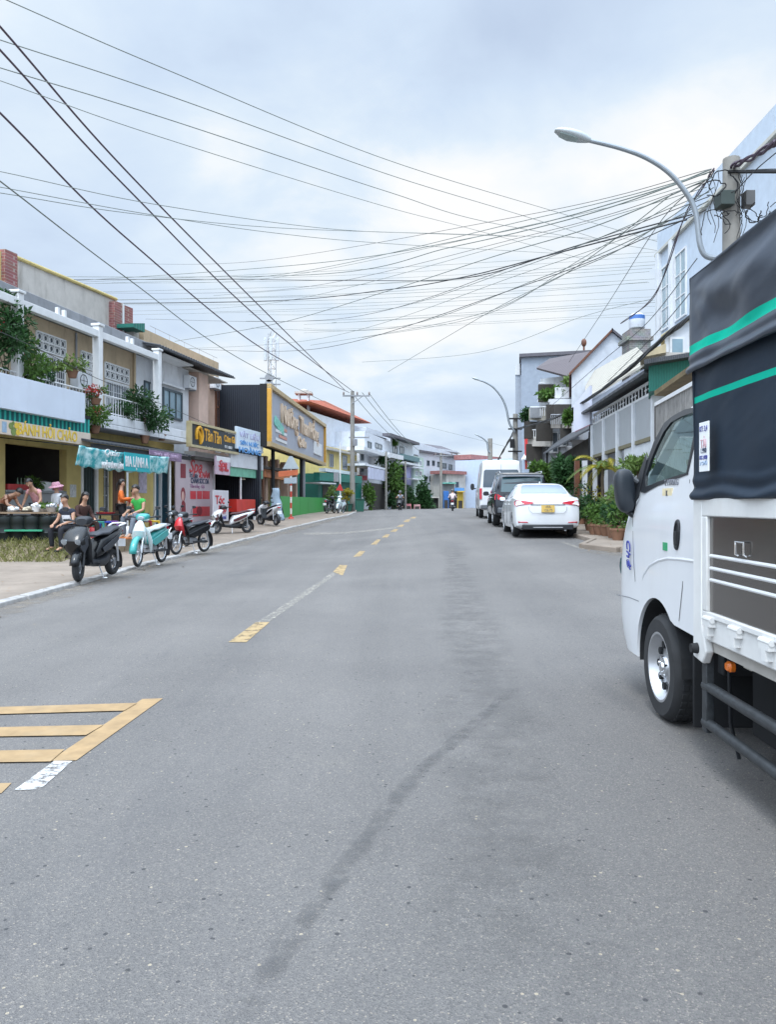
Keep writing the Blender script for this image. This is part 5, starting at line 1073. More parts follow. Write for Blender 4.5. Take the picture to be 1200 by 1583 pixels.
# riders on the road
lz = lambda px, Y, dz=0: (X(px, Y), Y, gz(X(px, Y), Y)+dz)
moto('scooter', 'small dark scooter carrying the rider in pale clothes up the left lane', m_mblk, m_mgrey, m_bseat, lz(619, 66), R(172), 0, None)
person('rider in a pale shirt coming down the far left lane', RIDE, cloth('pale_blue_shirt', (.40, .42, .48)), cloth('dark_trousers', (.02, .02, .025)), lz(619, 66), R(172), 'short', 'helmet', scale=1.04)
moto('scooter', 'maroon tailed scooter ridden away near the end of the road', mat('maroon_paint', (.16, .02, .03), .3, var=.1), m_mblk, m_bseat, lz(700, 60), R(-6), 0, None)
person('rider in a pale pink shirt seen from behind near the road end', RIDE, cloth('pale_pink_shirt', (.62, .50, .52)), cloth('dark_trousers', (.02, .02, .025)), lz(700, 60), R(-6), 'short', 'helmet', scale=1.04, sleeve=1.3)
# ================================================================ left side of the street
class Fac:
    def __init__(s, x0, y0, th, right=False):
        s.o = V((x0, y0, 0)); s.d = V((math.sin(th), math.cos(th), 0)); s.n = V((-math.cos(th), math.sin(th), 0)) if right else V((math.cos(th), -math.sin(th), 0))
    def pt(s, u, d, z): p = s.o+s.d*u+s.n*d; return V((p.x, p.y, z))
    def u(s, px, d=0.0):
        k = (px-600)/FL; q = s.o+s.n*d; return (k*q.y-q.x)/(s.d.x-k*s.d.y)
    def Y(s, px, d=0.0): return (s.o+s.n*d+s.d*s.u(px, d)).y
    def z(s, px, py, d=0.0): return Z(py, s.Y(px, d))
    def box(s, mb, u0, u1, d0, d1, z0, z1):
        return mb.hexa([s.pt(u0, d0, z0), s.pt(u1, d0, z0), s.pt(u1, d1, z0), s.pt(u0, d1, z0), s.pt(u0, d0, z1), s.pt(u1, d0, z1), s.pt(u1, d1, z1), s.pt(u0, d1, z1)])
    def bpx(s, mb, p0, p1, d0, d1, z0, z1): return s.box(mb, s.u(p0, d1), s.u(p1, d1), d0, d1, z0, z1)
    def window(s, root, u0, u1, z0, z1, d, fm, pm, nx=2, ny=1, fw=.06, name='window', grille=None):
        mb = MB(); e = .05
        for uu in (u0, u1-fw): s.box(mb, uu, uu+fw, d-.04, d+e, z0, z1)
        for zz_ in (z0, z1-fw): s.box(mb, u0+fw, u1-fw, d-.04, d+e, zz_, zz_+fw)
        for i in range(1, nx): c = u0+(u1-u0)*i/nx; s.box(mb, c-fw*.35, c+fw*.35, d-.03, d+e-.01, z0+fw, z1-fw)
        for i in range(1, ny): c = z0+(z1-z0)*i/ny; s.box(mb, u0+fw, u1-fw, d-.025, d+e-.015, c-fw*.3, c+fw*.3)
        w_ = build(mb, name, fm, root, smooth=0)
        mb = MB(); s.box(mb, u0+fw*.5, u1-fw*.5, d-.05, d+.006, z0+fw*.5, z1-fw*.5); build(mb, 'pane', pm, w_, smooth=0)
        if grille:
            mb = MB(); k = max(3, int((u1-u0)/.11))
            for i in range(1, k): c = u0+(u1-u0)*i/k; mb.tube([s.pt(c, d+.07, z0+.03), s.pt(c, d+.07, z1-.03)], .009, 5)
            for f in (.05, .5, .78, .95): mb.tube([s.pt(u0, d+.07, z0+(z1-z0)*f), s.pt(u1, d+.07, z0+(z1-z0)*f)], .010, 5)
            build(mb, 'grille', grille, w_)
        return w_
    def sign(s, root, u0, u1, d, z0, z1, th, name, m): mb = MB(); s.box(mb, u0, u1, d-th, d, z0, z1); return build(mb, name, m, root, smooth=0, bevel=.01)
    def write(s, st, root, u, z, d, size, m, width=None, name='lettering', bold=0.0, shear=0.0, ext=.01): return text(st, size, m, root, s.pt(u, d, z), s.d, (0, 0, 1), ext, name, width=width, bold=bold, shear=shear)
# wait: facing the road a reader's left-to-right runs away from the camera on the left side of the street
m_cream = mat('cream_render', (.50, .47, .43), .85, var=.16, scale=1.4, dirt=.7, dirtcol=(.22, .20, .17))
m_beige = mat('beige_render', (.47, .37, .25), .85, var=.16, scale=1.2, dirt=.7, dirtcol=(.17, .135, .10))
m_ylw = mat('yellow_render', (.56, .45, .18), .85, var=.14, scale=1.5, dirt=.6, dirtcol=(.23, .18, .09))
m_wht = mat('white_render', (.66, .68, .71), .8, var=.1, scale=1.3, dirt=.6, dirtcol=(.27, .26, .24))
m_peach = mat('peach_render', (.58, .40, .31), .85, var=.13, scale=1.4, dirt=.6, dirtcol=(.25, .17, .13))
m_grey = mat('grey_concrete', (.26, .27, .29), .85, var=.2, scale=1.5, dirt=.5, dirtcol=(.10, .10, .10))
m_roofd = wavemat('dark_corrugated', (.05, .055, .065), (.085, .09, .10), 7, 'X', .55, .2, .5)
m_green = wavemat('green_corrugated', (.012, .13, .10), (.02, .20, .155), 8, 'X', .5, .1, .5)
m_winw = mat('white_joinery', (.68, .69, .70), .5, var=.08)
m_wind = mat('dark_joinery', (.06, .085, .10), .4, .2, var=.1)
m_brn = mat('brown_timber', (.14, .055, .03), .5, var=.3, scale=8, stretch=(1, 1, .2))
m_pane = mat('window_pane', (.05, .065, .08), .06, var=.3, scale=.8, spec=.9, coat=.6)
m_paneb = mat('pale_pane', (.22, .32, .37), .08, var=.3, scale=.9, spec=.9, coat=.6)
m_void = mat('interior_shade', (.05, .045, .04), .9, var=.2)  # near-black colour puts the shade of interiors and openings into the surface
m_brick = brickmat('red_cladding', (.30, .065, .055), (.22, .045, .04), (.34, .22, .19), 2.4, rot=(R(90), 0, 0))
m_gold = mat('gold_frame', (.62, .32, .035), .35, .15, var=.12, coat=.3)
m_lf1 = leafmat('leaf_mid', (.075, .15, .028)); m_lf2 = leafmat('leaf_dark', (.028, .080, .024)); m_lf3 = leafmat('leaf_yellow', (.30, .26, .025)); m_lf4 = leafmat('leaf_pale', (.15, .23, .06)); m_flr = leafmat('flower_red', (.55, .05, .05))
m_soil = mat('terracotta', (.22, .115, .07), .8, var=.2)
m_bark = mat('bark', (.10, .075, .05), .9, var=.3, scale=10, bump=.5)
A = Fac(-10.58, 21, R(10.5))
# --- yard, bank
yp = [V((X(-420, 18.0), 18.0, 0)), V((X(95, 18.5), 18.5, 0)), V((X(200, 21.4), 21.4, 0)), V((X(262, 25.0), 25.0, 0)), A.pt(A.u(268), 1.5, 0), A.pt(A.u(268), -8, 0), V((-30, 25, 0))]
mb = MB(); mb.prism([V((p.x, p.y, -.2)) for p in yp], (0, 0, YZ+.2)); struct(build(mb, 'yard', mat('yard_concrete', (.30, .25, .19), .9, var=.3, scale=1.2, dirt=.5), smooth=0))
mb = MB(); rg = random.Random(5); n = 40; vs_ = []
for i in range(n+1):
    px = -300+400*i/n
    for j, (f, zz_) in enumerate(((0, .04), (.35, .20), (.75, .36), (1, YZ+.01), (1.4, YZ+.006))):
        yy = 17.15+(18.5-17.15)*f+rg.uniform(-.08, .08); vs_.append(V((X(px, yy), yy, zz_+rg.uniform(-.02, .02))))
mb.add(vs_, [(i*5+j, i*5+j+1, (i+1)*5+j+1, (i+1)*5+j) for i in range(n) for j in range(4)]); struct(build(mb, 'earth_bank', m_earth, recalc=False, smooth=60))
mb = MB()
for _ in range(5200):
    px = rg.uniform(-120, 96) if rg.random() < .93 else rg.uniform(90, 120); yy = rg.uniform(16.9, 18.6) if px < 96 else rg.uniform(17.6, 18.4); f = min(1, (yy-17.15)/1.35)
    if rg.random() > .35+.65*f and rg.random() < .6: continue
    b_ = V((X(px, yy), yy, .02+f*.38)); h = rg.uniform(.05, .20); l_ = V((rg.gauss(0, .07), rg.gauss(0, .07), h)); sd_ = V((rg.uniform(-1, 1), rg.uniform(-1, 1), 0)).normalized()*rg.uniform(.006, .014)
    mb.add([b_-sd_, b_+sd_, b_+l_*.6+sd_*.7+V((0, 0, .02)), b_+l_], [(0, 1, 2, 3)])
gr = build(mb, 'verge_grass', leafmat('grass_dry', (.20, .20, .07), .55), None, recalc=False, smooth=0); gr['kind'] = 'stuff'
mb = MB(); a = V((X(96, 18.45), 18.45, 0)); b = yp[2]; c = yp[3]
for p, q in ((a, b), (b, c)):
    d = (q-p).normalized(); nn = V((d.y, -d.x, 0)); k = int((q-p).length/.45)
    for i in range(k):
        e0 = p.lerp(q, i/k); e1 = p.lerp(q, (i+.96)/k); h = YZ+.05+rg.uniform(-.03, .03)
        mb.hexa([V((w_.x, w_.y, -.1)) for w_ in (e0, e1, e1+nn*.16, e0+nn*.16)]+[V((w_.x, w_.y, h)) for w_ in (e0, e1, e1+nn*.16, e0+nn*.16)])
o = build(mb, 'retaining_wall', mat('field_stone', (.33, .27, .19), .9, var=.35, scale=4, bump=.4), None, smooth=0, bevel=.03); tag(o, 'low rough stone edge between the yard and the pavement behind the parked mopeds', 'wall')
# --- row house
u0, u1 = A.u(-190), A.u(245)
rh = thing('row_house', 'beige two storey row house with white balcony columns at the left edge', 'house', A.pt(A.u(110), 0, YZ))
mb = MB(); ztop = 3.75
def gw(p0, p1, m=None, z0=.3, z1=3.75, d0=-.25): A.box(mb, A.u(p0), A.u(p1), d0, 0, z0, z1)
gw(-190, -120); gw(-30, 8); gw(103, 126); gw(150, 160); gw(171, 174); gw(198, 238); gw(262, 269)
A.box(mb, A.u(8), A.u(103), -.25, 0, 3.02, 3.75); A.box(mb, A.u(-120), A.u(-30), -.25, 0, 3.02, 3.75); A.box(mb, A.u(126), A.u(150), -.25, 0, 2.95, 3.75); A.box(mb, A.u(160), A.u(171), -.25, 0, 2.9, 3.75); A.box(mb, A.u(160), A.u(171), -.25, 0, .3, 1.0); A.box(mb, A.u(174), A.u(198), -.25, 0, 2.9, 3.75); A.box(mb, A.u(238), A.u(262), -.25, 0, 2.9, 3.75)
build(mb, 'ground_wall', m_ylw, rh, smooth=0)
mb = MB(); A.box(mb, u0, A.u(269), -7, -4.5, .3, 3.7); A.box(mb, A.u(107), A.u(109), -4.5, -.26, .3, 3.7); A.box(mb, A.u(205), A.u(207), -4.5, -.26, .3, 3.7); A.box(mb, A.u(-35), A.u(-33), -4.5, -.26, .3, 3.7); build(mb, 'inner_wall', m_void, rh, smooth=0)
mb = MB(); A.box(mb, u0, A.u(269), -6, .85, 3.76, 3.92); build(mb, 'balcony_slab', m_wht, rh, smooth=0, bevel=.02)
mb = MB(); A.box(mb, A.u(130), A.u(290), .55, .85, 3.925, 4.22); build(mb, 'balcony_planter', m_wht, rh, smooth=0, bevel=.02)
mb = MB(); A.box(mb, u0, A.u(207, -.6), -7, -.6, 3.925, 7.05); build(mb, 'upper_wall', m_beige, rh, smooth=0)
mb = MB(); A.box(mb, A.u(207, -.6), A.u(245, -.6), -7, -.6, 3.925, 7.05); build(mb, 'white_upper_wall', m_wht, rh, smooth=0)
mb = MB(); mb.hexa([A.pt(u0, .1, 7.08), A.pt(u1, .1, 7.08), A.pt(u1, -8, 7.9), A.pt(u0, -8, 7.9), A.pt(u0, .1, 7.40), A.pt(u1, .1, 7.40), A.pt(u1, -8, 8.2), A.pt(u0, -8, 8.2)]); build(mb, 'roof', m_grey, rh, smooth=0, bevel=.02)
mb = MB(); A.box(mb, u0, A.u(246, .7), .58, .78, 6.62, 6.84)
for p in range(-180, 245, 11): 
    uu = A.u(p, .7)
mb2 = mb; build(mb, 'pergola_beam', m_winw, rh, smooth=0, bevel=.015)
for p in (-100, 28, 152, 244):
    mb = MB(); c = A.u(p, .7); A.box(mb, c-.12, c+.12, .56, .80, 3.93, 6.98); A.box(mb, c-.16, c+.16, .52, .84, 6.98, 7.06); build(mb, 'column', m_winw, rh, smooth=0, bevel=.02)
for p in (90, 100, 198, 205):
    mb = MB(); c = A.u(p, .7); A.box(mb, c-.05, c+.05, .63, .73, 6.845, 7.05); build(mb, 'beam_stub', m_winw, rh, smooth=0)
def rail(p0, p1):
    mb = MB(); a, b = A.u(p0, .7), A.u(p1, .7)
    mb.tube([A.pt(a, .7, 4.85), A.pt(b, .7, 4.85)], .025, 6); mb.tube([A.pt(a, .7, 4.3), A.pt(b, .7, 4.3)], .02, 6)
    k = int((b-a)/.16)
    for i in range(k+1): c = a+(b-a)*i/k; mb.tube([A.pt(c, .7, 3.92), A.pt(c, .7, 4.85)], .011, 5)
    build(mb, 'balcony_rail', m_winw, rh)
rail(-100, 28); rail(30, 150); rail(154, 243)
D = -.6
for p0, p1, yt, yb, nx in ((55, 100, 542, 640, 3), (124, 146, 570, 645, 2), (161, 198, 586, 652, 3)):
    a, b = A.u(p0, D), A.u(p1, D); zt, zb = A.z(p0, yt, D), 3.95
    A.window(rh, a, b, zb, zt, D, m_winw, m_pane, nx, 3, .07, 'balcony_door', m_winw)
    mb = MB(); zq = zt+.03; zr_ = zt+.62   # lattice fanlight
    for r_ in (zq, zq+.28, zr_-.05): A.box(mb, a, b, D+.0, D+.06, r_, r_+.05)
    k = int((b-a)/.28)
    for i in range(k+1): c = a+(b-a)*i/k; A.box(mb, c-.025, c+.025, D+.0, D+.05, zq+.051, zr_-.051)
    for i in range(k): 
        c = a+(b-a)*(i+.5)/k
        for zc in (zq+.165, zq+.43): mb.tube([A.pt(c+.09*math.cos(t), D+.03, zc+.09*math.sin(t)) for t in [2*PI*j/10 for j in range(10)]], .016, 5, True)
    fl = build(mb, 'fanlight', m_winw, rh, smooth=0); mb = MB(); A.box(mb, a, b, D-.02, D+.004, zq, zr_); build(mb, 'pane', m_pane, fl, smooth=0)
a, b = A.u(222, D), A.u(238, D); A.window(rh, a, b, A.z(222, 622, D), A.z(222, 588, D), D, m_wind, m_paneb, 2, 1, .07)
mb = MB(); mb.tube([A.pt(A.u(206, D), D+.06, 3.93), A.pt(A.u(206, D), D+.06, 7.05)], .05, 8); build(mb, 'downpipe', m_beige, rh)
# ground floor joinery
mb = MB(); A.box(mb, A.u(128), A.u(148), -.16, -.08, .43, 2.93); dr_ = build(mb, 'shop_door', mat('dark_green_metal', (.03, .05, .045), .5, .2, var=.3, scale=6), rh, smooth=0)
mb = MB()
for i in range(6): c = A.u(128)+(A.u(148)-A.u(128))*i/5; mb.tube([A.pt(c, -.06, .5), A.pt(c, -.06, 2.9)], .014, 5)
build(mb, 'door_bars', m_wind, dr_)
mb = MB(); A.box(mb, A.u(125), A.u(128), -.2, .03, .42, 3.0); A.box(mb, A.u(148), A.u(151), -.2, .03, .42, 3.0); build(mb, 'door_frame', m_winw, dr_, smooth=0)
A.window(rh, A.u(160), A.u(171), 1.0, 2.9, -.12, m_winw, m_pane, 2, 3, .06, 'barred_window', m_wind)
mb = MB(); uu = A.u(174); k = 26
pts = [A.pt(uu+(A.u(198)-uu)*i/k, -.14+.05*math.sin(i*1.9), 0) for i in range(k+1)]
mb.add([V((p.x, p.y, z)) for z in (.5, 2.9) for p in pts], [(i, i+1, k+2+i, k+1+i) for i in range(k)]); solid(build(mb, 'curtain', mat('brown_curtain', (.20, .13, .10), .9, var=.3, scale=5, stretch=(3, 3, .2)), rh, recalc=False, smooth=80))
mb = MB(); A.box(mb, A.u(239), A.u(247), -.16, -.05, .43, 2.85); A.box(mb, A.u(252), A.u(261), -.16, -.05, .43, 2.85); build(mb, 'blue_door', mat('blue_metal_door', (.03, .10, .15), .5, .1, var=.25), rh, smooth=0)
mb = MB(); A.box(mb, A.u(237), A.u(239), -.2, .06, .42, 2.95); A.box(mb, A.u(247.5), A.u(249), -.2, .04, .42, 2.95); A.box(mb, A.u(261), A.u(263), -.2, .06, .42, 2.95); build(mb, 'door_post', m_winw, rh, smooth=0)
mb = MB(); A.box(mb, A.u(214), A.u(226), -.02, .03, 1.75, 2.75); build(mb, 'notice_board', mat('lilac_notice', (.50, .46, .58), .6, var=.3, scale=6), rh, smooth=0)
mb = MB(); A.box(mb, A.u(108), A.u(117), -.01, .02, 1.55, 1.95); build(mb, 'wall_notice', mat('pale_notice', (.52, .53, .55), .6, var=.35, scale=12), rh, smooth=0)
mb = MB(); A.box(mb, A.u(8)+.01, A.u(103)-.01, -.22, -.03, .43, 1.66); A.box(mb, A.u(8)+.01, A.u(103)-.01, -.6, .02, 1.662, 1.73); build(mb, 'counter', m_grey, rh, smooth=0, bevel=.01)
# awning over the middle bay (dark) and lean-to eave
mb = MB(); a, b = A.u(140, 1.6), A.u(292, 1.6)
mb.hexa([A.pt(a, 0, 3.45), A.pt(b, 0, 3.45), A.pt(b, 1.7, 3.12), A.pt(a, 1.7, 3.12), A.pt(a, 0, 3.52), A.pt(b, 0, 3.52), A.pt(b, 1.7, 3.18), A.pt(a, 1.7, 3.18)])
build(mb, 'lean_to_roof', m_roofd, rh, smooth=0)
mb = MB(); A.box(mb, a, b, 1.60, 1.68, 2.98, 3.11); 
build(mb, 'lean_to_beam', m_dark, rh, smooth=0)
for p in (196, 262): mb = MB(); c = A.u(p, 1.6); mb.tube([A.pt(c, 1.62, YZ), A.pt(c, 1.62, 2.98)], .035, 8); build(mb, 'post', m_winw, rh)
# --- signs on the row house
o = A.sign(None, A.u(-150, 1.4), A.u(131.5, 1.4), 1.4, A.z(100, 648.5, 1.4), A.z(100, 600.5, 1.4), .30, 'sign_board', mat('white_sheet', (.62, .68, .78), .45, var=.06, scale=.8, dirt=.2, dirtcol=(.4, .42, .46))); tag(o, 'blank pale blue white board in front of the left balcony', 'sign')
vl = thing('awning_valance', 'teal pleated awning valance above the yellow lettered sign', 'awning', A.pt(A.u(70, 1.2), 1.2, 3))
za, zb = A.z(70, 655, 1.2), A.z(70, 636, 1.2)
mb = MB(); a, b = A.u(-150, 1.2), A.u(138, 1.2); k = 150; pts = [A.pt(a+(b-a)*i/k, 1.2+.035*math.sin(i*PI/2.0+.3), 0) for i in range(k+1)]
mb.add([V((p.x, p.y, z)) for z in (za-.10, zb) for p in pts], [(i, i+1, k+2+i, k+1+i) for i in range(k)]); mb.m = [1 if (i//2) % 2 else 0 for i in range(k)]
solid(build(mb, 'pleats', [mat('teal_canvas', (.02, .36, .31), .7, var=.1), mat('deep_teal_canvas', (.008, .12, .13), .7, var=.1)], vl, recalc=False, smooth=0), .006)
mb = MB(); A.box(mb, a, b, .0, 1.24, zb+.004, zb+.10); build(mb, 'awning_frame', m_dark, vl, smooth=0)
ys = thing('shop_sign', 'cream fascia with yellow lettering and a green emblem above the open stall', 'sign', A.pt(A.u(70, 1.3), 1.3, 3))
zs0, zs1 = A.z(70, 680, 1.3), A.z(70, 659, 1.3); m_yl = mat('yellow_letters', (.72, .50, .06), .5, var=.1); m_cb = mat('cream_board', (.66, .56, .46), .5, var=.08)
A.sign(ys, A.u(-150, 1.3), A.u(140, 1.3), 1.3, zs0, zs1, .08, 'fascia', m_cb)
A.write('BÁNH HỎI CHẢO', ys, A.u(76, 1.3), (zs0+zs1)/2, 1.305, .40, m_yl, A.u(123, 1.3)-A.u(33, 1.3), bold=.006)
mb = MB(); c = A.u(21, 1.3); 
for du, dz, r_, mi in ((-.10, .05, .09, 0), (.10, .08, .08, 1), (.0, -.08, .11, 0), (.16, -.09, .08, 1), (-.02, .13, .05, 0)):
    mb.mat(mi); mb.prism([A.pt(c+du+r_*math.cos(t), 1.302+mi*.004, (zs0+zs1)/2+dz+r_*1.0*math.sin(t)) for t in [2*PI*i/14 for i in range(14)]], A.n*.006)
build(mb, 'emblem', [mat('olive_emblem', (.18, .25, .07), .5, var=.3, scale=15), m_yl], ys, smooth=0)
mb = MB(); A.box(mb, A.u(3, 1.3), A.u(10, 1.3), 1.302, 1.308, zs0+.05, zs1-.05); build(mb, 'corner_mark', mat('blue_mark', (.30, .42, .55), .5, var=.2, scale=10), ys, smooth=0)
# teal hanging banner
bn = thing('cloth_banner', 'teal and white patterned cloth banner with white lettering over the yard', 'banner', A.pt(A.u(190, 2.4), 2.4, 2.5))
def teal_pattern():
    m = mat('teal_banner', (.03, .38, .42), .6, var=.1); nt = m.node_tree; N = nt.nodes; L = nt.links; b = N['Principled BSDF']; tc = N.new('ShaderNodeTexCoord'); n = N.new('ShaderNodeTexNoise'); n.inputs['Scale'].default_value = 3.2; n.inputs['Detail'].default_value = 8; n.inputs['Roughness'].default_value = .72; L.new(tc.outputs['Object'], n.inputs['Vector'])
    c = N.new('ShaderNodeValToRGB'); e = c.color_ramp.elements; e[0].position = .42; e[0].color = (.02, .34, .38, 1); e[1].position = .60; e[1].color = (.55, .78, .80, 1); L.new(n.outputs['Fac'], c.inputs['Fac']); L.new(c.outputs[0], b.inputs['Base Color']); return m
dB = 2.4; a, b = A.u(121, dB), A.u(262, dB); zt, zb = 3.06, 2.30; k = 60; rr_ = 10
zt = (A.z(121, 688, dB)+A.z(262, 707, dB))/2; zb = (A.z(121, 716, dB)+A.z(262, 735, dB))/2
mb = MB(); vs_ = []
for j in range(rr_+1):
    for i in range(k+1):
        f = j/rr_; vs_.append(A.pt(a+(b-a)*i/k, dB+.05*math.sin(i*.8)*f+.03*math.sin(i*.31+2)-.12*(1-f), zb+(zt-zb)*f-.05*math.sin(i/k*PI)*(1) + (.03*math.sin(i*.9) if j == 0 else 0)))
mb.add(vs_, [(j*(k+1)+i, j*(k+1)+i+1, (j+1)*(k+1)+i+1, (j+1)*(k+1)+i) for j in range(rr_) for i in range(k)]); solid(build(mb, 'cloth', teal_pattern(), bn, recalc=False, smooth=80), .006)
zm = (zt+zb)/2
mb = MB(); A.box(mb, A.u(189, dB), A.u(228, dB), dB+.05, dB+.075, zm-.30, zm+.24); build(mb, 'lettering_panel', mat('teal_panel', (.02, .36, .40), .6, var=.05), bn, smooth=0)
A.write('BIA LẠNH A', bn, A.u(208, dB), zm-.04, dB+.078, .42, m_winw, A.u(226, dB)-A.u(191, dB), bold=.012)
A.write('Quán', bn, A.u(168, dB), zm+.16, dB+.09, .26, m_winw, A.u(182, dB)-A.u(160, dB), shear=.3)
A.write('NHẬU BÌNH DÂN', bn, A.u(170, dB), zm-.20, dB+.09, .22, m_winw, A.u(187, dB)-A.u(154, dB), bold=.006)
mb = MB(); mb.tube([A.pt(a, dB-.12, zt), A.pt(b, dB-.12, zt)], .02, 6); mb.tube([A.pt(a+.1, dB-.12, zt), A.pt(a+.1, 0, zt+.25)], .015, 6); mb.tube([A.pt(b-.1, dB-.12, zt), A.pt(b-.1, 0, zt+.25)], .015, 6); build(mb, 'hanging_rail', m_dark, bn)
# --- rooftop houses behind
ph = thing('parapet_house', 'cream flank wall with red clad pilasters rising behind the grey roof', 'house', A.pt(A.u(110, -3), -3, 7))
zt = A.z(110, 437, -3)
def sloped(mb, p0, p1, d, yt0, yt1, z0, th):
    a, b = A.u(p0, d), A.u(p1, d); t0, t1 = A.z(p0, yt0, d), A.z(p1, yt1, d)
    mb.prism([A.pt(a, d, z0), A.pt(b, d, z0), A.pt(b, d, t1), A.pt(a, d, t0)], A.n*-th)
mb = MB(); sloped(mb, 28, 182, -3, 402, 466, 7.0, 4); build(mb, 'flank_wall', m_cream, ph, smooth=0)
mb = MB(); a, b = A.u(27, -2.9), A.u(182, -2.9); z0, z1 = A.z(28, 402, -3), A.z(182, 466, -3); mb.tube([A.pt(a, -2.97, z0+.04), A.pt(b, -2.97, z1+.04)], .07, 8); build(mb, 'coping', m_ylw, ph)
mb = MB(); sloped(mb, -60, 7, -2.9, 372, 390, 7.0, 3.5); build(mb, 'side_wall', m_ylw, ph, smooth=0)
for p0, p1, y0, y1 in ((8, 27, 385, 393), (177, 190, 466, 469), (192.5, 205.5, 472, 477)):
    mb = MB(); sloped(mb, p0, p1, -2.75, y0, y1, 7.0, .7); build(mb, 'brick_pilaster', m_brick, ph, smooth=0)
mb = MB(); sloped(mb, 190.2, 192.3, -2.72, 469, 471, 7.0, .5); build(mb, 'pilaster_strip', m_winw, ph, smooth=0)
ch = thing('rear_house', 'tan flat roofed house block with wire railing behind the dark eave', 'house', A.pt(A.u(280, -2.2), -2.2, 6.5))
mb = MB(); sloped(mb, 222, 338, -2.2, 508, 561, 6.5, 4); build(mb, 'wall', mat('tan_render', (.50, .38, .25), .85, var=.12, dirt=.3), ch, smooth=0)
mb = MB(); sloped(mb, 207, 222, -2.4, 510, 516, 6.5, 2); build(mb, 'end_wall', m_cream, ch, smooth=0)
mb = MB(); sloped(mb, 206, 224, -2.0, 500, 500, A.z(215, 510, -2.0), 1.5); build(mb, 'green_roof', m_green, ch, smooth=0)
mb = MB()
for p, y in ((240, 508), (262, 519), (285, 530), (308, 541), (330, 552)): mb.tube([A.pt(A.u(p, -2.3), -2.3, A.z(p, y+10, -2.3)), A.pt(A.u(p, -2.3), -2.3, A.z(p, y, -2.3))], .012, 5)
mb.tube([A.pt(A.u(232, -2.3), -2.3, A.z(232, 504, -2.3)), A.pt(A.u(336, -2.3), -2.3, A.z(336, 554, -2.3))], .012, 5); build(mb, 'wire_rail', m_steel, ch)
# --- white house and peach house
wh = thing('white_house', 'narrow white upper storey with dark framed window beside the balcony', 'house', A.pt(A.u(268, -.2), -.2, YZ))
zE = A.z(300, 566, .5)
mb = MB(); A.box(mb, A.u(246, -.2), A.u(291.5, -.2), -7, -.2, 2.6, zE+.1); build(mb, 'wall', m_wht, wh, smooth=0)
A.window(wh, A.u(251, -.19), A.u(281, -.19), A.z(265, 648, -.2), A.z(265, 603, -.2), -.19, m_wind, m_paneb, 3, 1, .09)
mb = MB(); A.box(mb, A.u(249, -.1), A.u(283, -.1), -.19, -.02, A.z(265, 599, -.2), A.z(265, 596, -.2)); build(mb, 'window_hood', m_wht, wh, smooth=0)
mb = MB(); A.box(mb, A.u(246, .3), A.u(292, .3), -.195, .5, zE-.02, zE+.03); build(mb, 'soffit', m_winw, wh, smooth=0)
mb = MB(); a, b = A.u(246, .75), A.u(362, .75)
mb.hexa([A.pt(a, .8, zE+.06), A.pt(b, .8, zE+.06), A.pt(b, -4, zE+1.0), A.pt(a, -4, zE+1.0), A.pt(a, .8, zE+.12), A.pt(b, .8, zE+.12), A.pt(b, -4, zE+1.06), A.pt(a, -4, zE+1.06)]); rf = build(mb, 'tin_roof', m_roofd, wh, smooth=0)
mb = MB(); k = int((b-a)/.22)
for i in range(k): c = a+(b-a)*i/k; mb.tube([A.pt(c, .81, zE+.13), A.pt(c, -1.5, zE+.585)], .035, 6)
build(mb, 'roof_ridges', m_roofd, rf)
pe = thing('peach_house', 'peach two storey house with brown timber windows under a dark eave', 'house', A.pt(A.u(315), 0, .3))
mb = MB(); A.box(mb, A.u(291.7, -1.0), A.u(350, -1.0), -7, -1.0, 3.4, zE+.3); build(mb, 'wall', m_peach, pe, smooth=0)
mb = MB(); A.box(mb, A.u(308, .1), A.u(322, .1), -.5, .1, 3.6, zE); build(mb, 'column', mat('pale_peach', (.66, .48, .40), .8, var=.08, dirt=.25), pe, smooth=0, bevel=.02)
mb = MB(); A.box(mb, A.u(292, .1), A.u(352, .1), -1.0, .1, zE-.0, zE+.05); build(mb, 'soffit', m_cream, pe, smooth=0)
for p0, p1 in ((293, 306), (333, 343)):
    A.window(pe, A.u(p0, -.98), A.u(p1, -.98), A.z(p0, 665, -1), A.z(p0, 592, -1), -.98, m_brn, m_pane, 2, 2, .12)
mb = MB(); A.box(mb, A.u(291.7), A.u(352), -1, .3, 3.3, 3.58); build(mb, 'balcony_slab', m_cream, pe, smooth=0)
mb = MB(); A.box(mb, A.u(322), A.u(352), .1, .25, 3.59, 4.5); build(mb, 'balcony_wall', m_peach, pe, smooth=0)
# low shop front under the peach house
sh = thing('corner_shop', 'low open shop with white fascia behind the parked scooters', 'shop', A.pt(A.u(340), 0, .3))
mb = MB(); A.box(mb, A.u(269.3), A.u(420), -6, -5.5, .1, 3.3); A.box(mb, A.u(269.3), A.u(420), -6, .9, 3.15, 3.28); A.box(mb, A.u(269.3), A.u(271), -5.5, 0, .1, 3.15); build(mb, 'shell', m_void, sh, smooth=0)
mb = MB(); A.box(mb, A.u(328), A.u(331), -.2, .05, .1, 3.1); build(mb, 'wall_pier', m_wht, sh, smooth=0)
z0, z1 = A.z(380, 724, .95), A.z(380, 702, .95)
mb = MB(); A.box(mb, A.u(357, .95), A.u(407, .95), .85, .95, z0, z1); build(mb, 'white_fascia', mat('white_shutter', (.60, .62, .66), .5, var=.1, dirt=.15), sh, smooth=0)
mb = MB(); A.box(mb, A.u(357, .9), A.u(407, .9), .80, .88, z0-.42, z0-.005); build(mb, 'green_fascia', mat('mint_sheet', (.16, .42, .30), .6, var=.2), sh, smooth=0)
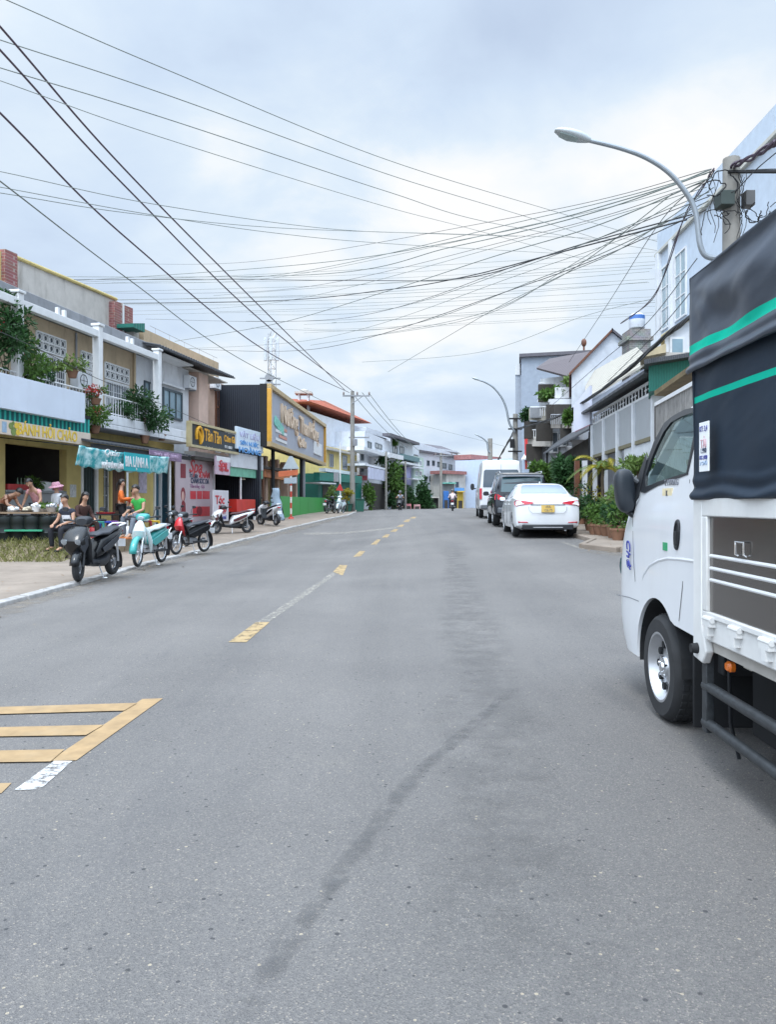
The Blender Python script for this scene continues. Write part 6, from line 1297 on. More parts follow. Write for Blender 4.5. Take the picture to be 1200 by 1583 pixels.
for p in (372, 407): mb = MB(); mb.tube([A.pt(A.u(p, .8), .8, .1), A.pt(A.u(p, .8), .8, 3.1)], .05, 8); build(mb, 'post', m_winw if p == 372 else m_brn, sh)
mb = MB(); A.box(mb, A.u(366, -.6), A.u(405, -.6), -1.0, -.6, .15, 1.15); A.box(mb, A.u(364, -.55), A.u(369, -.55), -1.0, -.55, 1.16, 1.75); build(mb, 'counter', m_grey, sh, smooth=0, bevel=.02)
mb = MB(); mb.lathe([(.02, .16), (.16, .0), (.15, -.02)], Matrix.Translation(A.pt(A.u(374.5, .6), .6, A.z(374, 741, .6))), 14); mb.tube([A.pt(A.u(374.5, .6), .6, A.z(374, 741, .6)+.15), A.pt(A.u(374.5, .6), .6, 3.14)], .01, 5); build(mb, 'hanging_lamp', mat('enamel_shade', (.70, .66, .52), .4, var=.05), sh)
rb = A.sign(None, A.u(366, 1.1), A.u(395, 1.1), 1.1, A.z(380, 791, 1.1), A.z(380, 772, 1.1), .7, 'drinks_box', mat('red_plastic', (.55, .03, .02), .4, var=.12)); tag(rb, 'bright red cool box standing before the shop front counter', 'cool box')
# signs of the peach house and shop
sg = thing('shop_sign', 'black sign with gold lettering and gold trim below the peach house', 'sign', A.pt(A.u(330, 1), 1, 3))
z0, z1 = A.z(330, 693, 1.0), A.z(330, 663, 1.0); m_lgold = mat('gold_letters', (.70, .36, .03), .4, var=.12)
A.sign(sg, A.u(295, 1.0), A.u(366, 1.0), 1.0, z0, z1, .12, 'board', mat('charcoal_board', (.022, .03, .036), .45, var=.1))
mb = MB(); a, b = A.u(295, 1), A.u(366, 1)
for zz_ in (z0-.1, z1+.003): A.box(mb, a-.1, b+.1, .85, 1.06, zz_, zz_+.10)
A.box(mb, a-.1, a-.003, .85, 1.06, z0+.003, z1); build(mb, 'gold_trim', mat('pale_gold', (.50, .42, .24), .4, .2, var=.15), sg, smooth=0)
zc = (z0+z1)/2
mb = MB(); c = A.u(307.5, 1)
mb.tube([A.pt(c+.30*math.cos(t), 1.02, zc+.34*math.sin(t)) for t in [R(-60+30*i) for i in range(10)]], .07, 6); mb.tube([A.pt(c+.1, 1.02, zc-.35), A.pt(c+.05, 1.02, zc), A.pt(c-.12, 1.02, zc+.2)], [.05, .10, .05], 6); build(mb, 'emblem', m_lgold, sg)
A.write('Tân', sg, A.u(322.5, 1), zc+.06, 1.01, .72, m_lgold, A.u(329, 1)-A.u(316, 1), bold=.01); A.write('Tân', sg, A.u(336, 1), zc+.04, 1.01, .72, m_lgold, A.u(342, 1)-A.u(330, 1), bold=.01)
A.write('Cơm Gà', sg, A.u(355, 1), zc+.1, 1.01, .40, m_lgold, A.u(364, 1)-A.u(347, 1), bold=.01)
for q, p, dz, wd in (('MÌ QUẢNG', 355, .42, 15), ('ĐT: 0263', 353, -.26, 11), ('ĐẶT TIỆC', 353, -.50, 11), ('PHỞ - BÚN BÒ', 322, -.48, 14), ('HỦ TIẾU', 337, -.52, 8)): A.write(q, sg, A.u(p, 1), zc+dz, 1.01, .17, m_winw, A.u(p+wd/2, 1)-A.u(p-wd/2, 1))
sb = thing('shop_sign', 'white sign with blue lettering right of the black and gold sign', 'sign', A.pt(A.u(386, 1.2), 1.2, 3))
z0, z1 = A.z(386, 697, 1.1), A.z(386, 664, 1.1); A.sign(sb, A.u(366.5, 1.1), A.u(407, 1.1), 1.1, z0, z1, .12, 'board', mat('white_blue_board', (.64, .74, .84), .45, var=.1, scale=1))
m_bl = mat('blue_letters', (.10, .30, .62), .5, var=.15)
A.write('VẬT LIỆU', sb, A.u(386, 1.1), z1-.35, 1.11, .34, mat('lilac_letters', (.42, .40, .62), .5, var=.1), A.u(401, 1.1)-A.u(371, 1.1)); A.write('SƠN NƯỚC', sb, A.u(386, 1.1), z1-.72, 1.11, .30, m_bl, A.u(402, 1.1)-A.u(374, 1.1)); A.write('HOÀNG', sb, A.u(387, 1.1), z1-1.05, 1.11, .34, m_bl, A.u(404, 1.1)-A.u(370, 1.1), bold=.01)
pb = thing('salon_banner', 'tall pink grey salon banner with red panels and a portrait strip', 'banner', A.pt(A.u(303, .6), .6, .3))
dS = .6; z0, z1 = A.z(303, 812, dS), A.z(303, 704, dS); m_pk = mat('pink_grey_vinyl', (.46, .38, .41), .5, var=.08, scale=1); m_rd = mat('red_vinyl', (.50, .04, .05), .5, var=.12); m_dkr = mat('dark_red_vinyl', (.20, .02, .03), .5, var=.2)
A.sign(pb, A.u(272, dS), A.u(329, dS), dS, .45, z1, .06, 'sheet', m_pk)
ul = lambda p: A.u(p, dS)
A.write('Spa', pb, ul(302), A.z(302, 722, dS), dS+.005, .75, m_rd, ul(313)-ul(293), shear=.35, bold=.01); A.write('Trị mụn', pb, ul(299), A.z(300, 735, dS), dS+.005, .32, m_ink, ul(306)-ul(293)); A.write('& NÁM', pb, ul(316), A.z(316, 735, dS), dS+.005, .34, m_rd, ul(324)-ul(308), bold=.01)
A.write('CHĂM SÓC DA', pb, ul(309), A.z(309, 744, dS), dS+.005, .30, m_ink, ul(323)-ul(295), bold=.006); A.write('Tắm trắng - Gội', pb, ul(305), A.z(305, 752, dS), dS+.005, .2, mat('mauve_ink', (.30, .15, .25), .5, var=0), ul(316)-ul(294))
for p0, p1, y0, y1, m in ((294, 303, 759, 771.5, m_rd), (304.5, 312, 759, 771.5, m_rd), (313, 324, 759, 771.5, m_rd), (298, 324, 783, 798, m_rd), (279, 287, 717, 739, m_dkr)):
    mb = MB(); A.box(mb, ul(p0), ul(p1), dS+.002, dS+.008, A.z((p0+p1)/2, y1, dS), A.z((p0+p1)/2, y0, dS)); build(mb, 'printed_panel', m, pb, smooth=0)
mb = MB(); c = ul(308); zc = A.z(308, 790, dS); mb.prism([A.pt(c+.28*math.cos(t), dS+.0085, zc+.2*math.sin(t)) for t in [2*PI*i/16 for i in range(16)]], A.n*.005); build(mb, 'printed_dot', m_dkr, pb, smooth=0)
mb = MB(); c = ul(283); zc = A.z(283, 770, dS)
mb.mat(0).prism([A.pt(c+.20*math.cos(t), dS+.003, zc+.15+.28*math.sin(t)) for t in [2*PI*i/16 for i in range(16)]], A.n*.004); mb.mat(1).prism([A.pt(c-.03+.12*math.cos(t), dS+.008, zc+.08+.19*math.sin(t)) for t in [2*PI*i/16 for i in range(16)]], A.n*.004); mb.mat(0).prism([A.pt(c+x, dS+.003, zc+z) for x, z in ((-.2, -.7), (.25, -.7), (.2, -.2), (.05, -.08), (-.12, -.15))], A.n*.004)
build(mb, 'printed_portrait', [m_dkr, mat('printed_skin', (.58, .36, .32), .5, var=.05)], pb, smooth=0)
sp = thing('salon_sign', 'small square pink salon sign hanging above the dark shop opening', 'sign', A.pt(A.u(345, 1.0), 1.0, 3))
z0, z1 = A.z(345, 734, 1.05), A.z(345, 706, 1.05); A.sign(sp, A.u(334.5, 1.05), A.u(356, 1.05), 1.05, z0, z1, .1, 'board', mat('pink_board', (.55, .42, .50), .5, var=.15, scale=3)); mb = MB(); A.box(mb, A.u(334.5, 1.05), A.u(356, 1.05), 1.052, 1.06, z1-.22, z1-.01); build(mb, 'white_strip', m_winw, sp, smooth=0)
A.write('Spa', sp, A.u(344, 1.05), (z0+z1)/2+.06, 1.06, .42, m_rd, A.u(351, 1.05)-A.u(338, 1.05), shear=.3, bold=.01); A.write('Gội đầu', sp, A.u(346, 1.05), z0+.22, 1.06, .2, m_rd, A.u(353, 1.05)-A.u(339, 1.05), bold=.006)
ps = thing('advert_board', 'white standing panel with red print leaning in the shop opening', 'sign', A.pt(A.u(341, 1.3), 1.3, .3))
z0, z1 = A.z(341, 806, 1.3), A.z(341, 758, 1.3); A.sign(ps, A.u(330, 1.3), A.u(353.5, 1.3), 1.3, z0, z1, .05, 'board', mat('white_print', (.60, .58, .62), .5, var=.1, scale=2)); A.write('Tóc', ps, A.u(340, 1.3), z1-.42, 1.305, .5, m_rd, A.u(347, 1.3)-A.u(333, 1.3), bold=.012); A.write('Đẹp', ps, A.u(344, 1.3), z1-.80, 1.305, .36, m_rd, A.u(350, 1.3)-A.u(338, 1.3), bold=.01); A.write('Nối mi', ps, A.u(342, 1.3), z1-1.15, 1.305, .24, m_blueink, A.u(350, 1.3)-A.u(335, 1.3), bold=.006)
pv = thing('shop_sign', 'long purple fascia under the dark eave left of the salon banner', 'sign', A.pt(A.u(258, 1.0), 1.0, 3)); z0, z1 = A.z(258, 712, 1.72), A.z(258, 699, 1.72)
A.sign(pv, A.u(232, 1.76), A.u(281, 1.76), 1.76, z0, z1, .05, 'board', mat('purple_board', (.22, .15, .24), .5, var=.2, scale=3)); A.write('TẠP HÓA - NƯỚC GIẢI KHÁT', pv, A.u(258, 1.76), (z0+z1)/2, 1.765, .2, mat('lilac_text', (.48, .36, .5), .5, var=0), A.u(278, 1.76)-A.u(238, 1.76))
# --- stall furniture
st = thing('stall_table', 'long dark stall table with green rail and stacked drums at the left', 'table', (X(45, 18.75), 18.75, YZ))
mb = MB(); mb.box(X(-60, 18.7), X(84, 18.7), 18.5, 19.3, 1.10, 1.14); build(mb, 'table_top', mat('stained_board', (.24, .17, .11), .7, var=.3, scale=4), st, smooth=0)
for p in (-40, 18, 80):
    mb = MB(); mb.box(X(p, 18.6)-.03, X(p, 18.6)+.03, 18.55, 18.61, YZ, 1.10); build(mb, 'leg', m_dark, st, smooth=0)
mb = MB(); mb.box(X(8, 18.45), X(66, 18.45), 18.40, 18.52, .68, .72); build(mb, 'green_plank', mat('green_plank', (.03, .30, .16), .5, var=.15), st, smooth=0)
rg = random.Random(11)
drum0 = None
for i, p in enumerate((10, 31, 52, 76, -12)):
    lb = ['squat black drum under the left end of the stall table', 'black drum second from the left under the stall table', 'black drum in the middle under the stall table', 'black drum at the right end under the stall table', 'black drum cut by the left photo edge'][i]
    loc = (X(p, 18.72), 18.72, YZ)
    if drum0 is None:
        drum0 = thing('drum', lb, 'drum', (0, 0, 0), 'drums under the stall table')
        mb = MB(); mb.lathe([(.20, 0), (.24, .03), (.245, .2), (.255, .22), (.245, .24), (.245, .45), (.255, .47), (.24, .60), (.22, .62)], None, 20); build(mb, 'shell', mat('drum_metal', (.016, .022, .022), .35, .4, var=.3), drum0)
        mb = MB(); mb.lathe([(.18, .622), (.20, .64), (.05, .65)], None, 16); build(mb, 'lid', m_steel, drum0)
        place(drum0, loc)
    else: dup(drum0, loc, rg.uniform(0, 3), lb)
bl = ['white bowl near the stooping person', 'tray of pale food in the middle of the stall table', 'bowl of greens on the stall table', 'small steel pot at the right end of the stall table', 'white bag of food beside the pink topped woman', 'heap of herbs on a plate at the right of the table']
for i, (p, m, r_, h) in enumerate(((18, m_winw, .15, .08), (38, mat('pale_food', (.55, .48, .36), .7, var=.3, scale=18), .2, .07), (60, m_lf1, .16, .14), (78, m_steel, .13, .2), (52, m_winw, .11, .22), (70, m_lf4, .17, .12))):
    c = V((X(p, 18.8)+.0, 18.85+.1*(i % 3), 1.142)); fd = thing('food_tray', bl[i], 'tray', c)
    mb = MB(); mb.lathe([(r_*.7, 0), (r_, h*.5), (r_*1.05, h*.55)], Matrix.Translation(c), 16); build(mb, 'dish', m_steel if m is not m_winw else m_winw, fd)
    mb = MB()
    if m in (m_lf1, m_lf4): leaves(mb, [(c+V((0, 0, h*.7)), (r_, r_, h))], 120, .09, rg)
    else:
        for _ in range(14): a = rg.uniform(0, 6.28); q = rg.uniform(0, r_*.8); mb.ell(c+V((q*math.cos(a), q*math.sin(a), h*.62+rg.uniform(0, .06))), (.05, .05, .035), 8, 5)
    build(mb, 'food', m, fd, recalc=m not in (m_lf1, m_lf4), smooth=60)
o = build(MB().loft([(A.pt(A.u(22, -.3), -.3, 1.735), V((.09, .48, 0)), V((.2, -.02, .0))), (A.pt(A.u(22, -.3), -.3, 1.90), V((.09, .46, 0)), V((.18, -.02, 0)))], 16, 5), 'crate', mat('red_crate', (.42, .03, .03), .5, var=.2), None, base=A.pt(A.u(22, -.3), -.3, 1.735)); tag(o, 'red plastic crate standing on the grey counter inside the stall', 'crate')
def stool(px, Y, col, label, g):
    t = thing('stool', label, 'stool', (0, 0, 0), g); m = mat(col[0], col[1], .45, var=.1)
    build(MB().loft([((0, 0, .41), (.15, 0, 0), (0, .15, 0)), ((0, 0, .45), (.155, 0, 0), (0, .155, 0)), ((0, 0, .46), (.13, 0, 0), (0, .13, 0))], 16, 4), 'seat', m, t)
    for sx_ in (-1, 1):
        for sy_ in (-1, 1): build(MB().tube([(sx_*.12, sy_*.12, .42), (sx_*.16, sy_*.16, 0)], [.03, .022], 6), 'leg', m, t)
    place(t, (X(px, Y), Y, YZ), .3); return t
GS = 'plastic stools in the yard'
stool(163, 20.6, ('blue_stool', (.03, .06, .36)), 'deep blue plastic stool beside the dark low table', GS); stool(174, 20.8, ('purple_stool', (.20, .08, .30)), 'purple plastic stool right of the blue one', GS); stool(210, 20.6, ('maroon_stool', (.25, .02, .03)), 'dark red stool under the man in green', GS); stool(226, 21.2, ('maroon_stool', (.25, .02, .03)), 'dark red stool right behind the man in green', GS); stool(152, 20.2, ('teal_stool', (.04, .28, .24)), 'teal plastic stool left of the blue one', GS); place(stool(107, 18.2, ('navy_stool', (.02, .03, .08)), 'dark stool under the seated person in navy and white', GS), (X(107, 18.2), 18.2, .24), .3); stool(125, 19.6, ('brown_stool', (.08, .03, .02)), 'brown stool under the long haired woman', GS); stool(239, 21.4, ('yellow_stool', (.55, .36, .03)), 'yellow stool right of the man in green', GS)
tb = thing('low_table', 'dark low table behind the black scooter with a red tray on it', 'table', (X(160, 21.4), 21.4, YZ))
mb = MB(); mb.box(X(146, 21.4), X(180, 21.4), 21.1, 21.8, 1.02, 1.06); build(mb, 'table_top', m_dark, tb, smooth=0)
for p in (148, 178):
    for yy in (21.15, 21.75): mb = MB(); mb.tube([(X(p, 21.4), yy, YZ), (X(p, 21.4), yy, 1.02)], .02, 6); build(mb, 'leg', m_dark, tb)
o = build(MB().loft([((X(161, 21.3), 21.4, 1.063), (.22, 0, 0), (0, .16, 0)), ((X(161, 21.3), 21.4, 1.11), (.25, 0, 0), (0, .19, 0))], 16, 4), 'tray', m_rd, None, base=(X(161, 21.3), 21.4, 1.063)); tag(o, 'red tray lying on the dark low table', 'tray')
# --- balcony plants
rp = random.Random(21)
def potplant(label, c, r, n, size, m, nb=7, pot=.2, name='potted_plant', cat='plant', flower=0, g=None, stemh=None):
    c = V(c); base = V((c.x, c.y, c.z-r[2]-pot)); t = thing(name, label, cat, base, g)
    mb = MB(); mb.lathe([(.11, 0), (.16, pot*.95), (.175, pot*.96), (.175, pot*1.1)], Matrix.Translation(base), 14); build(mb, 'pot', m_soil, t)
    mb = MB()
    for k in range(4): q = rp.uniform(-.5, .5); mb.tube([base+V((0, 0, pot)), c+V((r[0]*q*.5, r[1]*rp.uniform(-.4, .4), -r[2]*.3)), c+V((r[0]*q, r[1]*rp.uniform(-.5, .5), r[2]*.3))], [.018, .014, .006], 5)
    build(mb, 'stem', m_bark, t)
    build(leaves(MB(), blobset(c, r, nb, rp), n, size, rp), 'foliage', m, t, recalc=False, smooth=0)
    if flower: build(leaves(MB(), [(c+V((rp.uniform(-.5, .5)*r[0], -r[1]*.5, rp.uniform(-.2, .6)*r[2])), (.13, .13, .12)) for _ in range(flower)], 40*flower, .08, rp), 'blossom', m_flr, t, recalc=False, smooth=0)
    return t
GP = 'plants along the balcony of the row house'
def ap(px, py, d=.62): return A.pt(A.u(px, d), d, A.z(px, py, d))
potplant('big leafy climber at the left end of the balcony', ap(10, 530), (.65, .6, .95), 1300, .17, m_lf2, 9, .25, flower=2, g=GP)
potplant('tall green balcony shrub with white bloom behind the left column', ap(38, 553), (.6, .5, .65), 900, .15, m_lf1, 8, .25, flower=1, g=GP)
potplant('balcony shrub left of the barred balcony door', ap(62, 575), (.45, .4, .35), 420, .13, m_lf2, 6, .2, g=GP)
potplant('yellow green spray of leaves reaching out past the balcony door', ap(112, 563), (.75, .5, .22), 420, .14, m_lf4, 7, .2, g=GP)
potplant('red flowering plant hung on the second balcony column', ap(148, 607, .9), (.35, .3, .2), 260, .1, m_lf1, 5, .18, flower=4, g=GP)
potplant('bright green bush on the balcony edge above the teal banner', ap(147, 637, .9), (.6, .4, .45), 700, .13, m_lf1, 7, .22, flower=1, g=GP)
potplant('low green plant in the white balcony planter', ap(192, 640), (.5, .35, .3), 420, .13, m_lf2, 6, .15, g=GP)
potplant('dense dark shrub in front of the small blue window', ap(224, 642, .8), (.95, .6, .75), 1600, .15, m_lf2, 10, .25, g=GP)
potplant('thin pale stemmed plant right of the dense dark shrub', ap(250, 648, .7), (.4, .3, .6), 260, .13, m_lf4, 6, .2, g=GP)
# ================================================================ black hall, billboard and the far left side
bh = thing('black_hall', 'tall black sided hall behind the gold framed billboard', 'building', (X(415, 38), 38, .5))
m_bw = wavemat('black_cladding', (.006, .009, .017), (.010, .014, .024), 3, 'X', .5, .1, .3)
B0, B1 = V((X(417, 38), 38, 0)), V((X(503, 57.5), 57.5, 0)); BF = Fac(B0.x, B0.y, math.atan2((B1-B0).x, (B1-B0).y)); BL = (B1-B0).length
ztp, zbt = Z(593, 38), Z(690, 38)
mb = MB(); BF.box(mb, 0, .35, -9, -.5, .3, ztp-.05); build(mb, 'end_wall', m_bw, bh, smooth=0)
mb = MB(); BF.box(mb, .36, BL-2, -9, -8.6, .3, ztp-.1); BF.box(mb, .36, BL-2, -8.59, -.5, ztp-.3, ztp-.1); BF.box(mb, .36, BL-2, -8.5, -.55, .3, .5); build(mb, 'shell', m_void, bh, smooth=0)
mb = MB(); BF.box(mb, .36, BL-1, -2.6, -2.4, .5, zbt-.1); build(mb, 'inner_front', mat('ochre_render', (.50, .36, .16), .8, var=.2), bh, smooth=0)
for i, u in enumerate((1.6, 4.2, 7.4, 10.5, 13.5)):
    mb = MB(); BF.box(mb, u, u+.5, -1.6, -1.1, .4, zbt-.2); build(mb, 'pillar', m_peach, bh, smooth=0, bevel=.03)
for u in (2.5, 5.6, 8.6, 12.):
    BF.window(bh, u, u+1.5, .8, 3.2, -2.39, m_brn, m_pane, 2, 1, .1, 'door')
mb = MB(); BF.box(mb, 1, 9, -.9, -.6, 2.75, 3.2); build(mb, 'orange_pelmet', mat('orange_board', (.50, .17, .05), .6, var=.25, scale=3), bh, smooth=0)
for u in (2.2, 10.8): mb = MB(); mb.tube([BF.pt(u, -.3, .3), BF.pt(u, -.3, zbt)], .10, 8); build(mb, 'black_post', m_dark, bh)
mb = MB(); mb.tube([BF.pt(11.6, -.3, .3), BF.pt(11.6, -.3, zbt)], .12, 8); build(mb, 'grey_post', m_grey, bh)
bb = thing('billboard', 'large grey billboard in a gold frame with raised cream letters', 'billboard', BF.pt(BL/2, 0, zbt))
mb = MB(); BF.box(mb, .24, BL-.24, -.139, -.08, zbt+.24, ztp-.24); build(mb, 'panel', mat('grey_sheet', (.34, .36, .42), .5, var=.08, scale=.8), bb, smooth=0)
for nm, (a, b, c, d) in (('frame_top', (0, BL, ztp-.235, ztp)), ('frame_bottom', (0, BL, zbt, zbt+.235)), ('frame_side', (0, .235, zbt+.238, ztp-.238)), ('frame_side', (BL-.235, BL, zbt+.238, ztp-.238))):
    mb = MB(); BF.box(mb, a, b, -.14, .08, c, d); build(mb, nm, m_gold if nm == 'frame_side' else mat('tan_frame', (.46, .33, .15), .45, .1, var=.15), bb, smooth=0, bevel=.015)
mb = MB(); BF.box(mb, .0, BL, -.5, -.145, zbt, ztp); build(mb, 'backing', m_dark, bb, smooth=0)
m_bcl = mat('cream_raised_letters', (.66, .50, .36), .5, var=.08)
BF.write('Nướng', bb, BF.u(449), zbt+1.95, -.03, 1.4, m_bcl, 5.0, 'raised_letters', bold=.03, ext=.06); BF.write('Than', bb, BF.u(471), zbt+1.95, -.03, 1.4, m_bcl, 3.3, 'raised_letters', bold=.03, ext=.06); BF.write('Hồng', bb, BF.u(486), zbt+1.95, -.03, 1.4, m_bcl, 3.8, 'raised_letters', bold=.03, ext=.06)
BF.write('Quán', bb, BF.u(468), zbt+.95, -.03, .75, m_bcl, 2.8, 'raised_letters', bold=.03, ext=.05)
mb = MB(); rr2 = random.Random(4)
for i in range(9):
    c = BF.u(426)+.2+i*.26; z = zbt+1.45-.045*i; a = rr2.uniform(-.5, 1.2)
    mb.prism([BF.pt(c+.22*math.cos(t)*math.cos(a)-.1*math.sin(t)*math.sin(a), -.07, z+.3*math.sin(t)*.8+.1*math.cos(t)) for t in [2*PI*k/10 for k in range(10)]], BF.n*.04)
build(mb, 'leaf_emblem', mat('mint_emblem', (.20, .55, .45), .5, var=.25, scale=4), bb, smooth=0)
mb = MB()
for i in range(4):
    z = zbt+.45+i*.22; a = BF.u(428); mb.mat(i % 2); BF.box(mb, a+.9*(i % 2), a+3.0, -.075, -.04, z, z+.15)
build(mb, 'striped_emblem', [m_winw, mat('salmon_print', (.58, .25, .18), .5)], bb, smooth=0)
mb = MB(); BF.box(mb, BF.u(486), BF.u(498), -.07, .0, zbt+.6, zbt+1.45); build(mb, 'white_box_print', m_winw, bb, smooth=0)
fn = thing('green_fence', 'solid bright green sheet fence below the billboard', 'fence', (X(470, 47), 47, .6))
fa, fb = V((X(435, 38.8), 38.8, 0)), V((X(505, 56), 56, 0)); FF = Fac(fa.x, fa.y, math.atan2((fb-fa).x, (fb-fa).y)); fl = (fb-fa).length
m_fg = wavemat('green_sheet', (.035, .27, .05), (.05, .34, .07), 2.2, 'Y', .55, .0, .3)
for i in range(6):
    mb = MB(); a, b = fl*i/6, fl*(i+1)/6-.03; p, q = FF.pt(a, 0, 0), FF.pt(b, 0, 0); FF.box(mb, a, b, -.05, 0, gz(p.x, p.y)-.1, Z(767, 39)+.01*i); build(mb, 'sheet', m_fg, fn, smooth=0)
fe = V((-8.2, 38.6, 0)); mb = MB(); mb.prism([V((fa.x, fa.y, .4)), V((X(418, 39.2), 39.2, .4)), V((X(418, 39.2), 39.2, 1.7)), V((fa.x, fa.y, 1.74))], (0, .05, 0)); build(mb, 'return_sheet', m_fg, fn, smooth=0)
tp = thing('tarp_board', 'blue grey tarpaulin draped over an A board by the green fence', 'board', (X(428, 37.2), 37.2, gz(-5.4, 37.2)))
b0 = gz(-5.4, 37.2)+.05; mb = MB(); n = 12; vs_ = []
for i in range(n+1):
    f = i/n; 
    for px, wv in ((418+f*3, 0), (429-2*(1-f), .1), (441-10*f, 0)): x = X(px, 37.2); vs_.append(V((x+.03*math.sin(i*1.3), 37.2-.35*(1-f)+wv*.4*math.sin(i), b0+f*1.55)))
mb.add(vs_, [(i*3+j, i*3+j+1, (i+1)*3+j+1, (i+1)*3+j) for i in range(n) for j in range(2)]); solid(build(mb, 'tarpaulin', mat('tarp_blue_grey', (.22, .29, .36), .6, var=.2, scale=3), tp, recalc=False, smooth=60), .02)
mb = MB(); mb.tube([(X(419, 37.4), 37.5, b0-.1), (X(422, 37.4), 37.5, b0+1.5)], .03, 6); mb.tube([(X(440, 37.4), 37.5, b0-.1), (X(430, 37.4), 37.5, b0+1.5)], .03, 6); mb.tube([(X(422, 37.4), 37.5, b0+1.5), (X(430, 37.4), 37.5, b0+1.5)], .03, 6); build(mb, 'frame', m_dark, tp)
# roadside sign post
sp_ = G(450, 803.5); ts = thing('traffic_sign', 'red and white banded sign post with triangular and oblong plates', 'road sign', sp_)
H_ = Z(706, sp_.y)-sp_.z
m_pr = mat('post_red', (.50, .06, .04), .5, var=.15); m_pw = mat('post_white', (.66, .64, .60), .5, var=.1)
mb = MB(); nb = 8
for i in range(nb): mb.mat(i % 2); mb.cyl(sp_+V((0, 0, H_*.72*i/nb)), sp_+V((0, 0, H_*.72*(i+1)/nb-.001)), .05, n=10)
mb.mat(1); mb.cyl(sp_+V((0, 0, H_*.72)), sp_+V((0, 0, H_*.97)), .04, n=10); build(mb, 'post', [m_pr, m_pw], ts)
mb = MB(); mb.cyl(sp_+V((0, 0, -.02)), sp_+V((0, 0, .14)), .17, .12, 12); build(mb, 'footing', m_pr, ts)
def plate(pts, th, nm, m, dy=-.06): mb = MB(); mb.prism([sp_+V((x, dy, z)) for x, z in pts], (0, th, 0)); return build(mb, nm, m, ts, smooth=0, bevel=.004)
plate([(-.42, H_-.62), (.42, H_-.62), (.08, H_+.02), (-.08, H_+.02)], .02, 'triangle_plate', mat('plate_back', (.40, .45, .48), .5, .3, var=.1))
plate([(-.62, H_-1.02), (.36, H_-.92), (.36, H_-.66), (-.62, H_-.74)], .02, 'orange_plate', mat('orange_plate', (.52, .13, .05), .5, var=.2)); plate([(-.34, H_-1.35), (.30, H_-1.35), (.30, H_-1.03), (-.34, H_-1.08)], .02, 'lower_plate', mat('plate_grey', (.36, .42, .46), .5, .3, var=.1))
# poles
m_conc = mat('pole_concrete', (.25, .24, .22), .9, var=.2, scale=2, dirt=.35, bump=.2)
def pole(label, px, pyb, Y, pyt, r0, r1, name='utility_pole', arms=0, wood=False):
    x = X(px, Y); zb = gz(x, Y)-.1; zt = Z(pyt, Y); t = thing(name, label, 'pole', (x, Y, zb)); mb = MB(); mb.cyl((x, Y, zb), (x, Y, zt), r0, r1, 12); build(mb, 'shaft', m_conc if not wood else m_bark, t)
    for i in range(arms):
        z = zt-.35-i*.0; y = Y+(-.16 if i == 0 else .16); aw = 1.25
        mb = MB(); mb.box(x-aw*.55-.0, x+aw, y-.05, y+.05, z-.05, z+.05); ar = build(mb, 'crossarm', m_grey, t, smooth=0)
        for q in (-.62, .35, 1.2): mb = MB(); mb.lathe([(.03, .05), (.07, .10), (.05, .16), (.07, .2), (.04, .28), (.02, .30)], Matrix.Translation((x+q, y, z)), 10); build(mb, 'insulator', mat('porcelain', (.16, .12, .11), .3, var=.1), ar)
        mb = MB(); mb.tube([(x, y, z-.55), (x+.7, y, z-.05)], .025, 5); build(mb, 'brace', m_grey, t)
    return t, V((x, Y, zt))
pA, pAt = pole('concrete pole with a crossarm and insulators before the yellow house', 545, 790, 55, 605, .20, .13, arms=1)
mb = MB(); q = pAt; mb.box(q.x-.25, q.x+1.2, q.y-.05, q.y+.05, q.z-3.35, q.z-3.25); mb.lathe([(.16, 0), (.16, .45), (.05, .5)], Matrix.Translation((q.x+.2, q.y-.2, q.z-3.9)), 12); build(mb, 'lower_bracket', m_grey, pA, smooth=0)
pole('slim pole in front of the white canopied house on the left', 597, 787, 72, 698, .12, .09); pole('short slim pole beside the bushy green tree', 627, 787, 82, 713, .12, .09)
pB, pBt = pole('brown pole standing alone before the long white wall', 682, 787, 88, 700, .17, .13, arms=1)
fp = thing('flag_pole', 'thin white pole with a red pennant before the green kiosk', 'pole', (X(526, 53), 53, gz(-3.3, 53)))
mb = MB(); mb.cyl((X(526, 53), 53, .7), (X(526, 53), 53, Z(684, 53)), .05, n=8); build(mb, 'shaft', m_winw, fp)
mb = MB(); x = X(526, 52.9); mb.prism([V((x-.02, 52.9, Z(748, 53))), V((x+.02, 52.9, Z(748, 53))), V((x+.22, 52.95, Z(759, 53))), V((x-.3, 52.9, Z(758, 53)))], (0, .03, 0)); build(mb, 'pennant', mat('pennant_red', (.55, .04, .04), .6, var=.1), fp, smooth=0)
mb = MB(); mb.box(x-.45, x-.1, 52.85, 53.1, Z(745, 53), Z(730, 53)); build(mb, 'meter_box', m_grey, fp, smooth=0, bevel=.02)
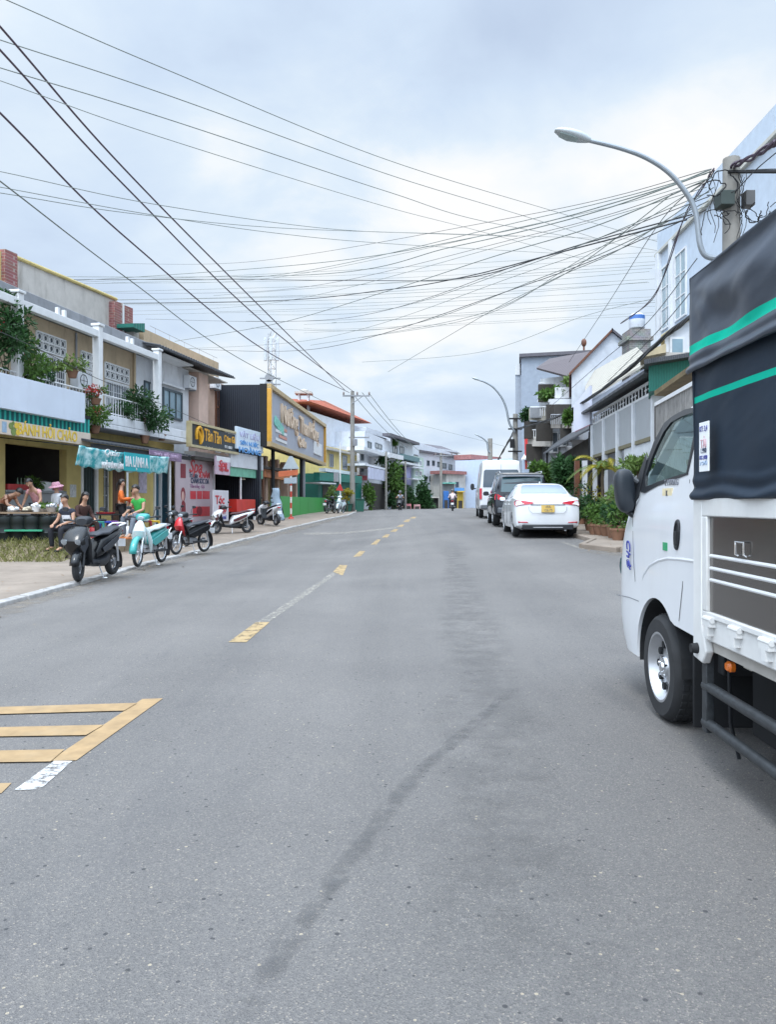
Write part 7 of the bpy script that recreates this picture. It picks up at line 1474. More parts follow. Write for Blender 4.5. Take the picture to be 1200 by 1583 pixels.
# lattice telecom mast
tm = thing('telecom_mast', 'lattice telecom mast with panel antennas above the black hall', 'mast', (X(420, 64), 64, 7)); x = X(420, 64); z0, z1 = 5.0, Z(514, 64)
mb = MB(); rr3 = .38
cs_ = [V((x+rr3*math.cos(a), 64+rr3*math.sin(a), 0)) for a in (PI/6, PI*5/6, PI*1.5)]
for c in cs_: mb.tube([V((c.x, c.y, z0)), V((c.x, c.y, z1))], .045, 6)
k = 14
for i in range(k):
    za, zb = z0+(z1-z0)*i/k, z0+(z1-z0)*(i+1)/k
    for j in range(3): a, b = cs_[j], cs_[(j+1) % 3]; mb.tube([V((a.x, a.y, za)), V((b.x, b.y, zb))], .025, 4); mb.tube([V((a.x, a.y, za)), V((b.x, b.y, za))], .022, 4)
build(mb, 'lattice', m_steel, tm)
for i, (dx, dy) in enumerate(((-.5, -.15), (.5, -.15), (0, -.5))): mb = MB(); mb.box(x+dx-.12, x+dx+.12, 64+dy-.1, 64+dy+.1, z1-2.4, z1-.5); build(mb, 'antenna', mat('antenna_white', (.50, .53, .57), .4, var=.05), tm, bevel=.03)
for z in (z1-3.9, z1-4.4): mb = MB(); mb.cyl((x-.1, 63.4, z), (x-.1, 63.2, z), .35, n=14); mb.box(x-.9, x+.8, 63.5, 63.6, z-.05, z+.05); build(mb, 'dish', m_grey, tm)
# ---- generic far house
def house(name, label, pa, Ya, pb, Yb, yt, yb, depth, wall, wins=(), wm=None, pm=None, bands=(), roof=None, cat='house', wname='wall'):
    t = thing(name, label, cat, P((pa+pb)/2, yb, (Ya+Yb)/2)); a, b = P(pa, 0, Ya), P(pb, 0, Yb); th = math.atan2((b-a).x, (b-a).y); right = (a.x > 0 and th < R(60) and pa > 700)
    F_ = Fac(a.x, a.y, th, right); L_ = V((b.x-a.x, b.y-a.y)).length; t0, t1 = Z(yt[0], Ya), Z(yt[1], Yb); zb = min(Z(yb, Ya), Z(yb, Yb))
    if abs(t0-t1) < .6 or roof == 'level': t0 = t1 = (t0+t1)/2
    mb = MB(); mb.prism([F_.pt(0, 0, zb), F_.pt(L_, 0, zb), F_.pt(L_, 0, t1), F_.pt(0, 0, t0)], F_.n*-depth); build(mb, wname, wall, t, smooth=0)
    for w_ in wins:
        p0, p1, y0, y1 = w_[:4]; Yw = F_.Y((p0+p1)/2); F_.window(t, F_.u(p0), F_.u(p1), Z(y1, Yw), Z(y0, Yw), .012, wm or m_wind, pm or m_pane, w_[4] if len(w_) > 4 else 2, w_[5] if len(w_) > 5 else 1, .08)
    for nm, p0, p1, y0, y1, d0, d1, m in bands:
        Yw = F_.Y((p0+p1)/2, d1); mb = MB(); F_.box(mb, F_.u(p0, d1), F_.u(p1, d1), d0, d1, Z(y1, Yw), Z(y0, Yw)); build(mb, nm, m, t, smooth=0)
    return t, F_
m_tile = wavemat('red_tiles', (.38, .10, .05), (.28, .065, .035), 9, 'Y', .8, 0, .5); m_slate = wavemat('slate_roof', (.10, .095, .11), (.13, .12, .14), 9, 'Y', .75, 0, .4)
m_white2 = mat('bright_white_render', (.56, .59, .64), .8, var=.1, dirt=.4, dirtcol=(.32, .32, .33)); m_bluew = mat('pale_blue_render', (.47, .55, .68), .75, var=.06, dirt=.15, dirtcol=(.35, .4, .5))
yh, YF = house('yellow_house', 'yellow rendered house behind the concrete crossarm pole', 505, 60, 552, 68, (692, 698), 790, 8, m_ylw, [(509, 515, 702, 722), (529, 536, 704, 726)], m_grey, m_pane, [('cornice', 503, 552, 696, 699, 0, .35, m_cream), ('ledge', 503, 552, 727, 732, 0, .5, m_wht)], 'level')
gk, GF = house('green_kiosk', 'dark green sheet metal kiosk under the yellow house', 492, 58, 559, 66, (733, 736), 791, 4, m_green, [], None, None, [('signboard', 494, 560, 733, 745, .02, .5, mat('green_board', (.012, .16, .12), .5, var=.15)), ('awning', 495, 520, 746, 748, .02, 1.2, m_wht), ('opening', 499, 516, 750, 784, .01, .04, m_void), ('bench', 531, 546, 776, 786, .3, 1.0, m_green)], 'level', 'kiosk')
rw, RF = house('long_white_house', 'long white walled house under the orange tiled gable roof', 478, 66, 566, 82, (646, 655), 735, 9, m_white2, [(556, 562, 664, 690)], m_grey, m_pane, [('balcony', 548, 568, 690, 697, 0, .8, m_wht)], 'level')
a0, a1 = RF.u(472), RF.u(566); zr0 = Z(644, 76)
mb = MB(); ridge0, ridge1 = RF.pt(a0+5, -4.5, Z(630, 78)), RF.pt(a1-.5, -4.5, Z(622, 84))
e = [RF.pt(a0-.3, .5, zr0), RF.pt(a1+.6, .5, zr0), RF.pt(a1+.6, -9.5, zr0), RF.pt(a0-.3, -9.5, zr0)]
mb.add([e[0], e[1], e[2], e[3], ridge0, ridge1], [(0, 1, 5, 4), (1, 2, 5), (2, 3, 4, 5), (3, 0, 4), (3, 2, 1, 0)]); build(mb, 'tiled_roof', m_tile, rw, smooth=0)
wt = thing('water_tower', 'small white rooftop stand left of the tiled roof', 'tower', P(470, 625, 68)); x = X(470, 68)
for dx in (-.4, .4):
    for dy in (-.4, .4): mb = MB(); mb.box(x+dx-.07, x+dx+.07, 68+dy-.07, 68+dy+.07, Z(640, 68), Z(610, 68)); build(mb, 'leg', m_wht, wt, smooth=0)
mb = MB(); mb.box(x-.75, x+.75, 67.3, 68.7, Z(610, 68), Z(607, 68)); mb.lathe([(.4, 0), (.4, .2), (.1, .3)], Matrix.Translation((x, 68, Z(607, 68)+.002)), 12); build(mb, 'tank', m_cream, wt)
house('canopied_house', 'white house with stepped canopies under a dark slate roof', 564, 72, 603, 84, (672, 678), 790, 8, m_white2, [(568, 574, 683, 694), (580, 590, 686, 694)], m_wind, m_pane, [('canopy', 563, 604, 697, 702, 0, 1.5, m_wht), ('canopy', 564, 596, 720, 723, 0, 1.6, m_wht), ('signboard', 572, 596, 725, 742, 1.62, 1.8, mat('lilac_sign', (.50, .52, .66), .5, var=.2, scale=2)), ('opening', 572, 600, 748, 788, .01, .05, m_void)], 'level')
o, _F = house('slate_loft', 'dark slate pitched roof with white flank above the canopied house', 566, 78, 634, 96, (668, 676), 690, 6, m_white2, [], roof='level')
mb = MB(); ua, ub = _F.u(563), _F.u(626); mb.add([_F.pt(ua, .4, Z(673, 80)), _F.pt(ub, .4, Z(673, 80)), _F.pt(ub-.5, -5, Z(661, 84)), _F.pt(ua+4, -5, Z(661, 84)), _F.pt(ub, -6, Z(673, 80)), _F.pt(ua, -6, Z(673, 80))], [(0, 1, 2, 3), (1, 4, 2), (0, 3, 5), (3, 2, 4, 5), (0, 5, 4, 1)]); build(mb, 'slate_roof', m_slate, o, smooth=0)
house('balcony_house', 'white house with deep balconies and hanging plants left of the long wall', 604, 84, 648, 97, (676, 690), 790, 9, m_white2, [(607, 614, 690, 701), (618, 624, 690, 702), (640, 646, 703, 714)], m_wind, m_pane, [('balcony', 602, 624, 702, 709, 0, 1.6, m_wht), ('balcony', 624, 649, 705, 712, 0, 1.4, mat('teal_grey_panel', (.10, .19, .20), .6, var=.2)), ('canopy', 626, 650, 716, 719, 0, 1.6, m_wht), ('roof_edge', 604, 649, 677, 681, 0, .9, m_slate), ('opening', 606, 625, 742, 788, .01, .05, m_void), ('signboard', 628, 640, 722, 750, .5, .7, mat('violet_sign', (.34, .33, .56), .5, var=.25, scale=2)), ('opening', 626, 647, 755, 788, .01, .05, m_void)], 'level')
house('white_end_house', 'large white gable walled house at the end of the road', 645, 98, 712, 112, (683, 705), 792, 12, m_white2, [(660, 664, 712, 720), (668, 672, 712, 720), (676, 681, 714, 722), (656, 660, 736, 744), (664, 668, 736, 744), (673, 677, 737, 745), (684, 690, 716, 724), (694, 699, 718, 726), (686, 691, 740, 748)], m_wind, m_pane, [('ground_strip', 650, 690, 764, 790, .0, .3, mat('aqua_shop', (.30, .52, .55), .6, var=.2, scale=2)), ('roof_edge', 645, 712, 700, 703, 0, .4, m_slate)])
house('blue_end_house', 'pale blue walled house with a red tile edge left of the van', 704, 104, 748, 110, (712, 716), 792, 10, m_bluew, [(708, 712, 726, 733), (716, 721, 727, 734), (726, 731, 728, 735), (716, 722, 744, 750), (728, 733, 745, 751)], m_wind, m_pane, [('red_roof_edge', 702, 749, 706, 713, -2, .8, mat('dull_red_tile', (.28, .12, .11), .8, var=.3)), ('ground_strip', 712, 730, 760, 790, 0, .3, mat('timber_front', (.36, .26, .17), .7, var=.3)), ('ground_strip', 733, 748, 764, 790, 0, .3, m_wht)], 'level')
o, _F = house('grey_roof_house', 'house with a long dark grey roof rising behind the white end house', 655, 122, 708, 132, (694, 694), 720, 8, m_white2, [], roof='level')
mb = MB(); ua, ub = _F.u(653), _F.u(709); mb.hexa([_F.pt(ua, .5, Z(696, 124)), _F.pt(ub, .5, Z(696, 124)), _F.pt(ub, -8, Z(696, 124)), _F.pt(ua, -8, Z(696, 124)), _F.pt(ua+2, -3, Z(683, 124)), _F.pt(ub-.5, -3, Z(683, 124)), _F.pt(ub-.5, -5, Z(683, 124)), _F.pt(ua+2, -5, Z(683, 124))]); build(mb, 'roof', m_slate, o, smooth=0)
# small shop things at the end of the road
def stallbox(name, label, px, Y, y0, y1, wpx, m, cat, dp=1.2, roofm=None):
    t = thing(name, label, cat, (X(px, Y), Y, gz(X(px, Y), Y))); w_ = wpx*Y/FL/2; x = X(px, Y); mb = MB(); mb.box(x-w_, x+w_, Y, Y+dp, Z(y1, Y), Z(y0, Y)); build(mb, 'body', m, t, smooth=0, bevel=.03)
    if roofm: mb = MB(); mb.box(x-w_*1.15, x+w_*1.15, Y-.9, Y+dp, Z(y0, Y)+.01, Z(y0, Y)+.14); build(mb, 'canopy', roofm, t, smooth=0)
    mb = MB(); mb.box(x-w_*.7, x+w_*.7, Y-.03, Y-.004, Z(y1, Y)+.15, Z(y1, Y)+.15+(Z(y0, Y)-Z(y1, Y))*.45); build(mb, 'front_panel', m_void, t, smooth=0)
    return t
m_mint = mat('mint_canopy', (.16, .46, .38), .6, var=.1)
stallbox('street_stall', 'stall with a mint green canopy at the road end', 694, 96, 748, 789, 18, m_grey, 'stall', 2, m_mint); stallbox('blue_cabinet', 'bright blue upright cabinet at the road end', 690, 93, 759, 788, 8, mat('blue_cabinet', (.03, .14, .42), .5, var=.15), 'cabinet'); stallbox('yellow_cart', 'yellow topped food cart at the road end', 712, 94, 761, 788, 9, mat('yellow_cart', (.55, .38, .05), .5, var=.2), 'cart', 1, mat('yellow_canopy', (.62, .42, .05), .5, var=.1)); stallbox('street_stall', 'small dark stall with a cream canopy beside the brown pole', 672, 92, 770, 789, 12, m_dark, 'stall', 1, m_cream)
stallbox('drinks_cart', 'low pink cart beside the conical tree', 632, 82, 779, 789, 8, mat('pink_cart', (.55, .20, .22), .6, var=.3), 'cart', .8); stallbox('display_case', 'low red and white display case right of the pink cart', 645, 82, 780, 789, 10, mat('mixed_case', (.50, .28, .28), .5, var=.5, scale=6), 'case', .8); stallbox('grey_booth', 'grey shuttered booth behind the conical tree', 638, 86, 765, 789, 14, m_grey, 'booth', 2)
# far left trees
rt_ = random.Random(77)
def tree(label, px, Y, yt, yb, wpx, m, n=900, size=.4, trunkpy=None, name='street_tree', cone=False, g=None, zoff=0):
    x = X(px, Y); zb = gz(x, Y)+zoff; zt = Z(yt, Y); zc = Z(yb, Y); r = wpx*Y/FL/2; t = thing(name, label, 'tree' if name.endswith('tree') else 'shrub', (x, Y, zb), g); h = (zt-zc)
    mb = MB(); mb.tube([(x, Y, zb), (x+.05*r, Y, zc+h*.2), (x-.03*r, Y, zc+h*.55)], [max(.04, r*.09), r*.07, r*.03], 7)
    for k in range(5): a = rt_.uniform(0, 6.28); f = rt_.uniform(.1, .45); mb.tube([(x, Y, zc+h*f*.6), (x+r*.6*math.cos(a), Y+r*.6*math.sin(a), zc+h*(f+.3))], [r*.045, r*.015], 5)
    build(mb, 'trunk', m_bark, t)
    if cone: bl_ = [(V((x+rt_.uniform(-.15, .15)*r, Y, zc+h*f)), (r*(1-f)*.95+.12*r, r*(1-f)*.95+.12*r, h*.16)) for f in (.06, .2, .35, .5, .65, .8, .93)]+[(V((x+rt_.uniform(-.6, .6)*r*(1-f), Y+rt_.uniform(-.5, .5)*r, zc+h*f)), (r*.35, r*.35, h*.1)) for f in (.1, .25, .4, .5, .6)]
    else: bl_ = blobset((x, Y, (zt+zc)/2), (r, r, h/2), 13, rt_, .42)
    build(leaves(MB(), bl_, n, size, rt_), 'crown', m, t, recalc=False, smooth=0); return t
tree('bushy light green tree hanging over the front of the balcony house', 611, 80, 714, 762, 32, m_lf1, 1300, .42); tree('dark green conical tree right of the balcony house', 654, 84, 737, 786, 30, m_lf2, 1300, .42, cone=True); tree('round dark bush beside the violet signboard', 634, 83, 752, 782, 18, m_lf2, 600, .35, name='shrub'); tree('light green hedge bush left of the slim pole', 571, 66, 752, 787, 16, m_lf1, 700, .32, name='shrub'); tree('dark shrub at the foot of the bushy tree', 606, 79, 764, 788, 12, m_lf2, 500, .3, name='shrub')
tree('small plant on the upper balcony of the balcony house', 612, 85, 681, 690, 14, m_lf1, 300, .25, name='shrub', zoff=Z(694, 85)-gz(1, 85)); tree('olive plant under the balcony of the canopied house', 590, 74, 703, 718, 16, m_lf2, 350, .28, name='shrub', zoff=Z(722, 74)-gz(-1, 74))
tree('yellow orange flowering bush beside the thin white pole', 537, 54, 757, 772, 16, m_lf3, 350, .2, name='shrub'); tree('yellowish bush in front of the green kiosk opening', 513, 54, 752, 776, 14, m_lf4, 400, .2, name='shrub'); tree('leafy green bush at the end of the green fence', 505, 57, 766, 780, 10, m_lf1, 250, .2, name='shrub')
for q, lbl in ((557, 'dark green wheeled bin beside the concrete crossarm pole'), (533, 'dark green planter box before the kiosk')):
    x = X(q, 54.5); zb = gz(x, 54.5)+.05; t = thing('wheelie_bin' if q > 550 else 'planter_box', lbl, 'bin' if q > 550 else 'planter', (x, 54.5, zb)); w_ = .3 if q > 550 else .55; h = .85 if q > 550 else .5
    mb = MB(); mb.hexa([V((x+sx_*w_*.8, 54.5+sy_*.25, zb)) for sx_, sy_ in ((-1, -1), (1, -1), (1, 1), (-1, 1))]+[V((x+sx_*w_, 54.5+sy_*.3, zb+h)) for sx_, sy_ in ((-1, -1), (1, -1), (1, 1), (-1, 1))]); build(mb, 'box', mat('bin_green', (.015, .10, .07), .5, var=.15), t, bevel=.02)
    mb = MB(); mb.box(x-w_*1.05, x+w_*1.05, 54.15, 54.82, zb+h+.003, zb+h+.06); build(mb, 'lid' if q > 550 else 'rim', mat('bin_lid', (.012, .07, .05), .5), t, bevel=.015)
# ================================================================ right side of the street
def RO(px, th): return V(((px-600)/FL*th, th, 0))
SX = lambda px, Y: X(px, Y)
sd_ = thing('grey_shed', 'long grey corrugated shed with a white fretwork band under its eave', 'shed', (7.2, 24, .5))
a, b = V((X(1012, 20), 20, 0)), V((X(917, 28.2), 28.2, 0)); th = math.atan2((b-a).x, (b-a).y); SF = Fac(a.x, a.y, th, True); SL = (b-a).length
def szz(px, py): return SF.z(px, py)
m_corr = wavemat('grey_corrugated', (.36, .38, .40), (.47, .49, .51), 9, 'Y', .5, .25, .6); m_ltg = mat('pale_grey_render', (.58, .60, .63), .8, var=.1, dirt=.35, dirtcol=(.3, .3, .3))
zA = (szz(1010, 607)+szz(920, 657))/2; zB = (szz(1010, 672)+szz(962, 690))/2; zT = (szz(1010, 582)+szz(922, 640))/2
npan = 4
for i in range(npan):
    mb = MB(); SF.box(mb, SL*i/npan+.04, SL*(i+1)/npan-.04, -.08, 0, zB, zA); build(mb, 'corrugated_panel', m_corr, sd_, smooth=0)
for i in range(npan+1):
    mb = MB(); SF.box(mb, SL*i/npan-.08, SL*i/npan+.08, -.1, .08, .4, zA+.0); build(mb, 'post', m_ltg, sd_, smooth=0, bevel=.01)
mb = MB(); SF.box(mb, .1, SL*.42, -.3, -.02, .4, zB-.12); build(mb, 'low_wall', m_ltg, sd_, smooth=0)
mb = MB(); SF.box(mb, 0, SL, -.16, .02, zB-.11, zB-.003); build(mb, 'rail', mat('olive_rail', (.17, .15, .09), .7, var=.2), sd_, smooth=0)
mb = MB(); SF.box(mb, 0, SL, -.30, -.25, zA, zT); build(mb, 'fret_backing', m_dark, sd_, smooth=0)
mb = MB()
SF.box(mb, 0, SL, -.06, .0, zA+.003, zA+.07); SF.box(mb, 0, SL, -.06, .0, zT-.07, zT)
k = 22
for i in range(k):
    c = SL*(i+.5)/k; h = zT-zA-.14; SF.box(mb, c-.03, c+.03, -.03, -.01, zA+.072, zT-.072)
    if i % 4 in (1, 2): SF.box(mb, c-.13, c+.13, -.028, -.012, zA+.07+h*.42, zA+.07+h*.58)
build(mb, 'fretwork_band', m_winw, sd_, smooth=0)
mb = MB(); mb.hexa([SF.pt(-.3, .35, zT+.05), SF.pt(SL+.4, .35, zT+.05), SF.pt(SL+.4, -5, zT+1.2), SF.pt(-.3, -5, zT+1.2), SF.pt(-.3, .35, zT+.13), SF.pt(SL+.4, .35, zT+.13), SF.pt(SL+.4, -5, zT+1.28), SF.pt(-.3, -5, zT+1.28)]); build(mb, 'roof', m_roofd, sd_, smooth=0)
mb = MB(); SF.box(mb, 0, SL, -5, -4.8, .4, zT+1.1); build(mb, 'back_wall', m_void, sd_, smooth=0)
mb = MB(); SF.box(mb, .0, .1, -4.79, -.1, .4, zT+.1); build(mb, 'end_wall', m_ltg, sd_, smooth=0)
# near right annex: green gable, rusty eave, slatted fence
an = thing('green_annex', 'green boarded annex with a rusty pitched eave beside the truck cab', 'shed', (7.3, 17.5, .4))
Yg = 19.2
mb = MB(); mb.prism([P(1003, 606, Yg), P(1075, 588, Yg), P(1120, 545, Yg), P(1075, 549, Yg), P(1003, 563, Yg)], RO(1003, 3.5)); build(mb, 'green_gable', m_green, an, smooth=0)
mb = MB(); mb.prism([P(996, 563, 18.8), P(1140, 540, 18.8), P(1140, 534, 18.8), P(996, 556, 18.8)], RO(996, 4)); build(mb, 'roof_edge', m_roofd, an, smooth=0)
mb = MB(); q0, q1 = P(1012, 612, 19.0), P(1075, 568, 16.2); mb.prism([q0, q1, q1+V((0, 0, .12)), q0+V((0, 0, .12))], (2.2, .6, 0)); build(mb, 'rusty_eave', mat('rusty_metal', (.20, .15, .08), .7, .2, var=.3), an, smooth=0)
mb = MB(); mb.prism([P(1012, 690, 19.0), P(1120, 690, 15.6), P(1120, 575, 15.6), P(1012, 628, 19.0)], (.06, .02, 0)); build(mb, 'dark_wall', m_void, an, smooth=0)
fl2 = thing('slat_fence', 'grey slatted fence topped with a pale rail behind the truck window', 'fence', (6.5, 17, .4))
fa2, fb2 = P(1014, 690, 18.6), P(1100, 690, 14.2); fd = fb2-fa2; nS = 34; zt0, zt1 = Z(622, 18.6), Z(590, 14.2); ztm = (zt0+zt1)/2
mb = MB()
for i in range(nS):
    p = fa2.lerp(fb2, (i+.1)/nS); q = fa2.lerp(fb2, (i+.85)/nS); mb.prism([V((p.x, p.y, .3)), V((q.x, q.y, .3)), V((q.x, q.y, ztm)), V((p.x, p.y, ztm))], (.03, .01, 0))
build(mb, 'slats', mat('weathered_slat', (.26, .25, .24), .8, var=.3, scale=4), fl2, smooth=0)
mb = MB(); mb.prism([V((fa2.x-.03, fa2.y, ztm+.003)), V((fb2.x-.03, fb2.y, ztm+.003)), V((fb2.x-.03, fb2.y, ztm+.09)), V((fa2.x-.03, fa2.y, ztm+.09))], (.1, .03, 0)); build(mb, 'top_rail', m_winw, fl2, smooth=0)
# tall pale building
tb_ = thing('tall_house', 'tall pale blue grey building rising behind the near power pole', 'building', (12, 30, .6))
a, b = V((X(1330, 18.5), 18.5, 0)), V((X(1020, 33.5), 33.5, 0)); TF = Fac(a.x, a.y, math.atan2((b-a).x, (b-a).y), True); TL = (b-a).length; ztt = Z(395, 33.5)
m_pbl = mat('pale_blue_plaster', (.50, .57, .66), .8, var=.07, dirt=.25, dirtcol=(.36, .38, .42))
mb = MB(); TF.box(mb, 0, TL, -8, 0, .4, ztt); build(mb, 'wall', m_pbl, tb_, smooth=0)
mb = MB(); TF.box(mb, -.2, TL+.3, -8.2, .14, ztt+.003, ztt+.12); build(mb, 'parapet', mat('cream_coping', (.50, .49, .44), .8, var=.1), tb_, smooth=0)
mb = MB(); TF.box(mb, 0, TL, -7.8, .1, ztt+.123, ztt+.9); build(mb, 'upper_parapet', m_pbl, tb_, smooth=0)
ww = TF.u(1026); 
for u in (TL-1.0, TL-2.7):
    for z0, z1 in ((ztt-3.4, ztt-.7), (ztt-7, ztt-4.4)): TF.window(tb_, u-.65, u+.65, z0, z1, .01, m_winw, m_paneb, 2, 3, .07)
for u in (TL-.15, TL-1.85): mb = MB(); TF.box(mb, u-.13, u+.13, .0, .2, 5, ztt); build(mb, 'pilaster', m_wht, tb_, smooth=0)
cr2 = thing('cream_dormer_house', 'cream house with a small gabled window above the green annex', 'house', P(1040, 560, 25))
mb = MB(); mb.prism([P(1000, 640, 25), P(1085, 640, 25), P(1085, 545, 25), P(1000, 545, 25)], RO(1000, 3)); build(mb, 'lower_wall', m_cream, cr2, smooth=0)
mb = MB(); mb.prism([P(1028, 544.5, 25.2), P(1085, 544.5, 25.2), P(1085, 480, 25.2), P(1028, 520, 25.2)], RO(1028, 3)); build(mb, 'gable_wall', m_wht, cr2, smooth=0)
mb = MB(); q0, q1 = P(1022, 524, 25.0), P(1090, 478, 25.0); mb.prism([q0, q1, q1+V((0, 0, .12)), q0+V((0, 0, .12))], RO(1022, 3.4)); build(mb, 'verge_board', mat('sand_board', (.50, .43, .25), .7), cr2, smooth=0)
mb = MB(); q = P(1047, 537, 25.15); mb.box(q.x-.24, q.x+.24, 25.12, 25.19, q.z-.33, q.z+.33); w_ = build(mb, 'window', m_winw, cr2, smooth=0); mb = MB(); mb.box(q.x-.17, q.x+.17, 25.10, 25.119, q.z-.26, q.z+.26); build(mb, 'pane', m_paneb, w_, smooth=0)
mb = MB(); mb.prism([P(990, 553, 24.6), P(1030, 545, 24.6), P(1030, 531, 24.6), P(1000, 543, 24.6)], RO(995, 3)); build(mb, 'lean_roof', mat('straw_roof', (.46, .38, .24), .8, var=.2), cr2, smooth=0)
# white gable and pale roofs behind the shed
wg = thing('white_gable_house', 'white house end with a steep thin roof line left of the water tank', 'house', P(930, 640, 34)); Yw = 35.0
mb = MB(); mb.prism([P(884, 680, Yw), P(975, 680, Yw), P(975, 538, Yw), P(947, 514, Yw), P(884, 575, Yw)], RO(884, 7)); build(mb, 'gable_wall', m_white2, wg, smooth=0)
for p, q in (((880, 581), (948, 511)), ((946, 511), (978, 537))): mb = MB(); a, b = P(*p, Yw-.2), P(*q, Yw-.2); mb.prism([a, b, b+V((0, 0, .12)), a+V((0, 0, .12))], RO(p[0], 7.5)); build(mb, 'verge', m_brn if p[0] < 900 else m_slate, wg, smooth=0)
pr = thing('tin_roof_house', 'low house with a pale tin roof and cream ridge behind the shed', 'house', P(945, 630, 31)); a, b = P(888, 660, 36), P(990, 590, 27.5)
mb = MB(); mb.prism([P(905, 665, 33), P(1003, 640, 25), P(1003, 566, 25), P(905, 625, 33)], (3.5, 1.5, 0)); build(mb, 'wall', mat('lilac_grey_wall', (.33, .36, .43), .8, var=.1), pr, smooth=0)
q = [P(905, 622, 32.6), P(1006, 560, 25), P(985, 540, 28), P(905, 583, 37)]; mb = MB(); mb.prism(q, (0, 0, .08)); build(mb, 'tin_roof', wavemat('cream_tin', (.47, .44, .38), (.56, .53, .46), 5, 'X', .6, .1, .4), pr, smooth=0)
tk = thing('water_tank', 'white and blue rooftop water tank on a brick plinth', 'tank', P(984, 560, 31)); x = X(985, 31)
mb = MB(); mb.box(x-.42, x+.42, 30.6, 31.6, Z(600, 31), Z(512, 31)); mb.box(x-.55, x+.5, 30.5, 31.7, Z(530, 31), Z(524, 31)); build(mb, 'plinth', brickmat('grey_block', (.22, .21, .20), (.16, .15, .15), (.34, .33, .31), 3, rot=(R(90), 0, 0)), tk, smooth=0)
mb = MB(); zz0 = Z(508, 31)
for dx in (-.28, .28):
    mb.tube([(x+dx, 31, Z(512, 31)), (x+dx, 31, zz0)], .03, 5)
build(mb, 'tank_stand', m_steel, tk); mb = MB(); h = Z(484, 31)-zz0; mb.mat(0).lathe([(.30, 0), (.31, .02), (.31, h*.55)], Matrix.Translation((x, 31, zz0)), 16); mb.mat(1).lathe([(.31, h*.55+.001), (.31, h*.8)], Matrix.Translation((x, 31, zz0)), 16); mb.mat(0).lathe([(.30, h*.8+.001), (.2, h*.95), (.08, h)], Matrix.Translation((x, 31, zz0)), 16)
build(mb, 'tank', [m_white2, mat('tank_blue', (.06, .16, .45), .4)], tk)
# mid right houses with balconies
house_r = []
gh = thing('grey_tower_house', 'grey flank walled tall house left of the brown awning roof', 'house', P(830, 720, 58)); Yg = 56
mb = MB(); mb.prism([P(806, 790, Yg), P(915, 790, Yg), P(915, 545, Yg), P(806, 551, Yg)], RO(806, 10)); build(mb, 'flank_wall', mat('slate_grey_render', (.27, .31, .37), .85, var=.1), gh, smooth=0)
mb = MB(); mb.prism([P(797, 790, Yg+1), P(812, 790, Yg+1), P(812, 580, Yg+1), P(797, 580, Yg+1)], RO(797, 8)); build(mb, 'front_bay', mat('light_slate_render', (.36, .40, .46), .85, var=.1), gh, smooth=0)
mb = MB(); mb.prism([P(803, 552, Yg-.3), P(917, 546, Yg-.3), P(917, 541, Yg-.3), P(803, 547, Yg-.3)], RO(803, 11)); build(mb, 'roof_edge', m_slate, gh, smooth=0)
mb = MB(); mb.prism([P(797, 579.5, Yg+.9), P(804, 579.5, Yg+.9), P(804, 562, Yg+.9), P(797, 566, Yg+.9)], (0, .1, 0)); build(mb, 'roof_rail', m_winw, gh, smooth=0)
mb = MB(); c = P(903, 530, Yg); mb.ell(c, (.2, .2, .3), 10, 7); mb.cyl(c+V((0, 0, -.9)), c+V((0, 0, -.2)), .07, n=8); build(mb, 'roof_finial', m_brn, gh)
bhs = thing('balcony_terrace_house', 'weathered grey house with stacked balconies and plants above the dark awning', 'house', P(850, 700, 46)); Yb = 46
mb = MB(); mb.prism([P(812, 780, Yb), P(925, 780, Yb-6), P(925, 600, Yb-6), P(836, 612, Yb)], (5, 2, 0)); build(mb, 'wall', m_grey, bhs, smooth=0)
mb = MB(); mb.prism([P(836, 612, Yb-.1), P(915, 606, Yb-4), P(915, 576, Yb-4), P(836, 586, Yb-.1)], (4, 2, 0)); build(mb, 'top_storey', m_wht, bhs, smooth=0)
mb = MB(); mb.add([P(830, 570, Yb-1.2), P(882, 584, Yb-5), P(912, 545, Yb-2), P(850, 556, Yb+2)], [(0, 1, 2, 3)]); s_ = build(mb, 'awning_roof', wavemat('mauve_tin', (.085, .068, .075), (.115, .095, .10), 5, 'X', .6, .1, .4), bhs, smooth=0); solid(s_, .12)
for (p0, p1, y0, y1, Y0, m, nm) in ((831, 870, 612, 622, Yb-1.5, m_wht, 'balcony'), (818, 862, 632, 650, Yb-1.2, mat('lichen_slab', (.30, .28, .24), .9, var=.35, scale=1.5), 'balcony'), (850, 895, 617, 634, Yb-4, m_wht, 'balcony'), (816, 852, 675, 690, Yb-1, m_cream, 'balcony'), (852, 890, 645, 662, Yb-5, mat('grimy_slab', (.24, .22, .20), .9, var=.3), 'balcony')):
    mb = MB(); mb.prism([P(p0, y1, Y0), P(p1, y1, Y0-1.5), P(p1, y0, Y0-1.5), P(p0, y0, Y0)], (2.5, 1, 0)); build(mb, nm, m, bhs, smooth=0)
for (p0, p1, y0, y1, Y0) in ((822, 830, 690, 720, Yb-.6), (833, 846, 665, 690, Yb-1.4), (853, 863, 668, 700, Yb-2.4), (868, 876, 670, 690, Yb-3.0), (838, 846, 594, 606, Yb-.4)):
    q0, q1 = P(p0, y1, Y0), P(p1, y0, Y0); mb = MB(); mb.box(q0.x, q1.x, Y0-.1, Y0+.6, q0.z, q1.z); w_ = build(mb, 'window', m_winw, bhs, smooth=0); mb = MB(); mb.box(q0.x+.06, q1.x-.06, Y0-.13, Y0-.101, q0.z+.06, q1.z-.06); build(mb, 'pane', m_pane, w_, smooth=0)
mb = MB()
for i in range(14): p = P(834+2.6*i, 612, Yb-1.5-.06*i); mb.tube([p, p+V((0, 0, .75))], .02, 5)
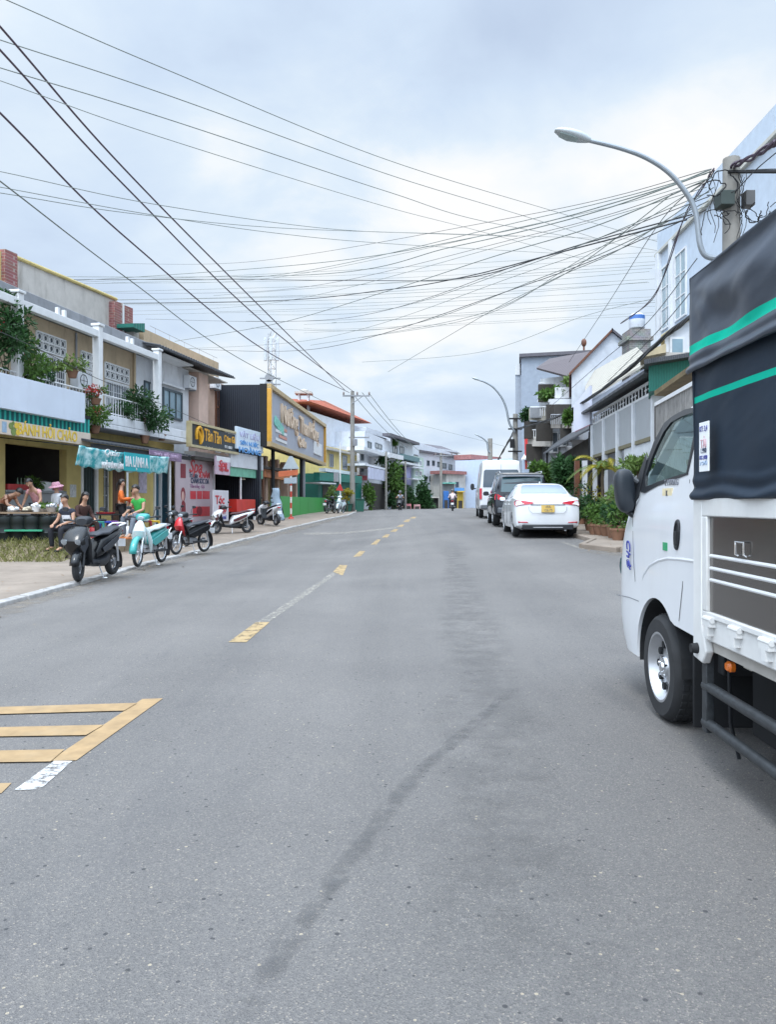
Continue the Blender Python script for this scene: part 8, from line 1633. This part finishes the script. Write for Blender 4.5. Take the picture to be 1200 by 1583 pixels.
q = P(834, 612, Yb-1.5)+V((0, 0, .75)); r2 = P(834+2.6*13, 612, Yb-1.5-.06*13)+V((0, 0, .75)); mb.tube([q, r2], .03, 5); build(mb, 'balcony_rail', m_winw, bhs)
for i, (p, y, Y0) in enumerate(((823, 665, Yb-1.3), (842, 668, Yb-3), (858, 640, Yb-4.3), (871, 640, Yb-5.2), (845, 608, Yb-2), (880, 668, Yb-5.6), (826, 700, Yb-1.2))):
    q0 = P(p, y, Y0); mb = MB(); mb.box(q0.x-.45, q0.x+.45, Y0-.1, Y0+.15, q0.z-.5, q0.z+.5); build(mb, 'recess_shade', m_void, bhs, smooth=0)  # dark boxes stand in for the shade in the balcony recesses
for p, y, Y0 in ((816, 690, Yb-1.1), (852, 668, Yb-5.1), (820, 655, Yb-1.3)):
    mb = MB()
    for i in range(10): q0 = P(p+3.2*i, y-12, Y0-.12*i); mb.tube([q0, q0+V((0, 0, .5))], .025, 4)
    mb.tube([P(p, y-12, Y0)+V((0, 0, .5)), P(p+29, y-12, Y0-1.1)+V((0, 0, .5))], .035, 4); build(mb, 'balcony_rail', m_winw if y != 668 else m_grey, bhs)
for p, y, Y0, m in ((866, 610, Yb-3.5, m_wht), (829, 640, Yb-1.3, m_grey), (885, 700, Yb-7, m_wht)): q0 = P(p, y, Y0); mb = MB(); mb.box(q0.x-.4, q0.x+.4, Y0-.6, Y0-.25, q0.z-.3, q0.z+.3); build(mb, 'condenser', m, bhs, smooth=0, bevel=.02)
mb = MB(); mb.prism([P(860, 705, Yb-6), P(868, 745, Yb-6), P(884, 735, Yb-6.5), P(876, 700, Yb-6)], (.15, .3, 0)); build(mb, 'cloth_screen', m_wht, bhs, smooth=0)
wb_ = thing('banner_panel', 'white upright advertising panel with a pink foot beside the grey shed', 'banner', P(900, 668, 29)); Yq = 29.2
mb = MB(); mb.prism([P(887, 668, Yq), P(912, 656, Yq-1), P(912, 596, Yq-1), P(887, 627, Yq)], (.1, .05, 0)); build(mb, 'sheet', mat('lilac_white_sheet', (.62, .64, .74), .5, var=.06), wb_, smooth=0); mb = MB(); mb.prism([P(889, 668, Yq-.05), P(911, 657.5, Yq-.95), P(911, 648, Yq-.95), P(889, 659, Yq-.05)], (.01, -.02, 0)); build(mb, 'pink_foot', mat('pink_print', (.62, .28, .34), .5, var=.2), wb_, smooth=0)
mb = MB(); mb.box(X(914, 28.3)-.04, X(914, 28.3)+.04, 28.3, 28.4, .5, Z(596, 28.3)); build(mb, 'post', m_dark, wb_, smooth=0)
aw = thing('dark_awning', 'dark corrugated awning sloping over the plants right of the white saloon', 'awning', P(890, 720, 33))
q = [P(840, 703, 37), P(918, 662, 28.5), P(918, 650, 31.5), P(862, 684, 41)]; mb = MB(); mb.prism(q, (0, 0, .07)); build(mb, 'sheet', m_roofd, aw, smooth=0)
for p, Y0 in ((846, 37), (912, 29)): mb = MB(); mb.tube([(X(p, Y0), Y0, .6), (X(p, Y0), Y0, Z(690 if p < 900 else 668, Y0))], .05, 6); build(mb, 'post', m_dark, aw)
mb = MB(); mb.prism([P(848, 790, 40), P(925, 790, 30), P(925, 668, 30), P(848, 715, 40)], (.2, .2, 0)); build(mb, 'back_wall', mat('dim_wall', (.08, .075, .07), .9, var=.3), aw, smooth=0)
gt = thing('garden_gate', 'brown post and grey bar gate behind the yellow palm', 'gate', P(900, 770, 27))
for p, m in ((893, m_brn), (905, m_ltg), (913, m_dark), (920, m_ltg)): mb = MB(); mb.box(X(p, 27)-.08, X(p, 27)+.08, 27, 27.15, .5, Z(712, 27)); build(mb, 'post', m, gt, smooth=0)
whs = thing('low_white_house', 'low white house front with a sloping canopy behind the pole at mid right', 'house', P(825, 740, 52)); mb = MB(); mb.prism([P(808, 790, 52), P(850, 790, 48), P(850, 700, 48), P(808, 706, 52)], (3, 1, 0)); build(mb, 'wall', m_bluew, whs, smooth=0)
mb = MB(); mb.prism([P(806, 712, 51), P(850, 704, 46), P(846, 697, 47.5), P(812, 703, 53)], (0, 0, .1)); build(mb, 'canopy', m_winw, whs, smooth=0); mb = MB(); mb.prism([P(812, 725, 51.5), P(816, 725, 51.2), P(816, 676, 51.2), P(811, 674, 51.5)], (.1, .1, 0)); build(mb, 'red_hanging', mat('pennant_red', (.55, .04, .04)), whs, smooth=0)
mb = MB(); mb.tube([P(822, 770, 49), P(822, 742, 49), P(835, 735, 48), P(845, 735, 47), P(845, 770, 47)], .06, 5); mb.tube([P(822, 760, 49), P(835, 736, 48)], .05, 5); build(mb, 'stair_rail', m_dark, whs)
# right side plants
tree('round dark green tree trimmed beside the parked saloon', 868, 31, 703, 762, 42, m_lf2, 2200, .26); tree('light green bush between the cars and the dark tree', 843, 33, 716, 752, 36, m_lf1, 1300, .24, name='shrub'); tree('balcony shrub high on the weathered grey house', 852, 42.5, 601, 616, 30, m_lf1, 600, .26, name='shrub', zoff=Z(620, 42.5)-gz(9, 42.5)); tree('rooftop shrub beside the mauve awning roof', 883, 41, 580, 594, 16, m_lf4, 300, .22, name='shrub', zoff=Z(598, 41)-gz(9, 41)); tree('hanging shrub on the lower grey balcony', 812, 45.5, 630, 652, 16, m_lf2, 350, .24, name='shrub', zoff=Z(656, 45.5)-gz(8, 45.5)); tree('green bush beside the white advertising panel', 879, 30.5, 634, 656, 14, m_lf1, 350, .2, name='shrub', zoff=Z(662, 30.5)-gz(7, 30.5))
pm_ = thing('palm_tree', 'young palm with yellow arching fronds before the grey shed', 'tree', (X(933, 24), 24, gz(6.7, 24)+.1)); x = X(933, 24); zt = Z(724, 24)
mb = MB(); mb.tube([(x, 24, gz(6.7, 24)), (x-.03, 24, zt-.3), (x, 24, zt)], [.06, .05, .04], 8); build(mb, 'trunk', m_bark, pm_)
rpz = random.Random(8)
for i in range(13):
    a = 2*PI*i/13+rpz.uniform(-.2, .2); ln = rpz.uniform(.75, 1.15); up = rpz.uniform(.3, 1.0); mb = MB(); pts = []
    for j in range(11): f = j/10; pts.append(V((x+ln*f*math.cos(a), 24+ln*f*math.sin(a)*.8, zt+up*f*1.1-1.15*f*f*ln*.75)))
    mb.tube(pts, [.012*(1-.7*j/10) for j in range(11)], 4)
    for j in range(1, 11):
        d = (pts[j]-pts[j-1]).normalized(); sdv = d.cross(V((0, 0, 1))).normalized()
        for f2 in (0, .5):
            p = pts[j-1].lerp(pts[j], f2)
            for s in (-1, 1): tip = p+sdv*s*.26*(1-.5*j/10)+d*.16-V((0, 0, .10)); mb.add([p, p.lerp(tip, .5)+d*.022, tip, p.lerp(tip, .5)-d*.022], [(0, 1, 2, 3)])
    build(mb, 'frond', m_lf3 if i % 3 else m_lf4, pm_, recalc=False, smooth=0)
GPP = 'potted plants on the right pavement'
def groundpot(label, px, Y, py_top, w_, m, n, size=.12, pot=.30, flower=0):
    x = X(px, Y); zg = gz(x, Y)+.10; h = max(.3, Z(py_top, Y)-zg-pot); return potplant(label, (x, Y, zg+pot+h/2), (w_, w_*.8, h/2), n, size, m, 7, pot, g=GPP, flower=flower)
for args in (('tall leafy potted shrub leaning on the near shed post', 950, 20.5, 745, .5, m_lf4, 600), ('dense green potted plant nearest the truck mirror', 948, 18.8, 772, .5, m_lf2, 700), ('low green potted plant in the middle of the pot row', 930, 20.6, 770, .42, m_lf1, 600), ('dark leafed potted plant behind the saloon boot', 912, 22.0, 765, .45, m_lf2, 600), ('pale potted plant with pink bloom beneath the palm', 941, 22.6, 752, .45, m_lf4, 500, .11, .3, 2), ('small yellow leaved potted plant left of the palm trunk', 921, 24.5, 752, .35, m_lf3, 300), ('wide green potted plant under the truck mirror', 962, 18.2, 780, .45, m_lf1, 500), ('dark potted shrub by the gate posts', 899, 26, 745, .5, m_lf2, 500)): groundpot(*args)
for i, (p, Y0, lb) in enumerate(((919, 20.2, 'empty terracotta pot left of the pot row front'), (928, 20.0, 'terracotta pot with a rim in front of the low plant'), (938, 19.6, 'clay pot with pebbles near the middle of the row'), (955, 18.0, 'weathered clay pot nearest the truck'))):
    x = X(p, Y0); b = V((x, Y0, gz(x, Y0)+.10)); t = thing('clay_pot', lb, 'pot', b, 'clay pots on the right pavement'); mb = MB(); mb.lathe([(.11, 0), (.17, .22), (.185, .23), (.185, .28), (.15, .28), (.14, .2)], Matrix.Translation(b), 16); build(mb, 'pot', m_soil, t); build(leaves(MB(), [(b+V((0, 0, .34)), (.2, .2, .14))], 90, .1, rp), 'foliage', m_lf1, t, recalc=False, smooth=0)
tree('climbing yellow green shrub on the low shed wall', 985, 19.2, 700, 730, 46, m_lf4, 700, .15, name='shrub')
# ================================================================ right poles and lamps
pN, pNt = pole('stout concrete power pole hung with cable loops behind the truck canvas', 1131, 0, 13.7, 246, .17, .145)
pM, pMt = pole('mid distance concrete pole carrying the second street lamp', 797, 790, 45, 640, .19, .14); pF, pFt = pole('far pole behind the white van roof', 758, 790, 80, 678, .28, .24)
for t_, top, px_ in ((pN, pNt, 1131),):
    mb = MB(); mb.box(top.x-.30, top.x-.06, 13.42, 13.72, Z(322, 13.6), Z(300, 13.6)); build(mb, 'junction_box', mat('dark_green_box', (.03, .045, .04), .5, var=.2), pN, bevel=.01, smooth=0); mb = MB(); mb.box(top.x+.15, top.x+.31, 13.45, 13.66, Z(322, 13.6), Z(299, 13.6)); build(mb, 'junction_box', mat('grey_box', (.08, .08, .08), .5, var=.2), pN, bevel=.01, smooth=0)
    rz_ = random.Random(6)
    mb = MB(); mb.box(top.x-.12, top.x+1.1, 13.52, 13.58, Z(264, 13.5)-.02, Z(264, 13.5)+.02); build(mb, 'bracket_arm', m_dark, pN, smooth=0)
    for i in range(13):  # hanging cable loops
        cx = top.x+(rz_.uniform(.25, 1.0) if i % 3 else rz_.uniform(-.55, 0)); cz = Z(rz_.uniform(285, 350), 13.5); mb = MB(); rr_ = rz_.uniform(.10, .26); el = rz_.uniform(.5, 1.3); a0 = rz_.uniform(0, 6.28)
        mb.tube([V((cx+rr_*math.cos(a0+t)*(1+.2*math.sin(3*t)), 13.45+rz_.uniform(-.04, .04), cz+rr_*el*math.sin(a0+t))) for t in [R(14*j) for j in range(20)]], rz_.choice([.006, .008, .011]), 5); build(mb, 'cable_loop', m_dark, pN)
    for i in range(9):
        x0_ = top.x+rz_.uniform(-.7, .2); mb = MB(); z0_, z1_ = Z(268+rz_.uniform(-4, 10), 13.5), Z(rz_.uniform(330, 380), 13.5); mb.tube([V((x0_+.05*math.sin(j*1.1+i), 13.45+.02*i*.3, z0_+(z1_-z0_)*j/9)) for j in range(10)], .006, 5); build(mb, 'hanging_cable', m_dark, pN)
def lamp_post(label, pts, Y, head0, head1, r, parentpole):
    t = thing('street_lamp', label, 'street lamp', P(*pts[0], Y)); P3 = [P(x, y, Y) for x, y in pts]
    # smooth the arm
    sm = []
    for i in range(len(P3)-1):
        p0, p1, p2, p3 = P3[max(0, i-1)], P3[i], P3[i+1], P3[min(len(P3)-1, i+2)]
        for j in range(5): f = j/5; sm.append(.5*((2*p1)+(p2-p0)*f+(2*p0-5*p1+4*p2-p3)*f*f+(3*p1-p0-3*p2+p3)*f**3))
    sm.append(P3[-1]); n = len(sm); build(MB().tube(sm, [r*(1.15-.35*i/n) for i in range(n)], 10), 'arm', mat('lamp_arm_grey', (.27, .30, .33), .4, .4, var=.15), t)
    a, b = P(*head0, Y), P(*head1, Y); d = (b-a); L_ = d.length; d.normalize(); sdv = V((0, 1, 0)); upv = d.cross(sdv)*-1
    if upv.z < 0: upv = -upv
    k = L_/.62
    mb = MB(); mb.loft([(a+d*L_*f, sdv*w_*k, upv*h*k) for f, w_, h in ((0, .045, .04), (.12, .075, .06), (.3, .12, .075), (.6, .14, .07), (.85, .11, .05), (1, .05, .02))], 16, 2.6); hd = build(mb, 'lamp_head', mat('lamp_head_grey', (.42, .46, .48), .4, .3, var=.1), t)
    mb = MB(); mb.loft([(a+d*L_*f-upv*h*k, sdv*w_*k, upv*.02*k) for f, w_, h in ((.35, .09, .055), (.6, .115, .06), (.85, .085, .042))], 14, 2.4); build(mb, 'lens', mat('lamp_glass', (.30, .38, .38), .2, var=.15, spec=.8), hd)
    return t
lamp_post('large curved street lamp reaching over the road from the near pole', [(1128, 398), (1096, 398), (1083, 380), (1076, 330), (1062, 300), (1035, 268), (1000, 245), (960, 230), (912, 218)], 13.6, (913, 217), (858, 202), .045, pN)
lamp_post('second street lamp on the mid distance pole', [(797, 668), (788, 655), (783, 632), (776, 615), (763, 599), (750, 591), (741, 588)], 44.8, (742, 588), (730, 584), .06, pM)
lamp_post('faint third street lamp far down the right side', [(758, 700), (755, 696), (753, 684), (746, 677), (740, 674)], 79.8, (741, 674), (734, 671), .09, pF)
mb = MB(); q = pMt; 
for dz in (.3, .9, 2.2): build(MB().box(q.x-.45, q.x+.35, 44.75, 44.85, q.z-dz-.04, q.z-dz+.04), 'bracket', m_dark, pM, smooth=0)
mb = MB(); mb.box(q.x-.35, q.x-.1, 44.6, 44.8, q.z-2.0, q.z-1.5); build(mb, 'meter_box', m_dark, pM, smooth=0)
# ================================================================ overhead cables
m_wire = mat('cable_black', (.04, .042, .045), .6, var=.2, scale=5); m_wireg = mat('cable_grey', (.16, .185, .17), .6, var=.2, scale=5); m_wirep = mat('cable_plum', (.075, .05, .075), .6, var=.2, scale=5)
def wire(label, pts, r, m, sag=0.0, e0=0.0, e1=0.0, group=None, name='overhead_cable', jitter=0):
    q = [P(*p) for p in pts]
    if e0: q = [q[0]+(q[0]-q[1]).normalized()*e0]+q
    if e1: q = q+[q[-1]+(q[-1]-q[-2]).normalized()*e1]
    out = []
    for i in range(len(q)-1):
        p0, p1, p2, p3 = q[max(0, i-1)], q[i], q[i+1], q[min(len(q)-1, i+2)]; k = 14
        for j in range(k):
            f = j/k
            if len(pts) > 2: v = .5*((2*p1)+(p2-p0)*f+(2*p0-5*p1+4*p2-p3)*f*f+(3*p1-p0-3*p2+p3)*f**3)
            else: v = p1.lerp(p2, f)
            if sag and len(pts) == 2: v = v-V((0, 0, sag*4*f*(1-f)))
            out.append(v)
    out.append(q[-1]); o = build(MB().tube(out, r*.72, 6), name, m, None, base=out[0]); tag(o, label, 'cable', group); return o
GL = 'cables running down the left side to the crossarm pole'; GA = 'thin cables slanting from the upper left to the right'; GX = 'cables crossing the road between the poles'
wire('thick plum cable highest of the left hand run, ending at the crossarm insulators', [(2, 44, 12.3), (205, 275, 17), (422, 494, 29), (533, 603, 54.8)], .027, m_wirep, e0=5, group=GL)
wire('thick plum cable just under the highest of the left hand run', [(2, 80, 12.6), (203, 298, 17.5), (415, 505, 29), (547, 606, 54.8)], .027, m_wirep, e0=5, group=GL)
wire('plum cable third down of the left hand run, crossing behind the mast', [(2, 177, 12.6), (203, 375, 18), (415, 545, 31), (540, 607, 54.8)], .026, m_wirep, e0=5, group=GL)
wire('thin cable lowest of the left hand run, passing over the red pilasters', [(2, 282, 13), (200, 433, 19), (380, 560, 30), (541, 640, 54.8)], .018, m_wireg, e0=5, group=GL)
for a, b, lb in (((560, 607), (640, 690), 'upper cable from the crossarm pole toward the far left roofs'), ((570, 607), (652, 700), 'right cable from the crossarm pole toward the brown pole'), ((548, 612), (630, 692), 'left cable from the crossarm pole toward the far left roofs')): wire(lb, [(*a, 54.9), (*b, 90)], .03, m_wireg, .4, group='cables beyond the crossarm pole')
tops = [((4, -2, 13), (250, 105, 15), (600, 248, 22), (850, 325, 30), (1010, 372, 36)), ((2, 63, 13), (260, 148, 15), (600, 270, 22), (780, 325, 28), (900, 362, 34)), ((2, 106, 13), (260, 185, 15), (600, 297, 22), (760, 345, 28), (1000, 385, 36)), ((2, 126, 13), (250, 213, 15), (590, 318, 22), (720, 352, 28), (880, 395, 34))]
for p, lb in zip(tops, ('topmost thin cable slanting from the upper left corner', 'second thin cable under the topmost slanting one', 'third and darker of the slanting thin cables', 'faintest and lowest of the four slanting thin cables')): wire(lb, p, .0125 if 'third' in lb or 'top' in lb else .0095, m_wireg, e0=4, e1=2, group=GA)
mids = [((2, 266, 14), (250, 318, 16), (520, 355, 22), (700, 362, 28), (1040, 372, 36)), ((2, 290, 14), (220, 330, 16), (420, 360, 20), (600, 377, 24), (860, 392, 32)), ((2, 299, 14), (200, 330, 16), (420, 352, 20), (620, 360, 25), (800, 366, 30))]
for p, lb in zip(mids, ('upper of three shallow cables over the left half', 'middle shallow cable doubling the upper one', 'lower faint shallow cable over the left half')): wire(lb, p, .010, m_wireg, e0=4, group='shallow cables over the left half')
# bundles fanning from the near pole
nt2 = (1105, 262)
fans = [((1100, 262, 13.6), (980, 305, 16), (760, 362, 22), (480, 408, 30), (120, 434, 40), (20, 436, 43)), ((1098, 266, 13.6), (900, 334, 17), (700, 382, 23), (480, 425, 30), (60, 428, 40), (-30, 426, 44)), ((1100, 275, 13.6), (920, 350, 17), (760, 398, 22), (600, 450, 28), (430, 500, 34), (270, 528, 38)), ((1104, 290, 13.6), (960, 385, 16), (860, 430, 20), (760, 480, 26), (640, 508, 32), (480, 534, 42)), ((1092, 282, 13.6), (900, 400, 18), (740, 490, 26), (560, 522, 36)), ((1070, 332, 14), (900, 378, 18), (720, 430, 24), (560, 434, 30), (300, 432, 38), (20, 433, 44)), ((1062, 340, 14), (860, 392, 18), (720, 428, 24), (600, 448, 28), (400, 466, 34), (20, 470, 42))]
fl_ = ('upper of the twin cables fanning left from the near pole', 'lower of the twin cables fanning left from the near pole', 'cable from the near pole sinking toward the tan rear house', 'thin cable from the near pole curving down to mid sky', 'thinner cable beside it curving down from the near pole', 'dark heavy cable from the near lamp running level to the left edge', 'dark heavy cable sagging just under the level one')
for p, lb, r, m in zip(fans, fl_, (.017, .017, .016, .012, .010, .020, .022), (m_wireg, m_wireg, m_wireg, m_wireg, m_wireg, m_wire, m_wire)): wire(lb, p, r, m, group=GX)
# bundled look: short twisted lashings
rw_ = random.Random(12)
for i in range(16):
    y0 = 436+i*5.2+rw_.uniform(-3, 3); y1 = 388+i*6.5+rw_.uniform(-5, 5); Y1 = rw_.uniform(34, 42); Y0 = rw_.uniform(38, 46); ym = (y0+y1)/2+rw_.uniform(4, 16); px1 = rw_.uniform(1000, 1050)
    lbl = 'fine cable number'; side_ = ('far', 'pale', 'hairline', 'loose')[i % 4]; hgt = ('topmost', 'second', 'third', 'fourth', 'fifth', 'sixth', 'seventh', 'eighth', 'ninth', 'tenth', 'eleventh', 'twelfth', 'thirteenth', 'fourteenth', 'fifteenth', 'lowest')[i]
    x0 = rw_.choice([20, 60, 110, 330, 450]) if i < 11 else rw_.choice([380, 470, 520])
    wire('%s of the fine pale cables strung across the road before the right houses' % hgt, [(x0, y0+rw_.uniform(-4, 4), Y0), (560, ym, (Y0+Y1)/2), (px1, y1, Y1)], rw_.choice([.009, .011, .013]), m_wireg, group='fine pale cables crossing the road')
for p, lb in ((((1010, 462, 28), (900, 490, 32), (740, 545, 38), (560, 560, 44)), 'lowest drooping cable ending above the far left roofs'), (((1040, 300, 14), (880, 420, 19), (758, 482, 26), (600, 575, 40)), 'slack cable dropping from the lamp arm to the far left'), (((780, 690, 60), (640, 655, 58), (600, 648, 57)), 'short cable spanning the far road at roof height')): wire(lb, p, .012, m_wireg, group=GX)
# right hand heavy bundle from pole to pole
def bundle(label, pts, r, m, nstr, spread, nm='cable_bundle', e0=0, e1=0):
    q = [P(*p) for p in pts]
    if e0: q = [q[0]+(q[0]-q[1]).normalized()*e0]+q
    if e1: q = q+[q[-1]+(q[-1]-q[-2]).normalized()*e1]
    t = thing(nm, label, 'cables', q[0]); path = []
    for i in range(len(q)-1):
        p0, p1, p2, p3 = q[max(0, i-1)], q[i], q[i+1], q[min(len(q)-1, i+2)]
        for j in range(12): f = j/12; path.append(.5*((2*p1)+(p2-p0)*f+(2*p0-5*p1+4*p2-p3)*f*f+(3*p1-p0-3*p2+p3)*f**3))
    path.append(q[-1]); rb_ = random.Random(len(pts)*7+nstr)
    for s in range(nstr):
        ph = rb_.uniform(0, 6.28); fr_ = rb_.uniform(.25, .6); sp2 = spread*rb_.uniform(.3, 1.0)
        build(MB().tube([p+V((sp2*math.cos(ph+fr_*i), sp2*.6*math.sin(ph*1.3+fr_*i), sp2*math.sin(ph+fr_*i))) for i, p in enumerate(path)], r*rb_.uniform(.7, 1.2), 5), 'strand', m, t)
    return t
bundle('heavy black cable bundle sagging from the near pole to the mid right pole', [(1140, 440, 13.4), (1075, 485, 15), (1030, 520, 17.5), (960, 580, 22), (890, 630, 30), (840, 652, 37), (797, 664, 44.9)], .022, m_wire, 7, .055)
bundle('black bundle dropping from the mid right pole toward the van roof', [(797, 664, 45), (785, 685, 52), (770, 712, 66)], .03, m_wire, 4, .06)
bundle('plum cable bundle sweeping from the pole top down the tall house roof line', [(1105, 262, 13.7), (1080, 300, 15), (1055, 345, 17), (1010, 460, 23), (960, 500, 30)], .014, m_wirep, 3, .03)
bundle('thick plum bundle from the right photo edge to the near pole top', [(1240, 192, 11.5), (1198, 222, 12.2), (1160, 245, 13), (1132, 258, 13.6)], .022, m_wirep, 5, .045, e0=6)
for p, lb in ((((1240, 205, 11.5), (1170, 262, 12.8), (1135, 300, 13.5)), 'slack cable curling from the right edge under the plum bundle'), (((1240, 262, 12), (1190, 262, 12.8), (1150, 264, 13.4)), 'level black cable from the right edge to the pole bracket'), (((1090, 280, 13.7), (1020, 345, 18), (940, 470, 26), (880, 560, 34)), 'thin service cable running down past the white gable'), (((1078, 400, 14.2), (1000, 500, 20), (930, 560, 26), (850, 630, 36)), 'second service cable descending toward the balconies'), (((1078, 440, 14.2), (1010, 520, 19), (940, 590, 25)), 'short service cable to the tin roof house')): wire(lb, p, .013, m_wire, group='service cables at the near pole')
wire('fine cable hanging in front of the balcony columns of the row house', [(-30, 500, 17.5), (60, 540, 20), (150, 585, 23), (250, 625, 28), (330, 660, 34)], .012, m_wire, group='cable along the row house')

rw2 = random.Random(31); wl = ('first', 'second', 'third', 'fourth', 'fifth', 'sixth', 'seventh', 'eighth', 'ninth', 'tenth')
for i in range(10):
    y0 = 262+i*7; x1 = rw2.uniform(380, 620); y1 = 410+i*14+rw2.uniform(-6, 6); xm = 820+rw2.uniform(-40, 40); f = (1100-xm)/(1100-x1); ym = y0+(y1-y0)*f+rw2.uniform(4, 18)
    wire('%s from the top of the thin fan of wires leaving the near power pole' % wl[i], [(1100-rw2.uniform(0, 14), y0, 13.8), (xm, ym, 20), (x1, y1, 33), (x1-rw2.uniform(180, 330), y1+rw2.uniform(-2, 16), 46)], rw2.choice([.009, .011, .013]), m_wireg if i % 3 else m_wire, group='thin fan of wires at the near power pole')
# ================================================================ small fittings and clutter
def condenser(label, fac, px, py, d, w_=.8):
    p = fac.pt(fac.u(px, d), d, fac.z(px, py, d)); u = fac.u(px, d); z = p.z; t = thing('air_conditioner', label, 'air conditioner', p)
    mb = MB(); fac.box(mb, u, u+w_, d, d+.3, z, z+.55); build(mb, 'casing', m_wht, t, bevel=.02, smooth=0)
    mb = MB(); c = fac.pt(u+w_*.4, d+.303, z+.28); mb.tube([c+fac.d*.2*math.cos(a)+V((0, 0, .2*math.sin(a))) for a in [2*PI*i/16 for i in range(16)]], .012, 5, True); mb.tube([c-fac.d*.2, c+fac.d*.2], .008, 4); mb.tube([c-V((0, 0, .2)), c+V((0, 0, .2))], .008, 4); build(mb, 'fan_grille', m_dark, t)
    mb = MB(); fac.box(mb, u+.06, u+.11, d-.02, d+.28, z-.05, z-.003); fac.box(mb, u+w_-.11, u+w_-.06, d-.02, d+.28, z-.05, z-.003); build(mb, 'bracket', m_grey, t, smooth=0)
condenser('air conditioner box on the white upper wall beside the dark window', A, 283, 600, -.18, .7)
condenser('air conditioner box under the roof of the peach house', A, 324, 600, -.98, .7)
condenser('air conditioner box on the beige balcony wall between the barred doors', A, 108, 600, -.58, .8)
for pts, r in (((118, 3.95, 7.0, -.55), .035), ((150, 3.95, 7.0, -.55), .04)):
    px, z0, z1, d = pts; mb = MB(); mb.tube([A.pt(A.u(px, d), d, z0), A.pt(A.u(px, d), d, z1)], r, 7); build(mb, 'downpipe', m_grey, rh)
for i, (px, Y, s_, m, lb) in enumerate(((136, 20.4, .16, m_winw, 'white carrier bag on the yard floor by the stools'), (144, 19.6, .2, m_rd, 'red carrier bag standing near the low table'), (198, 21.6, .17, m_winw, 'white bag at the feet of the woman in orange'))):
    c = V((X(px, Y), Y, YZ)); mb = MB(); mb.loft([(c, V((s_*.8, 0, 0)), V((0, s_*.5, 0))), (c+V((0, 0, s_*.8)), V((s_, .02, 0)), V((0, s_*.6, 0))), (c+V((.02, 0, s_*1.4)), V((s_*.5, 0, 0)), V((.02, s_*.3, 0))), (c+V((.01, 0, s_*1.7)), V((s_*.6, 0, 0)), V((0, s_*.12, 0)))], 14); o = build(mb, 'carrier_bag', m, None, base=c); tag(o, lb, 'bag')
for i, (p, hgt, m, lb) in enumerate(((50, .32, m_lf1, 'heap of greens on the grey counter of the stall'), (68, .30, m_winw, 'white steamer on the grey counter beside the greens'), (84, .24, mat('pink_pack', (.52, .18, .26), .6, var=.4, scale=14), 'pink wrapped goods on the grey counter near the pillar'), (34, .34, mat('bottle_glass', (.10, .16, .10), .15, var=.2), 'dark bottles on the counter beside the red crate'))):
    c = A.pt(A.u(p, -.3), -.3, 1.732); t = thing('counter_goods', lb, 'goods', c)
    if i == 0: mb = MB(); mb.lathe([(.2, 0), (.28, .08)], Matrix.Translation(c), 14); build(mb, 'bowl', m_steel, t); build(leaves(MB(), [(c+V((0, 0, .2)), (.28, .28, .16))], 160, .14, rp), 'greens', m, t, recalc=False, smooth=0)
    elif i == 3:
        for k in range(4): q = c+A.d*(.16*k-.2); build(MB().lathe([(.045, 0), (.045, .2), (.018, .28), (.018, .36)], Matrix.Translation(q), 10), 'bottle', m, t)
    else: build(MB().lathe([(.22, 0), (.26, hgt*.5), (.2, hgt*.9), (.05, hgt)], Matrix.Translation(c), 16), 'pile' if i == 2 else 'steamer', m, t); build(MB().lathe([(.28, 0), (.28, .02)], Matrix.Translation(c-V((0, 0, .0))), 16), 'tray', m_steel, t)
# low shops filling the road end
house('low_tile_house', 'low house with a red brown tile eave before the pale blue end house', 690, 100, 720, 103, (733, 734), 790, 5, m_cream, [(694, 699, 745, 753), (704, 709, 745, 753)], m_wind, m_pane, [('tile_eave', 688, 722, 728, 733, -2, .5, mat('dull_red_tile', (.28, .12, .11))), ('shop_opening', 693, 715, 760, 789, .01, .05, m_void), ('sign_strip', 692, 718, 754, 759, .1, .5, m_bl)], 'level')
house('narrow_shophouse', 'narrow three storey shophouse in pale green beside the conical tree', 640, 90, 655, 94, (706, 707), 790, 6, mat('pale_green_render', (.40, .50, .44), .8, var=.1, dirt=.3), [(642, 646, 712, 720), (648, 652, 712, 720), (642, 646, 728, 736), (648, 652, 728, 736)], m_winw, m_pane, [('floor_band', 639, 656, 722, 724, 0, .6, m_wht), ('floor_band', 639, 656, 740, 742, 0, .8, m_wht)], 'level')
house('grey_shophouse', 'grey shophouse with a brown sign strip behind the slim pole', 556, 70, 568, 72, (690, 691), 790, 6, m_ltg, [(558, 562, 700, 712), (558, 562, 720, 730)], m_wind, m_pane, [('balcony', 554, 569, 714, 719, 0, .9, m_wht), ('sign_strip', 556, 568, 735, 742, .1, .4, m_rd)], 'level')
